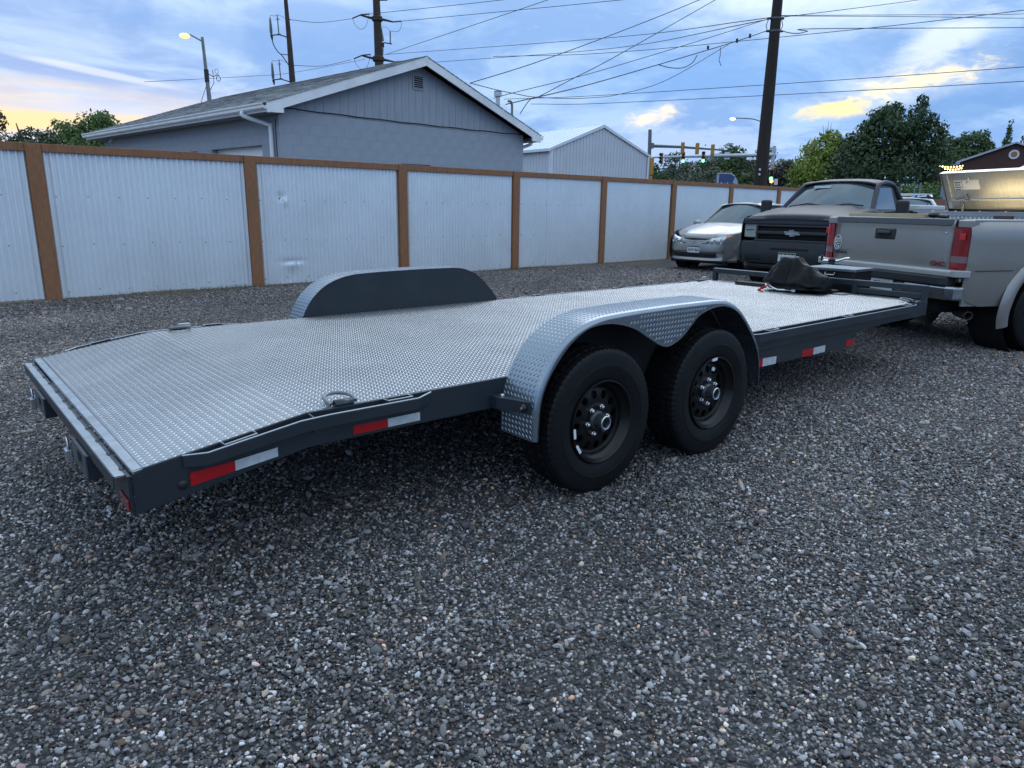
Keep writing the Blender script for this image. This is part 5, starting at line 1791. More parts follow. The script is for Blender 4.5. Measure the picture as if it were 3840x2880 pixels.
MB().box(bx0 - .016, bx0 - .004, -.40, -.19, 1.245, 1.275).build('latch_plate', mat('dull red label', (0.12, 0.06, 0.06), 0.5), TB)
for k in range(5):
    MB().sphere((bx0 + .01, -.6 + k * .3, bz1 + .014), (.010, .010, .006), 8, 4).build('rivet', chrome, TB, smooth=True)
# lid: hinge along the cab side, leaning back over the box
le = bpy.data.objects.new('lid', None)
le.empty_display_size = .1
COL.objects.link(le)
le.parent = TB
le.location = (bx1 - .03, 0, bz1 + .02)
le.rotation_euler = (0, R(64), 0)      # local -x runs up the lid
LL = .46
MB().box(-LL, 0, -by + .02, by - .02, .040, .044).build('lid_skin', alum, le)
MB().box(-LL + .10, -.13, -by + .10, by - .10, .030, .0385).build('lid_lining', lidin, le)
MB().box(-.125, -.012, -by + .05, by - .05, .020, .0385).build('lid_hinge_panel', lidin, le)
MB().box(-LL + .004, -LL + .095, -by + .05, by - .05, .010, .0385).build('lid_stiffener', lidin, le, bevel=0.006)
MB().box(-.138, -.126, -by + .04, by - .04, .0, .038).build('lid_channel', mat('pale channel', (0.70, 0.70, 0.68), 0.35, 0.5), le)
for sg in (-1, 1):
    MB().box(-LL, 0, sg * (by - .02), sg * (by - .026), -.012, .040).build('lid_flange', alum, le)
    MB().box(-LL + .01, -.02, sg * (by - .03), sg * (by - .10), .0, .0385).build('lid_side_rib', lidin, le, bevel=0.01)
MB().box(-LL - .004, -LL, -by + .02, by - .02, -.012, .044).build('lid_edge', MATS['pale channel'], le)
MB().box(-.010, .006, -by + .02, by - .02, .0, .044).build('hinge_strip', blackm, le)
paper = mat('white paper label', (0.80, 0.80, 0.78), 0.7)
p1 = MB().box(-LL + .10, -.24, .555, .655, .0285, .0295).build('sticker', paper, le)
for k in range(4):
    MB().box(-LL + .125 + k * .027, -LL + .137 + k * .027, .565 + .01 * (k % 2), .645, .0278, .0284).build('sticker_line', mat('dark blue ink', (0.05, 0.055, 0.12), 0.6), p1)
MB().box(-LL + .10, -.245, .33, .545, .0285, .0295).build('sticker', paper, le, label='plain white paper label inside the lid')
MB().tube([(-LL + .06, .42, .0), (-LL + .09, .40, -.03), (-LL + .12, .45, -.01)], .006, 6).build('latch_hook', zinc, le)
MB().tube([tuple(p) for p in catmull([(-.20, .50, .015), (-.14, .46, -.01), (-.155, .56, .0), (-.135, .66, .005)], 4)], .004, 6).build('gas_strut_cable', black, le)
MB().tube([(-.10, .56, .0), (.02, .58, -.02)], .012, 8).build('gas_strut', zinc, le)
lb = mat('lit lamp strip', (1, .85, .5), 0.5, emit=(1.0, 0.80, 0.40), estr=14.0)
MB().box(bx1 - .06, bx1 - .045, -.60, .25, bz1 - .09, bz1 - .075).build('lamp_strip', lb, TB)
al = bpy.data.lights.new('tool_box_lamp', 'AREA')
al.shape = 'RECTANGLE'; al.size = 0.03; al.size_y = 1.3; al.energy = 1.5; al.color = (1.0, 0.80, 0.42)
ao = bpy.data.objects.new('tool_box_lamp', al)
COL.objects.link(ao)
ao.parent = TB
ao.location = (bx0 + .10, -.15, bz1 - .03)
ao.rotation_euler = (0, -R(180 - 38), 0)
# timber board lying in the bed
G_ = fr((3.85, 7.437), 1.292)
bd = MB().box(-.045, .045, -.50, .50, 0, .038).build('timber_board', mat('pale raw timber', (0.52, 0.42, 0.25), 0.7, var=0.1, vscale=6, stretch=(6, .6, 6)), bevel=0.003, loc=G_(.16, .24, RAIL + .012), rot=(0, 0, math.pi / 2 - 1.292 + R(2)))
tag(bd, 'pale raw timber board lying across the pickup bed behind the tailgate', 'board')
wc = MB().sphere((0, 0, .03), (.05, .06, .03), 12, 6).tube([(0, -.05, .02), (0, -.16, .015)], .018, 8).build('ratchet_strap', rubk, smooth=True, loc=G_(.18, -.33, RAIL + .010), rot=(0, 0, .3))
tag(wc, 'small black ratchet strap bundle on the bed edge beside the timber board', 'strap')

# ---------------------------------------------------------------- dark pickup parked by the fence
DK = thing('pickup_truck', 'dark plum pickup truck with black grille facing the camera', 'pickup truck', (4.705, 12.38, 0), math.pi / 2 - 3.925)
plum = mat('dark plum paint', (0.038, 0.040, 0.054), 0.40, 0.0, spec=0.14, dirt=(0.055, 0.057, 0.070), dscale=1.4, damt=0.4)
dgrey = mat('dark grey bumper', (0.026, 0.031, 0.036), 0.5, var=0.1, bump=0.04, bscale=100)
dax = (-.98, -4.35); dR = .47


def dy_(x, z):
    y = 1.0
    if z > 0.98: y -= 0.07 * ((z - .98) / .25) ** 2
    if z < .6: y -= .03 * ((.6 - z) / .2) ** 2
    if x > -.35: y -= .10 * ((x + .35) / .35) ** 2
    return y


dtop = interp([-5.75, -3.15, -3.10, -1.4, -1.2, -.1, -.06], [1.33, 1.33, 1.33, 1.33, 1.32, 1.17, 1.16])
for sg in (-1, 1):
    for nm, a, b, axs in (('front_wing', -1.52, -.10, (dax[0],)), ('door', -3.08, -1.53, ()), ('bed_side', -5.75, -3.12, (dax[1],))):
        curtain(arch_xs(a, b, axs, dR, 24), arch_bot(.42, axs, dR, .38), dtop, dy_, 12, sg).build(nm, plum, DK, smooth=True, angle=60)
    for ax in dax:
        MB().lathe([(dR + .02, -sg * .02), (dR + .02, -sg * .35)], 28, o=(ax, sg * .985, .38), axis='Y').build('wheel_well', blackm, DK)
    MB().box(-5.7, -3.15, sg * .86, sg * .99, 1.325, 1.345).build('bed_rail', mat('pale rail cap', (0.45, 0.46, 0.47), 0.4, 0.3), DK, bevel=0.006)
    # stacked headlamp
    hl = MB().prism([(-.10, sg * .665, .83), (-.13, sg * .90, .83), (-.22, sg * .955, .83), (-.22, sg * .665, .83)], (0, 0, .275)).build('headlamp', mat('hazed lamp lens', (0.33, 0.36, 0.34), 0.25, 0.1, coat=0.4, var=0.15, vscale=9), DK, bevel=0.015)
    MB().box(-.118, -.10, sg * .70, sg * .86, .962, .972).build('lamp_divider', rubk, hl)
    # towing mirror
    mr = MB().box(-1.62, -1.50, sg * 1.13, sg * 1.33, 1.20, 1.50).build('door_mirror', rubk, DK, bevel=0.04, seg=3)
    MB().bar((-1.55, sg * .96, 1.27), (-1.55, sg * 1.15, 1.29), .09, .06).build('mirror_arm', rubk, mr, bevel=0.01)
MB().box(-5.0, -3.25, .82, 1.0, 1.345, 1.435).build('bed_side_block', mat('pale side block', (0.55, 0.56, 0.54), 0.4), DK, bevel=0.02)  # pale block laid along the top of one bed side
# bonnet with raised centre
rows = []
for i in range(13):
    t = i / 12
    x = -.06 - 1.24 * t
    row = []
    for j in range(25):
        s_ = -1 + 2 * j / 24
        hw = .905 + .04 * t
        a = abs(s_)
        z = 1.165 + .175 * t ** 0.8 + .035 * (1 - a ** 2)
        z += .030 * min(1, max(0, (0.62 - a) / .05)) * min(1, .35 + t)
        z -= .055 * max(0, (.10 - t) / .10) ** 2
        row.append((x, s_ * hw, z - .05 * max(0, (a - .92) / .08)))
    rows.append(row)
MB().grid(rows, flip=True).build('bonnet', plum, DK, smooth=True, solid=0.008, angle=30)
MB().prism([(-.06, .90, 1.062), (-.06, -.90, 1.062), (-.075, -.90, 1.172), (-.075, .90, 1.172)], (-.06, 0, 0)).build('bonnet_nose', plum, DK, bevel=0.02)
gr = MB().box(-.16, -.12, -.66, .66, .78, 1.06).build('grille', blackm, DK)
for z0, z1 in ((1.028, 1.060), (.90, .95), (.775, .808)):
    MB().box(-.115, -.065, -.655, .655, z0, z1).build('grille_bar', dgrey, gr, bevel=0.008)
for sg in (-1, 1):
    MB().box(-.115, -.07, sg * .625, sg * .66, .809, 1.027).build('grille_end', dgrey, gr, bevel=0.006)
for k in range(9):
    MB().box(-.118, -.10, -.62, .62, .825 + k * .010, .827 + k * .010).build('mesh_bar', rubk, gr) if k < 8 else None
wor = mat('worn emblem', (0.34, 0.36, 0.38), 0.35, 0.8, var=0.4, vscale=25)
em = MB().prism([(-.056, -y, .925 + z) for y, z in ((-.145, -.030), (.115, -.030), (.145, .030), (-.115, .030))], (-.012, 0, 0))
em.prism([(-.053, -y, .925 + z) for y, z in ((-.055, -.055), (.035, -.055), (.055, .055), (-.035, .055))], (-.012, 0, 0))
em.build('emblem', wor, gr)
# bumper
bmp = MB()
prof = [(-.02, .775), (.02, .75), (.03, .60), (.02, .50), (-.02, .40), (-.12, .38), (-.20, .40), (-.20, .775)]
rows = []
for s_ in np.linspace(-1, 1, 21):
    k = abs(s_)
    back = -.16 * max(0, (k - .72) / .28) ** 1.7
    rows.append([(x + back - .03, s_ * 1.005, z) for x, z in prof + prof[:1]])
bmp.grid(rows)
bo2 = bmp.build('front_bumper', dgrey, DK, smooth=True, clean=True, angle=40)
MB().box(-.03, .004, -.34, .34, .635, .675).build('bumper_slot', blackm, bo2, bevel=0.01)
for sg in (-1, 1):
    MB().box(-.06, -.004, sg * .50, sg * .80, .46, .545).build('fog_recess', blackm, bo2, bevel=0.012)
plate(bo2, frame_m((.0055, -.02, .52), (0, 1, 0), (0, 0, 1)), 'WZR·41')
MB().box(-.30, -.05, -.80, .80, .30, .38).build('air_dam', blackm, DK, bevel=0.03)
MB().box(-5.6, -.3, -.75, .75, .30, .44).build('chassis', blackm, DK)
greenhouse(DK, plum, -1.28, 1.35, .80, -1.86, 1.765, .66, -2.78, 1.775, -3.0, 1.34, .86, rise=0.075, crown=0.045, belt=lambda x: 1.32, panes=((-2.55, -1.50, -2.55, -1.98),), apil=0.045)
# wipers, cowl, antenna, things on the screen
MB().box(-1.34, -1.22, -.84, .84, 1.315, 1.342).build('cowl', rubk, DK, bevel=0.01)
for a, b in ((-.62, -.05), (.08, .66)):
    MB().tube([(-1.22, a, 1.375), (-1.36, (a + b) / 2, 1.43), (-1.33, b, 1.40)], .014, 6).build('wiper', rubk, DK)
MB().lathe([(.03, 0), (.018, .02), (.010, .06), (.004, .075)], 8, o=(-2.30, .05, 1.885)).build('antenna', rubk, DK)
MB().prism([(-1.79, -.42, 1.755), (-1.79, -.10, 1.76), (-1.74, -.10, 1.715), (-1.74, -.42, 1.71)], (.006, 0, .004)).build('screen_sticker', mat('pale sticker', (0.25, 0.33, 0.34), 0.4), DK)
MB().box(-5.76, -5.72, -.9, .9, .55, 1.32).build('tailgate', plum, DK, bevel=0.01)
MB().box(-3.16, -3.10, -.9, .9, .55, 1.32).build('bed_front', plum, DK)
MB().box(-5.7, -3.17, -.85, .85, .72, .76).build('bed_floor', rubk, DK)
for ax in dax:
    for sg in (-1, 1):
        road_wheel(DK, ax, sg * .86, .375, .25, .215, sg > 0, alloy, 5)

# ---------------------------------------------------------------- silver saloon
SD = thing('sedan', 'silver gold sedan with white licence plate parked nose out along the fence', 'car', (3.93, 15.80, 0), math.pi / 2 - 3.957)
silv = mat('silver gold paint', (0.285, 0.29, 0.29), 0.28, 0.35, coat=0.4, flake=0.06, dirt=(0.235, 0.233, 0.225), dscale=1.5, damt=0.3)
sax = (-.86, -3.48); sR = .345


def sy_(x, z):
    y = .855
    if z > .62: y -= .06 * ((z - .62) / .35) ** 2
    if z < .38: y -= .04 * ((.38 - z) / .15) ** 2
    if x > -.8: y -= .22 * ((x + .8) / .8) ** 2.4
    if x < -3.9: y -= .10 * ((-3.9 - x) / .55) ** 2
    return y


stop_ = interp([-4.42, -3.7, -1.45, -1.2, -.5, -.12, -.05], [.93, .98, .955, .935, .825, .715, .66])
for sg in (-1, 1):
    for nm, a, b, axs in (('front_wing', -1.38, -.10, (sax[0],)), ('front_door', -2.40, -1.39, ()), ('rear_door', -3.14, -2.41, ()), ('rear_wing', -4.42, -3.15, (sax[1],))):
        curtain(arch_xs(a, b, axs, sR, 24), arch_bot(.235, axs, sR, .30), stop_, sy_, 12, sg).build(nm, silv, SD, smooth=True, angle=60)
    for ax in sax:
        MB().lathe([(sR + .01, -sg * .01), (sR + .01, -sg * .3)], 26, o=(ax, sg * .83, .30), axis='Y').build('wheel_well', blackm, SD)
        road_wheel(SD, ax, sg * .735, .30, .19, .185, sg > 0, alloy, 7)
    # headlamp wrapped round the corner: clear inner, amber outer
    def hlp(y0, y1, n, ztop0, ztop1):
        rows = []
        for i in range(n + 1):
            y = y0 + (y1 - y0) * i / n
            t = (y - .36) / (.80 - .36)
            x = -.055 - .36 * max(0, t) ** 2.2 + .012
            zt_ = ztop0 + (ztop1 - ztop0) * i / n
            rows.append([(x + .012, sg * y, .585 + .012 * t), (x + .018, sg * y, (.585 + zt_) / 2), (x - .03, sg * y, zt_)])
        return MB().grid(rows, flip=(sg > 0))
    h_ = hlp(.375, .655, 10, .685, .765).build('headlamp', lensw, SD, smooth=True, solid=0.012)
    hlp(.657, .80, 8, .765, .765).build('corner_lens', amber if sg > 0 else mat('amber lens dim', (0.45, 0.33, 0.26), 0.2, coat=0.6), h_, smooth=True, solid=0.012)
    for yy_, rr in ((.46, .045), (.575, .052)):
        MB().lathe([(0, .002), (rr, .008), (rr, -.01)], 16, o=(-.055 - .36 * max(0, (yy_ - .36) / .44) ** 2.2 + .024, sg * yy_, .635), axis='X').build('reflector', chrome, h_, smooth=True)
    MB().sphere((-1.52, sg * .93, .99), (.06, .10, .065), 12, 8).build('door_mirror', silv, SD, smooth=True)
    MB().box(-2.3, -2.14, sg * .838, sg * .856, .80, .83).build('door_handle', silv, SD, bevel=0.008)
# bonnet
rows = []
for i in range(15):
    t = i / 14
    x = -.03 - 1.22 * t
    row = []
    for j in range(21):
        s_ = -1 + 2 * j / 20
        a = abs(s_)
        hw = .44 + .36 * min(1, t / .35) ** .7
        xx = x - .16 * a ** 3 * (1 - t)
        z = .685 + .285 * t ** .72 + .035 * (1 - a ** 2) + .014 * min(1, max(0, (.70 - a) / .06)) - .04 * max(0, (.06 - t) / .06)
        row.append((xx, s_ * hw, z))
    rows.append(row)
MB().grid(rows, flip=True).build('bonnet', silv, SD, smooth=True, solid=0.006, angle=30)
# bumper skin
rows = []
prof = [(-.10, .72), (-.045, .66), (-.02, .60), (.02, .57), (.035, .50), (.03, .42), (.005, .40), (.0, .29), (.02, .27), (.03, .235), (-.02, .20), (-.12, .20)]
for s_ in np.linspace(-1, 1, 29):
    a = abs(s_)
    back = -.40 * max(0, (a - .25) / .75) ** 2.3
    rows.append([(x + back - (.0 if z < .58 else .02), s_ * .84, z - (.03 * a ** 2 if z > .58 else 0)) for x, z in prof])
bs_ = MB().grid(rows).build('front_bumper', silv, SD, smooth=True, angle=40)
rows = []
for s_ in np.linspace(-.70, .62, 17):
    a = abs(s_)
    back = -.40 * max(0, (a - .25) / .75) ** 2.3
    rows.append([(.012 + back, s_ * .84, .30), (.02 + back, s_ * .84, .345), (.018 + back, s_ * .84, .39)])
MB().grid(rows).build('lower_intake', blackm, bs_, solid=0.01)
go_ = MB()
gp = [(.34, .640), (.345, .612), (.30, .590), (.15, .578), (0, .574), (-.15, .578), (-.30, .590), (-.345, .612), (-.34, .640), (0, .655)]
go_.prism([(-.012 - .25 * abs(y) ** 2.2, y, z) for y, z in gp], (.012, 0, 0))
gq = go_.build('grille', blackm, SD)
for k, (z, hw) in enumerate(((.642, .33), (.622, .335), (.602, .30), (.584, .20))):
    pts = [(.006 - .25 * abs(y) ** 2.2, y, z) for y in np.linspace(-hw, hw, 13)]
    MB().tube(pts, .0065, 6).build('grille_slat', mat('bright slat', (0.62, 0.64, 0.66), 0.3, 0.3), gq, smooth=True)
text('emblem', 'H', 0.075, chrome, gq, frame_m((.014, 0, .616), (0, 1, 0), (0, 0, 1)), 0.003, bold=0.002, sx=1.25)
plate(bs_, frame_m((.038, .02, .465), (0, 1, 0), (0, 0, 1)), 'AKW·B36')
MB().box(-4.2, -.2, -.70, .70, .16, .26).build('underbody', blackm, SD)
greenhouse(SD, silv, -1.27, .965, .70, -1.86, 1.385, .525, -3.00, 1.385, -3.72, 1.0, .66, crown=0.045, belt=lambda x: .955, panes=((-2.36, -1.50, -2.36, -1.98), (-3.12, -2.42, -2.98, -2.42)), apil=0.034)
MB().box(-1.36, -1.20, -.74, .74, .945, .962).build('cowl', rubk, SD, bevel=0.008)
for a, b in ((-.55, -.02), (.05, .58)):
    MB().tube([(-1.25, a, .985), (-1.31, (a + b) / 2, 1.015), (-1.29, b, 1.0)], .009, 6).build('wiper', rubk, SD)
MB().box(-4.42, -3.72, -.68, .68, .90, .99).build('boot_lid', silv, SD, bevel=0.04, seg=3)
MB().box(-4.48, -4.35, -.76, .76, .30, .92).build('rear_bumper', silv, SD, bevel=0.05, seg=3)

# ---------------------------------------------------------------- white car with roof rack behind
SV = thing('suv', 'white sport utility car with roof rack bars behind the pickups', 'car', polar(29.6, 20.6), math.pi / 2 - (R(29.6) + math.pi - 0.30))
wp = mat('white car paint', (0.66, 0.70, 0.74), 0.3, 0.0, coat=0.5)
vax = (-.95, -3.75)
vtop = interp([-4.7, -1.5, -.1], [1.10, 1.06, .92])


def vy_(x, z):
    y = .93
    if z > .8: y -= .05 * ((z - .8) / .3) ** 2
    if x > -.7: y -= .15 * ((x + .7) / .7) ** 2
    return y


for sg in (-1, 1):
    for nm, a, b, axs in (('front_wing', -1.45, -.08, (vax[0],)), ('door', -3.2, -1.46, ()), ('rear_wing', -4.7, -3.21, (vax[1],))):
        curtain(arch_xs(a, b, axs, .40, 20), arch_bot(.28, axs, .40, .35), vtop, vy_, 8, sg).build(nm, wp, SV, smooth=True, angle=60)
    for ax in vax:
        road_wheel(SV, ax, sg * .80, .355, .22, .21, sg > 0, alloy, 5)
    MB().box(-.25, -.06, sg * .52, sg * .84, .70, .86).build('headlamp', lensw, SV, bevel=0.03)
    MB().sphere((-1.5, sg * 1.05, 1.12), (.07, .12, .09), 12, 8).build('door_mirror', wp, SV, smooth=True)
    MB().tube([(-1.95, sg * .60, 1.70), (-2.1, sg * .61, 1.735), (-3.7, sg * .61, 1.735), (-3.85, sg * .60, 1.70)], .018, 8).build('roof_rail', chrome, SV, smooth=True)
rows = [[(-.06 - 1.24 * i / 8, s_ * (.80 + .08 * i / 8), .90 + .17 * (i / 8) ** .7 + .03 * (1 - s_ * s_)) for s_ in np.linspace(-1, 1, 11)] for i in range(9)]
MB().grid(rows, flip=True).build('bonnet', wp, SV, smooth=True)
MB().box(-.14, .0, -.85, .85, .30, .68).build('front_bumper', wp, SV, bevel=0.05, seg=3)
MB().box(-.12, -.03, -.48, .48, .69, .86).build('grille', rubk, SV, bevel=0.02)
greenhouse(SV, wp, -1.28, 1.07, .78, -1.98, 1.60, .62, -3.9, 1.60, -4.55, 1.12, .74, crown=0.05, belt=lambda x: 1.06, panes=((-2.4, -1.6, -2.4, -2.1), (-3.4, -2.46, -3.4, -2.46)), apil=0.045)
for x in (-2.35, -3.35):
    MB().bar((x, -.70, 1.775), (x, .70, 1.775), .07, .03).build('rack_bar', mat('pale rack bar', (0.55, 0.60, 0.66), 0.35, 0.5), SV, bevel=0.008)
    for sg in (-1, 1):
        MB().box(x - .05, x + .05, sg * .58, sg * .64, 1.70, 1.76).build('rack_foot', rubk, SV)
MB().box(-4.74, -4.62, -.82, .82, .35, 1.08).build('tailgate', wp, SV, bevel=0.05)
# ------------------------------------------------------------------ poles, wires, lamps, signals
creo = mat('creosoted pole wood', (0.022, 0.016, 0.013), 0.85, var=0.35, vscale=5, bump=0.3, bscale=30, stretch=(5, 5, .4))
rust = mat('rusted pole steel', (0.035, 0.022, 0.017), 0.7, var=0.3, vscale=3)
dkm = mat('dark fittings', (0.02, 0.021, 0.022), 0.6)
greyp = mat('galvanised pole', (0.19, 0.22, 0.23), 0.5, 0.5, var=0.15, vscale=2)
insul = mat('grey insulator', (0.10, 0.13, 0.12), 0.5)
wirem = mat('overhead wire', (0.035, 0.037, 0.042), 0.6)


def vec(p): return Vector(p)


# near wooden pole
UP = (8.20, 24.68)
up_ = thing('utility_pole', 'tall dark wooden utility pole rising behind the fence and the cars', 'utility pole', (UP[0], UP[1], 0))
MB().tube([(0, 0, -.1), (0, 0, 2.3), (0.01, 0, 5), (.02, 0, 8), (.03, 0, 11.2)], [.222, .212, .186, .150, .118], 18).build('pole_shaft', creo, up_, smooth=True)
for z, r_ in ((7.20, .165), (6.83, .170)):
    b = MB().lathe([(r_, z - .03), (r_ + .008, z - .03), (r_ + .008, z + .03), (r_, z + .03)], 18, o=(.02, 0, 0)).build('pole_band', mat('bolted band', (0.10, 0.10, 0.11), 0.5, 0.6), up_)
    MB().box(-.26, -.15, -.03, .03, z - .025, z + .025).box(.17, .27, -.03, .03, z - .025, z + .025).build('wire_clamp', dkm, b)
MB().tube([(-.2, .02, 7.2), (-.27, .02, 7.0), (-.22, .02, 6.85)], .012, 6).build('jumper_wire', wirem, up_)
MB().tube([(.2, .02, 7.2), (.26, .02, 7.0), (.2, .02, 6.85)], .012, 6).build('jumper_wire', wirem, up_)
for zz in (2.6, 2.45):
    MB().lathe([(0, -.235), (.03, -.235), (.04, -.21)], 10, o=(-.12, 0, zz), axis='Y').build('reflector', mat('white reflector', (.6, .6, .62), .4), up_)

WIRES = {
    'a': ([(-1.02, 16.87, 3.95), (0.41, 18.0, 4.58), (2.48, 19.85, 5.63), (4.98, 21.43, 6.86), (8.5, 23.7, 8.7)], .013, 'black overhead cable rising steeply right from the garage gable'),
    'b': ([(0.11, 18.6, 3.53), (0.35, 18.8, 3.88), (0.58, 18.99, 3.99), (1.52, 19.94, 4.59), (2.63, 20.83, 5.26), (5.88, 23.27, 7.34), (8.0, 24.9, 8.7)], .013, 'looped service cable from the garage mast climbing out of the picture'),
    'f': ([(-0.52, 17.99, 3.8), (-0.12, 18.6, 4.0), (1.56, 20.44, 4.68), (2.77, 21.82, 5.21), (5.36, 23.39, 6.2), (8.02, 24.66, 7.20)], .012, 'straight cable from garage roof to upper clamp of the wooden pole'),
    'g': ([(-0.24, 18.4, 3.72), (0.36, 19.0, 3.94), (1.46, 19.95, 4.32), (3.08, 21.78, 5.0), (6.62, 24.11, 6.33), (8.02, 24.66, 6.86)], .017, 'thick bundled cable from garage mast to lower clamp of the wooden pole'),
    'h': ([(-1.0, 16.87, 3.95), (-0.4, 17.6, 3.92), (0.04, 18.0, 3.9), (0.44, 18.49, 3.91), (1.3, 19.46, 4.02), (2.09, 20.39, 4.18), (2.93, 21.3, 4.41), (4.46, 22.56, 5.0), (6.62, 24.11, 6.31)], .011, 'slack sagging cable below the thick bundle beside the garage'),
    'c': ([(-9.37, 54.2, 11.62), (4.97, 39.69, 9.81), (8.06, 24.72, 7.24)], .018, 'upper thin wire from the rusty steel pole to the wooden pole'),
    'd': ([(-5.17, 49.73, 10.36), (5.0, 39.69, 9.3), (8.06, 24.72, 7.2)], .018, 'lower thin wire meeting the wooden pole from over the garage ridge'),
    'e': ([(-2.1, 69.97, 14.58), (8.51, 67.47, 14.55), (24.75, 56.84, 14.22), (31.57, 48.66, 13.59), (38, 40, 13)], .030, 'long far wire passing behind the top of the wooden pole'),
    'i': ([(-1.22, 79.99, 12.34), (9.94, 77.36, 12.54), (38.61, 58.39, 12.12), (50, 48, 12)], .035, 'upper of two long far wires crossing low behind the wooden pole'),
    'j': ([(1.6, 79.98, 11.89), (9.98, 77.36, 11.75), (38.74, 58.3, 11.09), (50, 48, 11)], .035, 'lower of two long far wires crossing low behind the wooden pole'),
    'k': ([(8.36, 24.62, 7.26), (13.42, 26.83, 7.83), (18.54, 28.5, 8.23), (24, 30, 8.7)], .012, 'lower of two wires leaving the pole top to the right'),
    'k2': ([(8.36, 24.62, 7.28), (17.63, 29.07, 8.48), (19.61, 30.19, 8.79), (25, 33, 9.6)], .012, 'upper of two wires leaving the pole top to the right'),
    'l': ([(8.36, 24.66, 6.86), (8.73, 24.81, 6.82), (9.1, 24.99, 6.85), (9.49, 25.28, 6.98), (9.9, 25.55, 7.12), (18.58, 28.47, 7.91), (24, 30, 8.4)], .017, 'thick cable with a dip leaving the wooden pole to the right'),
    'm': ([(8.4, 24.9, 7.30), (8.84, 25.51, 7.46), (18.22, 35.61, 10.66), (24, 41.5, 12.7)], .016, 'thin wire climbing from the wooden pole to the top right'),
    't1': ([(-13.95, 47.98, 12.36), (-12.76, 50.41, 12.78), (-11.39, 53.81, 13.82)], .022, 'upper sagging wire between the two steel power poles'),
    't2': ([(-13.92, 47.99, 9.75), (-12.72, 50.42, 10.17), (-11.56, 53.77, 11.18)], .022, 'lower sagging wire between the two steel power poles'),
    't3': ([(-10.22, 54.04, 14.18), (-0.92, 47.99, 13.62), (8, 42.2, 13.2)], .022, 'wire from the top left crossarm tip of the rusty pole'),
    't4': ([(-8.06, 54.41, 13.84), (5.51, 44.66, 12.8), (12, 40, 12.4)], .022, 'wire from the top right crossarm tip of the rusty pole'),
    't5': ([(-9.11, 54.24, 11.66), (1.58, 39.97, 11.59), (7, 32.7, 11.6)], .020, 'thin wire climbing right from the lower part of the rusty pole'),
    't6': ([(-20, 41, 7.6), (-16.11, 47.33, 9.0), (-14.53, 49.93, 9.66), (-10.59, 53.97, 11.26)], .016, 'faint low wire passing behind the left steel power pole'),
}
for k, (pts, r_, lab) in WIRES.items():
    P = catmull(pts, 5)
    o = MB().tube([tuple(p) for p in P], r_ * .78, 6).build('power_line', wirem)
    tag(o, lab, 'wire', 'overhead wires')
# hardware on the bundle
sp_ = MB()
for (p, h_) in (((5.9, 23.75, 6.14), .10), ((6.9, 24.2, 6.44), .12), ((7.35, 24.38, 6.62), .12)):
    sp_.box(p[0] - .03, p[0] + .03, p[1] - .02, p[1] + .02, p[2] - h_ / 2, p[2] + h_ / 2)
sp_.tube([(6.35, 24.0, 6.2), (6.36, 24.0, 5.95), (6.33, 24.0, 5.85), (6.37, 24.0, 5.75), (6.42, 24.0, 5.66)], .010, 6)
sp_.tube([tuple(p) for p in catmull([(4.2, 22.6, 5.42), (4.6, 22.8, 5.38), (5.0, 23.0, 5.42), (5.35, 23.3, 5.62), (5.5, 23.4, 5.85)], 4)], .012, 6)
tag(sp_.build('cable_clamps', dkm), 'small clamps and a loose hanging tail on the thick cable bundle', 'cable fittings')

# left street lamp with the lit head
LP = (-15.73, 38.94)
ll_ = thing('street_lamp', 'grey street lamp with glowing yellow head behind the garage roof', 'street lamp', (LP[0], LP[1], 0))
MB().tube([(0, 0, 0), (0, 0, 6.5), (-.05, 0, 7.9), (-.10, 0, 9.42)], [.13, .11, .085, .07], 12).build('pole_shaft', greyp, ll_, smooth=True)
MB().lathe([(.09, 7.3), (.115, 7.32), (.115, 7.90), (.09, 7.92)], 12, o=(-.04, 0, 0)).build('bracket_collar', dkm, ll_)
MB().tube([(-.12, -.05, 9.23), (-.57, -.23, 9.47), (-.68, -.27, 9.48)], .035, 8).build('lamp_arm', greyp, ll_, smooth=True)
hd = MB().sphere((-.80, -.32, 9.46), (.20, .12, .06), 14, 8).build('lamp_head', greyp, ll_, smooth=True)
lit = mat('lit sodium lens', (1, .8, .4), .5, emit=(1.0, .66, .20), estr=0.95)
MB().sphere((-.84, -.33, 9.40), (.26, .18, .13), 14, 8).build('lamp_lens', lit, hd, smooth=True)
MB().tube([(.0, .05, 7.72), (.26, .10, 7.59), (.45, .18, 7.70), (.52, .2, 7.66)], .022, 6).tube([(.25, .1, 7.91), (.26, .1, 7.59), (.27, .1, 7.31), (.05, .03, 6.9)], .014, 6).build('meter_bracket', dkm, ll_)
MB().tube([(.42 + .09 * math.cos(2 * math.pi * k / 14), .18, 7.86 + .11 * math.sin(2 * math.pi * k / 14)) for k in range(14)], .010, 5, closed=True).tube([(.47 + .10 * math.cos(2 * math.pi * k / 14), .2, 7.52 + .13 * math.sin(2 * math.pi * k / 14)) for k in range(14)], .018, 5, closed=True).build('coiled_cable', dkm, ll_)
MB().tube([(-.05, 0, 7.25), (-.35, -.15, 6.4), (-1.1, -.5, 4.0)], .014, 5).build('guy_wire', dkm, ll_)


def terminal_set(T_, base, top_z, bot_z, dx, sgnx, b2):
    """cable termination bottle and arrester on an outrigger"""


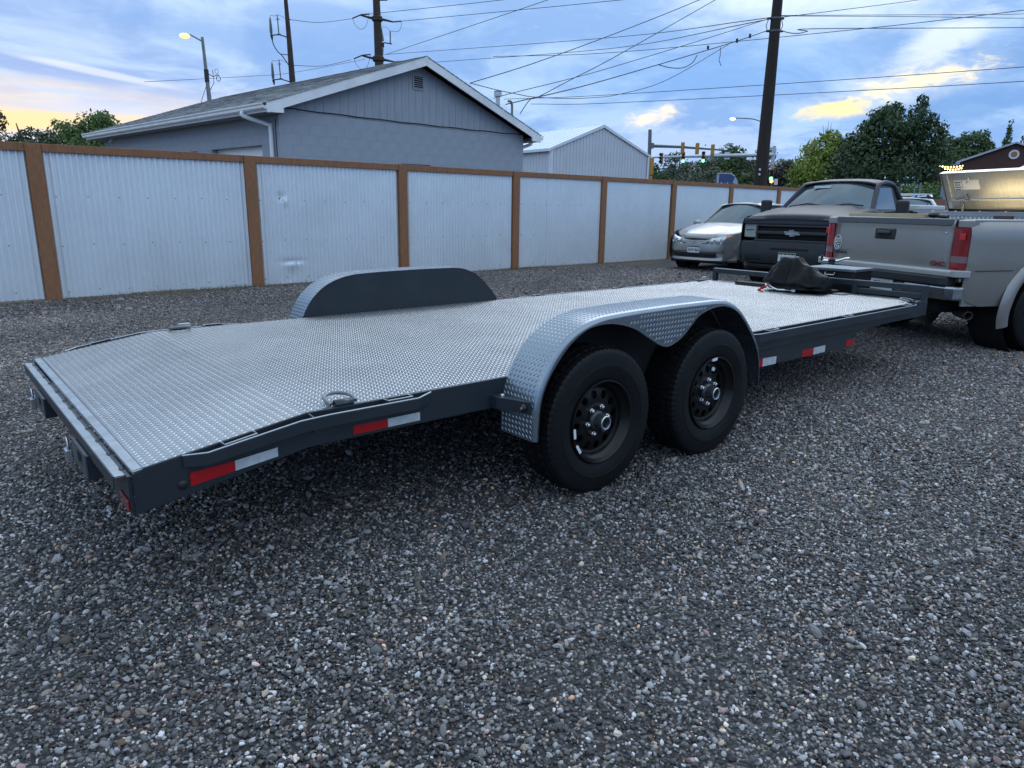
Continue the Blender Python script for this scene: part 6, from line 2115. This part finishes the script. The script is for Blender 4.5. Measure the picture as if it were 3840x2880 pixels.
# steel pole on the left with two cable terminations
T1 = (-14.10, 47.97)
p1_ = thing('power_pole', 'slender dark steel power pole with two pairs of grey cable terminals', 'power pole', (T1[0], T1[1], 0))
MB().tube([(.10, 0, 0), (.05, 0, 8.7), (0, 0, 11.0), (-.08, 0, 13.5), (-.22, 0, 18)], [.24, .19, .155, .115, .09], 14).build('pole_shaft', rust, p1_, smooth=True)
for dz2 in (0.0, -2.56):
    e = thing('terminal_frame', None, None); e.parent = p1_; e.location = (-.06 if dz2 else 0, 0, dz2)
    MB().tube([(-.05, -.02, 11.34), (-.55, -.17, 11.47), (-1.0, -.3, 11.40)], .035, 8).build('outrigger', dkm, e)
    MB().prism([(-.75, -.22, 11.43), (-.62, -.2, 11.52), (-.45, -.15, 11.50), (-.52, -.17, 11.45)], (0, .08, .03)).build('plate', dkm, e)
    MB().tube([(-1.01, -.31, 12.42), (-1.01, -.31, 12.30), (-1.005, -.31, 12.0), (-1.0, -.31, 11.6), (-1.0, -.31, 11.45)], [.02, .055, .075, .09, .06], 10).build('terminal', insul, e, smooth=True)
    MB().tube([(-.99, -.31, 11.42), (-.97, -.30, 11.25), (-.96, -.29, 11.10)], [.085, .065, .03], 10).build('cable_cone', dkm, e, smooth=True)
    MB().tube([(-.60, -.18, 12.57), (-.59, -.17, 12.0), (-.57, -.17, 11.55)], [.03, .035, .035], 8).build('arrester', insul, e, smooth=True)
    MB().box(-.70, -.48, -.20, -.14, 12.33, 12.36).build('arrester_arm', dkm, e)
    MB().tube([tuple(p) for p in catmull([(-1.01, -.31, 12.44), (-.95, -.29, 12.52), (-.75, -.24, 12.50), (-.60, -.18, 12.58), (-.40, -.1, 12.54), (-.12, 0, 12.42)], 3)], .012, 5).build('lead', wirem, e)
MB().tube([tuple(p) for p in catmull([(-.96, -.29, 11.10), (-.90, -.27, 10.85), (-.70, -.2, 10.5), (-.50, -.16, 10.32), (-.25, -.05, 9.95), (-.05, 0, 9.6), (.0, .02, 9.2)], 4)], .030, 8).build('riser_cable', dkm, p1_, smooth=True)
MB().tube([(-.02, 0, 10.34), (-.54, -.16, 10.36)], .025, 6).build('cable_standoff', dkm, p1_)
MB().tube([(.0, 0, 12.42), (.15, .02, 12.36)], .03, 6).tube([(.05, 0, 9.82), (.2, .02, 9.75)], .03, 6).build('strain_insulator', dkm, p1_)
MB().box(-.6, .5, -.04, .04, 13.55, 13.62).build('crossarm', dkm, p1_)
# rusty pole with crossarms
T2 = (-9.72, 54.13)
p2_ = thing('power_pole', 'rusty brown steel power pole with drooping crossarms behind the garage ridge', 'power pole', (T2[0], T2[1], 0))
MB().tube([(.10, 0, 0), (.06, 0, 10.9), (.04, 0, 12.5), (.0, 0, 15.1), (-.03, 0, 20)], [.40, .31, .29, .245, .18], 16).build('pole_shaft', rust, p2_, smooth=True)
for zz, ex in ((13.90, 0.0), (11.31, .04)):
    a_ = MB().lathe([(.29 + ex, zz - .18), (.37 + ex, zz - .12), (.37 + ex, zz + .12), (.28 + ex, zz + .2)], 14, o=(.02, 0, 0)).build('arm_collar', rust, p2_, smooth=True)
    MB().tube([(-.15, 0, zz), (-.6, -.1, zz + .08), (-1.10, -.2, zz + .18)], [.10, .075, .05], 8).build('crossarm', rust, a_, smooth=True)
    MB().tube([(.15, 0, zz), (.6, .1, zz - .05), (1.12, .2, zz - .14)], [.10, .075, .05], 8).build('crossarm', rust, a_, smooth=True)
    MB().tube([(-1.10, -.2, zz + .19), (-1.64, -.32, zz - .06)], .045, 6).tube([(-1.10, -.2, zz + .20), (-.50, -.1, zz + .28)], .045, 6).tube([(1.12, .2, zz - .13), (1.66, .28, zz - .06)], .045, 6).build('string_insulator', dkm, a_)
    MB().tube([tuple(p) for p in catmull([(-1.64, -.32, zz - .07), (-1.48, -.25, zz - .45), (-1.12, -.2, zz - .72), (-.75, -.15, zz - .5), (-.50, -.1, zz + .26)], 4)], .014, 5).build('jumper_wire', wirem, a_)
MB().tube([tuple(p) for p in catmull([(1.66, .28, 13.83), (1.62, .28, 13.45), (1.40, .27, 13.18), (.90, .2, 13.18)], 4)], .014, 5).build('jumper_wire', wirem, p2_)
tf = thing('terminal_frame', None, None); tf.parent = p2_
MB().tube([(.1, 0, 12.31), (.45, .1, 12.40), (.98, .18, 12.34)], .04, 8).build('outrigger', dkm, tf)
MB().tube([(.31, .06, 13.25), (.31, .06, 13.05), (.33, .06, 12.75), (.34, .06, 12.50)], [.02, .05, .085, .10], 10).build('terminal', insul, tf, smooth=True)
MB().tube([(.87, .15, 13.16), (.87, .15, 12.75), (.86, .15, 12.36)], .045, 8).build('arrester', insul, tf, smooth=True)
MB().tube([(.38, .07, 12.38), (.38, .07, 12.10)], .06, 8).build('cable_cone', dkm, tf)
MB().tube([tuple(p) for p in catmull([(.31, .06, 13.25), (.36, .06, 13.40), (.60, .1, 13.38), (.87, .15, 13.18)], 4)], .012, 5).build('lead', wirem, tf)
MB().tube([(.38, .07, 12.1), (.30, .04, 11.3), (.28, .02, 10.5)], .025, 6).build('riser_cable', dkm, tf)
MB().bar((.0, 0, 15.09), (.75, .1, 15.14), .09, .09).bar((0, 0, 15.1), (-.9, -.12, 15.25), .09, .09).build('upper_crossarm', rust, p2_)

# ------------------------------------------------------------------ traffic signals
yel = mat('signal yellow', (0.42, 0.22, 0.035), .5)
sblk = mat('signal visor black', (0.012, 0.012, 0.013), .6)
grn = mat('lit green lens', (.1, .9, .5), .4, emit=(0.10, 1.0, 0.50), estr=5.0)
redl = mat('lit red lens', (1, .2, .1), .4, emit=(1.0, 0.16, 0.05), estr=7.0)
lensd = mat('dark signal lens', (0.03, 0.03, 0.03), .3)
arm_m = mat('pale mast arm', (0.46, 0.50, 0.54), .45, .3)


def signal(p, label, front=True, lit_=None, ry=0.0, h=0.98):
    """three lens head; the front of it looks along local -y"""
    s = thing('traffic_signal', label, 'traffic signal', p, ry, 'traffic signals on the mast arms')
    MB().box(-.14, .14, -.02, .15, -h / 2, h / 2).build('housing', yel, s, bevel=0.02)
    MB().box(-.16, .16, .02, .03, -h / 2 - .02, h / 2 + .02).build('backplate', yel, s)
    if front:
        for k in range(3):
            z = h / 2 - h / 6 - k * h / 3
            m_ = lensd
            if lit_ == k: m_ = grn if k == 2 else redl
            MB().sphere((0, -.03, z), (.125, .05, .125), 14, 8).build('lens', m_, s, smooth=True)
            rows = []
            for i in range(13):
                a = math.pi * (-.12 + 1.24 * i / 12)
                rows.append([(.14 * math.cos(a), -.02, z + .14 * math.sin(a)), (.14 * math.cos(a), -.24, z + .14 * math.sin(a) + .01)])
            MB().grid(rows).build('visor', sblk, s, solid=.008)
    else:
        MB().box(-.10, .10, .15, .17, -h / 2 + .05, h / 2 - .05).build('back_cover', yel, s, bevel=0.01)
    return s


vz = -R(14)
ms = thing('signal_mast', 'grey signal mast beside the white shed with a long arm to the right', 'signal mast', (11.68, 64.96, 0))
MB().tube([(.05, 0, 0), (.02, 0, 6.5), (-.03, 0, 7.95)], [.20, .16, .15], 14).build('mast_pole', mat('blue grey mast', (0.14, 0.17, 0.18), .5, .4), ms, smooth=True)
MB().tube([(.1, 0, 6.62), (2.6, -.5, 6.52), (6.4, -1.45, 6.20)], [.14, .11, .06], 12).build('mast_arm', MATS['blue grey mast'], ms, smooth=True)
MB().box(.05, .35, -.2, .1, 6.40, 6.85).build('arm_flange', MATS['blue grey mast'], ms)
MB().sphere((4.6, -1.0, 6.65), .06, 8, 6).build('camera_dome', dkm, ms)
for (x, y, z, lab) in ((14.41, 64.20, 6.41, 'yellow traffic signal seen from behind, nearest the mast pole on the upper arm'), (15.60, 63.93, 6.35, 'yellow traffic signal seen from behind in the middle of the upper arm'), (16.84, 63.62, 6.22, 'yellow traffic signal seen from behind, farthest out on the upper arm')):
    signal((x, y, z), lab, False, None, math.pi - R(28), .90)
m2 = thing('signal_mast', 'pale lower signal arm reaching left from behind the wooden pole', 'signal mast', (23.6, 68.1, 0))
MB().tube([(0, 0, 0), (0, 0, 7.0)], [.20, .16], 14).build('mast_pole', arm_m, m2, smooth=True)
MB().tube([(0, 0, 6.22), (-4.0, 1.1, 6.18), (-10.6, 2.7, 6.06)], [.20, .16, .08], 14).build('mast_arm', arm_m, m2, smooth=True)
signal((13.86, 70.55, 5.95), 'unlit yellow traffic signal at the left end of the lower arm', True, None, -R(35))
signal((15.82, 70.05, 6.03), 'traffic signal showing green, left of the two on the lower arm', True, 2, vz)
signal((17.60, 69.62, 6.06), 'traffic signal showing green, right of the two on the lower arm', True, 2, vz)
sg = thing('street_sign', 'small green street name sign hanging on the lower signal arm', 'sign', (18.88, 69.38, 6.17), -R(15))
MB().box(-.43, .43, -.02, .0, -.19, .19).build('sign_panel', mat('sign green', (0.006, 0.16, 0.085), .4), sg, bevel=0.01)
text('sign_text', '37 Rd', .26, mat('sign white', (.6, .68, .66), .4), sg, frame_m((0.02, -.022, -.01), (1, 0, 0), (0, 0, 1)), .001)
ws = thing('traffic_sign', 'white sign with curved right arrow on the lower signal arm', 'sign', (19.68, 69.18, 6.17), -R(15))
MB().box(-.24, .24, -.02, .0, -.32, .32).build('sign_panel', mat('sign white panel', (.62, .66, .72), .4), ws, bevel=0.02)
ar = catmull([(-.08, -.10), (-.09, .0), (-.04, .09), (.06, .13)], 5)
MB().tube([(p[0], -.024, p[1]) for p in ar], .025, 6).prism([(.04, -.022, .20), (.16, -.022, .14), (.05, -.022, .05)], (0, -.006, 0)).build('arrow', sblk, ws)
MB().box(-.13, .13, -.024, -.0205, -.235, -.205).build('legend_line', mat('grey legend', (.3, .3, .34), .5), ws)
w2s = thing('traffic_sign', 'small white sign with dark arrow at the left of the lower signal arm', 'sign', (14.28, 70.45, 6.04), -R(15))
MB().box(-.19, .19, -.02, .0, -.27, .27).build('sign_panel', MATS['sign white panel'], w2s, bevel=0.02)
MB().prism([(-.03, -.022, .0), (.03, -.022, .0), (.03, -.022, -.08), (.07, -.022, -.08), (0, -.022, -.17), (-.07, -.022, -.08), (-.03, -.022, -.08)], (0, -.004, 0)).build('arrow', sblk, w2s)
ps = signal((10.50, 57.0, 4.45), 'tan signal cabinet head at the corner of the white shed', False, None, math.pi - .2, 1.25)
MB().box(-.12, .12, -.02, .15, -1.05, -.70).build('lower_housing', yel, ps, bevel=0.02)
rs = signal((18.98, 54.8, 3.82), 'low signal with green light beside the foot of the wooden pole', True, 2, -R(18), .75)
tag(rs, group='traffic signals on the mast arms')
MB().tube([(0, .05, .35), (0, .05, .75), (-.1, .05, .8)], .04, 8).build('bracket', yel, rs)
MB().tube([(0.1, .1, -3.7), (.1, .1, .35)], .06, 8).build('post', greyp, rs)
hs_ = thing('hand_signal', 'glowing red orange crossing signal low beside the wooden pole', 'traffic signal', (18.98, 54.6, 3.40), -R(18))
MB().box(-.16, .16, -.0, .15, -.17, .17).build('housing', sblk, hs_)
MB().sphere((-.02, -.01, 0), (.12, .03, .13), 12, 8).build('lens', redl, hs_, smooth=True)
MB().box(.17, .42, .02, .04, -.26, .16).build('sign_plate', MATS['sign white panel'], hs_)
MB().tube([(.0, .12, -3.5), (.0, .12, -.17)], .05, 8).build('post', greyp, hs_)
gl = signal((12.3, 55.6, 2.95), 'dim green lit signal just above the fence rail', True, 2, -R(10), .6)
MB().tube([(0, .08, -2.95), (0, .08, -.3)], .05, 8).build('post', greyp, gl)
# second street lamp, arched arm
l2 = thing('street_lamp', 'street lamp with white lit head on an arched arm left of wooden pole', 'street lamp', (23.9, 71.1, 0))
MB().tube([(0, 0, 0), (0, 0, 9.0)], [.14, .09], 12).build('pole_shaft', greyp, l2, smooth=True)
MB().tube([tuple(p) for p in catmull([(0, 0, 8.9), (-.5, .2, 9.35), (-1.4, .5, 9.70), (-2.9, .9, 9.82)], 5)], .05, 8).build('lamp_arm', greyp, l2, smooth=True)
h2 = MB().sphere((-3.12, .96, 9.82), (.28, .14, .08), 12, 8).build('lamp_head', greyp, l2, smooth=True)
MB().sphere((-3.15, .95, 9.74), (.28, .18, .14), 12, 8).build('lamp_lens', mat('lit white lens', (1, .9, .7), .5, emit=(1.0, .86, .58), estr=1.6), h2, smooth=True)

# blue lorry cab passing beyond the fence
LC = thing('lorry', 'dark blue lorry cab roof showing above the fence', 'lorry', (16.45, 57.3, 0), R(-16))
navy = mat('navy lorry paint', (0.02, 0.04, 0.16), .3, coat=.6)
prof = [(-.80, 1.0), (-.80, 3.95), (-.55, 4.02), (.25, 4.0), (.55, 3.80), (.78, 3.45), (.92, 3.05), (1.0, 2.4), (2.3, 2.1), (2.4, 1.0)]
MB().prism([(x, -1.2, z) for x, z in prof], (0, 2.4, 0)).build('cab', navy, LC, bevel=0.08, seg=3)
MB().prism([(-.74, -1.215, 3.15), (-.74, -1.215, 3.85), (-.60, -1.215, 3.9), (-.60, -1.215, 3.15)], (0, .012, 0)).build('side_trim', mat('pale trim', (.35, .4, .5), .3), LC)
for x in (-.4, .05):
    MB().sphere((x, -1.21, 3.28), (.05, .02, .05), 8, 6).build('marker_lamp', MATS['white reflector'], LC)
MB().prism([(.42, -1.214, 3.3), (.56, -1.214, 3.72), (.74, -1.214, 3.42), (.86, -1.214, 3.1)], (0, .010, 0)).build('roof_fairing', MATS['pale trim'], LC)
MB().prism([(.90, -1.1, 3.0), (.985, -1.1, 2.45), (.995, -1.1, 2.45), (.93, -1.1, 3.0)], (0, 2.2, 0)).build('windscreen', glassm, LC)
for x in (-.3, 1.75):
    for y in (-1.0, 1.0):
        MB().lathe([(.2, -.14), (.5, -.15), (.52, 0), (.5, .15), (.2, .14)], 24, o=(x, y, .52), axis='Y').build('wheel', rubber, LC, smooth=True)
MB().box(-5, -.82, -.5, .5, .7, 1.1).build('chassis', blackm, LC)

# string of bulbs by the brick house
sl_ = thing('string_lights', 'double string of glowing yellow bulbs strung beside the brick house', 'string lights', (24.8, 43.4, 0))
bulb = mat('lit warm bulb', (1, .75, .35), .5, emit=(1.0, .60, .16), estr=7.0)
cord = MB()
for (za, n_) in ((3.98, 9), (3.78, 7)):
    pts = []
    for k in range(n_):
        t = k / (n_ - 1)
        x = (.0 if za > 3.9 else .32) + (1.0 if za > 3.9 else .62) * t
        pts.append((x, -.55 * t, za - .07 * math.sin(math.pi * t) + (0 if za > 3.9 else .06)))
    cord.tube(pts, .008, 5)
    for p in pts:
        MB().sphere((p[0], p[1], p[2] - .05), (.036, .036, .042), 8, 6).build('bulb', bulb, sl_, smooth=True)
cord.build('cord', sblk, sl_)
for x, y in ((0, 0), (1.02, -.56)):
    MB().tube([(x, y, 0), (x, y, 4.05)], .035, 8).build('post', mat('brown post', (.05, .03, .02), .8), sl_)
# low things behind the parked cars at right
fp = MB().tube([(0, 0, 0), (.03, 0, 2.6)], .04, 8).build('steel_post', greyp, smooth=True, loc=polar(28.75, 38))
tag(fp, 'thin grey steel post in front of the shrubs on the right', 'post')
wl_ = MB().box(-6, 6, -.1, .1, 0, 1.85).build('low_wall', mat('terracotta wall', (.24, .12, .08), .8, var=.1), loc=polar(28.0, 36), rot=(0, 0, -R(28)))
tag(wl_, 'low terracotta coloured wall behind the white car', 'wall')
sgp = MB().box(-.3, .3, -.02, .02, 2.0, 2.9).tube([(0, .05, 0), (0, .05, 2.95)], .04, 8).build('hanging_banner', mat('grey banner', (.22, .25, .33), .6), loc=polar(30.45, 40), rot=(0, 0, -R(30)))
tag(sgp, 'grey banner sign on a post beside the brick house', 'sign')
# ------------------------------------------------------------------ trees
bark = mat('bark', (0.05, 0.04, 0.03), .9, var=.3, vscale=4)


def leaf_mat(name, c1, c2, c3):
    m = bpy.data.materials.new(name)
    m.use_nodes = True
    t = NT(m.node_tree)
    b = m.node_tree.nodes['Principled BSDF']
    at = t.n('ShaderNodeAttribute', attribute_name='tone')
    f_ = t.math('MULTIPLY', at.outputs['Fac'], 1.0)
    c = t.mix(t.sstep(f_, 0.0, 0.55), c1, c2)
    c = t.mix(t.sstep(f_, 0.6, 1.0), c, c3)
    m.node_tree.links.new(c, b.inputs['Base Color'])
    b.inputs['Roughness'].default_value = .6
    b.inputs['Subsurface Weight'].default_value = 0.0
    tr = t.n('ShaderNodeBsdfTranslucent')
    m.node_tree.links.new(c, tr.inputs[0])
    mx = t.n('ShaderNodeMixShader')
    mx.inputs[0].default_value = .25
    out = m.node_tree.nodes['Material Output']
    m.node_tree.links.new(b.outputs[0], mx.inputs[1]); m.node_tree.links.new(tr.outputs[0], mx.inputs[2]); m.node_tree.links.new(mx.outputs[0], out.inputs[0])
    return m


L_dark = leaf_mat('dark leaves', (0.040, 0.072, 0.022), (0.064, 0.11, 0.032), (0.10, 0.16, 0.044))
L_deep = leaf_mat('deep green leaves', (0.025, 0.050, 0.020), (0.042, 0.080, 0.030), (0.066, 0.12, 0.04))
L_yel = leaf_mat('yellow green leaves', (0.11, 0.16, 0.022), (0.20, 0.27, 0.034), (0.28, 0.34, 0.055))
L_pur = leaf_mat('purple leaves', (0.016, 0.010, 0.014), (0.024, 0.014, 0.018), (0.035, 0.02, 0.024))
L_olive = leaf_mat('grey green leaves', (0.035, 0.055, 0.035), (0.060, 0.085, 0.045), (0.085, 0.115, 0.055))
L_mid = leaf_mat('mid green leaves', (0.045, 0.085, 0.022), (0.080, 0.145, 0.032), (0.12, 0.20, 0.05))


def foliage(blobs, n, size, seed, hollow=.55):
    """leaf quads spread through a set of lumpy ellipsoids (cx,cy,cz,rx,ry,rz)"""
    rg = np.random.default_rng(seed)
    vol = np.array([b[3] * b[4] * b[5] for b in blobs]) ** .75
    pick = rg.choice(len(blobs), n, p=vol / vol.sum())
    B = np.array(blobs)[pick]
    d = rg.normal(0, 1, (n, 3)); d /= np.linalg.norm(d, axis=1)[:, None]
    r = hollow + (1 - hollow) * rg.random(n) ** .6
    # clumps: quantise directions to sub-lumps
    nl = 26
    lump = rg.normal(0, 1, (len(blobs), nl, 3)); lump /= np.linalg.norm(lump, axis=2)[:, :, None]
    which = rg.integers(0, nl, n)
    lc = lump[pick, which]
    cd = .80 * lc + .42 * d * rg.random(n)[:, None] ** .5
    use = rg.random(n) < .75
    dirn = np.where(use[:, None], cd, d * r[:, None])
    P = B[:, :3] + dirn * B[:, 3:6]
    tone = np.clip(.5 + .22 * rg.normal(0, 1, n) + .18 * np.sin(which * 2.3 + pick), 0, 1)
    nrm = dirn / np.linalg.norm(dirn, axis=1)[:, None] + rg.normal(0, .55, (n, 3)); nrm /= np.linalg.norm(nrm, axis=1)[:, None]
    a = np.cross(nrm, rg.normal(0, 1, (n, 3))); a /= np.linalg.norm(a, axis=1)[:, None]
    b = np.cross(nrm, a)
    s = size * rg.uniform(.6, 1.3, n)[:, None]
    V = np.stack([P - a * s * .9, P - b * s * .45, P + a * s * .9, P + b * s * .45], 1).reshape(-1, 3)
    me = bpy.data.meshes.new('crown')
    me.vertices.add(4 * n); me.vertices.foreach_set('co', V.astype(np.float32).ravel())
    me.loops.add(4 * n); me.loops.foreach_set('vertex_index', np.arange(4 * n, dtype=np.int32))
    me.polygons.add(n); me.polygons.foreach_set('loop_start', np.arange(0, 4 * n, 4, dtype=np.int32))
    me.update(calc_edges=True)
    me.validate()
    at = me.attributes.new('tone', 'FLOAT', 'FACE')
    at.data.foreach_set('value', tone.astype(np.float32))
    return me


def tree(name, label, azd, d, blobs, m, n, size, seed, trunk_r=.18, group=None, hollow=.55, limbs=6, cat='tree'):
    t_ = thing(name, label, cat, polar(azd, d), -R(azd), group)
    me = foliage(blobs, n, size, seed, hollow)
    link(me, 'crown', m, t_)
    rg = random.Random(seed)
    top = max(b[2] for b in blobs)
    tk = MB()
    fk = min(b[2] - b[5] for b in blobs) + .6
    fk = max(fk, .5)
    pts = [(0, 0, -.05), (rg.uniform(-.08, .08), rg.uniform(-.08, .08), fk * .5), (rg.uniform(-.15, .15), rg.uniform(-.1, .1), fk), (rg.uniform(-.2, .2), 0, (fk + top) / 2), (blobs[0][0] * .5, 0, top)]
    tk.tube(pts, [trunk_r * 1.25, trunk_r, trunk_r * .85, trunk_r * .5, trunk_r * .15], 9)
    for k in range(limbs):
        b = blobs[k % len(blobs)]
        q = Vector(pts[2]) + (Vector(pts[3]) - Vector(pts[2])) * rg.random()
        e = Vector((b[0] + rg.uniform(-.7, .7) * b[3], b[1] + rg.uniform(-.7, .7) * b[4], b[2] + rg.uniform(-.2, .8) * b[5]))
        mid = (q + e) / 2 + Vector((rg.uniform(-.2, .2), rg.uniform(-.2, .2), -.15))
        tk.tube([q, mid, e], [trunk_r * .45, trunk_r * .28, trunk_r * .06], 6)
    tk.build('trunk', bark, t_, smooth=True)
    return t_


# local x runs to the right of the view, y away
tree('broadleaf_tree', 'round leafy green tree left of the garage against the yellow sky', -29.6, 40, [(0, 0, 3.2, 1.9, 1.8, 1.6), (.45, 0, 4.5, 1.0, 1.0, .85), (-.95, 0, 4.0, .9, .9, .85), (1.35, .2, 3.9, .95, .9, .9), (-1.7, 0, 2.7, .9, .9, .8), (.7, 0, 5.05, .42, .42, .38)], L_mid, 15000, .10, 1, .16, 'trees on the left behind the fence')
tree('sparse_tree', 'thin grey green tree at the left edge above the fence', -33.6, 37, [(0, 0, 3.1, 1.3, 1.2, .8), (-1.0, 0, 3.4, .8, .8, .7), (1.1, 0, 3.6, .55, .5, .5), (.5, 0, 3.9, .5, .5, .35), (-.6, 0, 4.4, .35, .35, .45), (1.9, .5, 2.8, .8, .8, .5)], L_olive, 6500, .085, 2, .12, 'trees on the left behind the fence', .3)
tree('hedge_tree', 'low dark bushy tree filling the gap between the left trees', -31.6, 44, [(0, 0, 2.6, 1.5, 1.2, .9), (1.6, 0, 2.4, 1.2, 1, .8)], L_mid, 5000, .10, 3, .12, 'trees on the left behind the fence')
row = [
    ('left of the two green signals', 10.7, 94, 7.0, 1.9), ('topped by an airy crown behind the signals', 12.5, 88, 7.9, 2.3), ('dark and round behind the green street sign', 14.2, 84, 6.9, 2.6), ('tall behind the white arrow sign', 15.5, 90, 8.9, 2.4), ('just left of the wooden pole', 17.0, 92, 8.7, 2.2), ('peaked, just right of the wooden pole', 18.8, 86, 8.1, 2.4), ('low behind the purple tree', 20.2, 88, 7.0, 2.4), ('low at the corner of the white shed', 11.6, 76, 5.0, 2.6), ('low behind the lorry cab', 15.0, 76, 5.1, 2.8), ('low at the foot of the wooden pole', 17.6, 74, 4.8, 2.4)]
for i, (wh, a_, d_, h_, r_) in enumerate(row):
    r_ *= 1.35
    rg = random.Random(40 + i)
    bl = [(0, 0, h_ * .50, r_, r_, h_ * .33)]
    for k in range(6):
        bl.append((rg.uniform(-.75, .75) * r_, rg.uniform(-.6, .6) * r_, h_ * rg.uniform(.35, .80), r_ * rg.uniform(.35, .6), r_ * .5, r_ * rg.uniform(.3, .5)))
    bl.append((rg.uniform(-.3, .3) * r_, 0, h_ * .90, r_ * .35, r_ * .35, h_ * .09))
    tree('street_tree', 'dark green street tree ' + wh, a_, d_, bl, (L_dark, L_deep, L_olive)[i % 3] if i not in (1,) else L_olive, 7500, .19, 60 + i, .22, 'dark trees beyond the street')
tree('purple_tree', 'dark purple leaved tree right of the wooden pole', 19.9, 72, [(0, 0, 3.3, 2.2, 2, 1.7), (.9, 0, 4.3, 1.3, 1.2, .9), (-.9, 0, 3.9, 1.2, 1.2, 1.0), (.3, 0, 5.1, .8, .8, .5)], L_pur, 6500, .17, 81, .2)
tree('yellow_green_tree', 'bright yellow green round tree right of the purple tree', 22.9, 62, [(0, 0, 3.7, 3.0, 2.5, 2.3), (2.3, 0, 4.4, .9, .9, .9), (-.5, 0, 5.6, 1.6, 1.5, 1.2), (.9, 0, 5.3, 1.5, 1.4, 1.2), (-1.5, 0, 4.3, 1.2, 1.2, 1.1), (1.9, 0, 3.7, 1.0, 1, 1.2), (0, 0, 6.7, .8, .8, .55), (-2.0, 0, 3.0, .8, .8, .8)], L_yel, 12500, .16, 82, .22)
tree('shrub', 'dark shrub at the foot of the yellow green tree', 21.2, 60, [(0, 0, 2.0, 1.5, 1.2, 1.2), (.9, 0, 2.6, .8, .8, .6), (-.8, 0, 2.6, .8, .8, .6), (1.9, 0, 1.6, 1.0, 1, 1.0)], L_mid, 3600, .15, 83, .1, cat='shrub')
tree('big_tree', 'massive dark green tree beside the brick house', 27.0, 58, [(-.6, 0, 4.0, 3.3, 2.8, 2.6), (-.4, 0, 6.3, 2.0, 1.8, 1.5), (-.9, 0, 7.7, 1.1, 1.0, .8), (-.3, .2, 8.1, .55, .55, .55), (1.1, 0, 7.3, .85, .8, 1.2), (1.15, 0, 8.4, .42, .42, .65), (1.9, 0, 5.9, 1.1, 1.1, 1.5), (2.0, 0, 7.2, .4, .4, .6), (-2.4, 0, 5.6, 1.3, 1.2, 1.1), (-3.1, 0, 4.3, 1.0, 1, 1.1), (2.5, 0, 4.0, 1.2, 1.1, 1.9), (-1.8, 0, 6.8, .9, .9, .7)], L_deep, 20000, .15, 84, .35, None, .45, 10)
tree('broadleaf_tree', 'dark tree rising behind the brick house roof', 30.7, 100, [(x * 1.32, y, z * 1.3, a * 1.32, b * 1.32, c * 1.3) for x, y, z, a, b, c in ((0, 0, 4.6, 3.0, 2.6, 2.4), (-1.1, 0, 6.6, 1.2, 1.1, 1.0), (.9, 0, 6.9, 1.3, 1.2, 1.1), (1.7, 0, 7.4, .55, .5, .6), (2.1, 0, 5.4, .9, .9, .8), (-2.3, 0, 5.6, .9, .9, .8))], L_dark, 9000, .22, 85, .25)
for (a_, d_, h_, wh, m_) in ((33.3, 105, 10.9, 'pointed dark conifer at the far right', L_dark), (34.1, 106, 9.3, 'shorter pointed conifer at the right edge', L_dark), (32.3, 102, 9.7, 'small yellowish tree beside the brick gable', L_mid)):
    bl = [(0, 0, h_ * (.35 + .16 * k), (1.35 - .26 * k), 1.2 - .25 * k, h_ * .11) for k in range(5)] if 'conifer' in wh else [(0, 0, h_ * .6, 1.0, 1, h_ * .25), (.2, 0, h_ * .85, .6, .6, h_ * .12)]
    tree('conifer' if 'conifer' in wh else 'broadleaf_tree', wh, a_, d_, bl, m_, 3200, .2, 90 + int(a_ * 10), .15)
for (a_, d_, h_, r_, wh) in ((27.7, 42, 2.75, .75, 'round green shrub left of the thin steel post'), (29.0, 43, 2.95, 1.0, 'larger green shrub right of the thin steel post'), (25.9, 48, 2.4, 1.2, 'dark low shrub below the massive tree')):
    tree('shrub', wh, a_, d_, [(0, 0, h_ * .55, r_, r_, h_ * .40), (r_ * .4, 0, h_ * .75, r_ * .5, r_ * .5, h_ * .22), (-r_ * .4, 0, h_ * .7, r_ * .5, r_ * .5, h_ * .22)], L_mid, 2600, .09, 110 + int(a_), .06, 'shrubs on the right', cat='shrub')
# bare tree top, dead twigs above the yellow green tree
dt = thing('bare_tree', 'bare dead tree top showing above the yellow green tree', 'tree', polar(22.55, 92), -R(22.5))
bt2 = MB()
rg = random.Random(77)
bt2.tube([(0, 0, 0), (.1, 0, 5), (0, 0, 9)], [.25, .18, .08], 8)
for k in range(16):
    z0 = rg.uniform(6.5, 9)
    x1_ = rg.uniform(-.7, .7)
    bt2.tube([(0, 0, z0), (x1_ * .6, 0, z0 + 1.1), (x1_, .1, min(11.4, z0 + rg.uniform(1.6, 2.8)))], [.05, .035, .015], 5)
bt2.build('trunk', mat('dead wood', (.10, .09, .085), .9), dt)
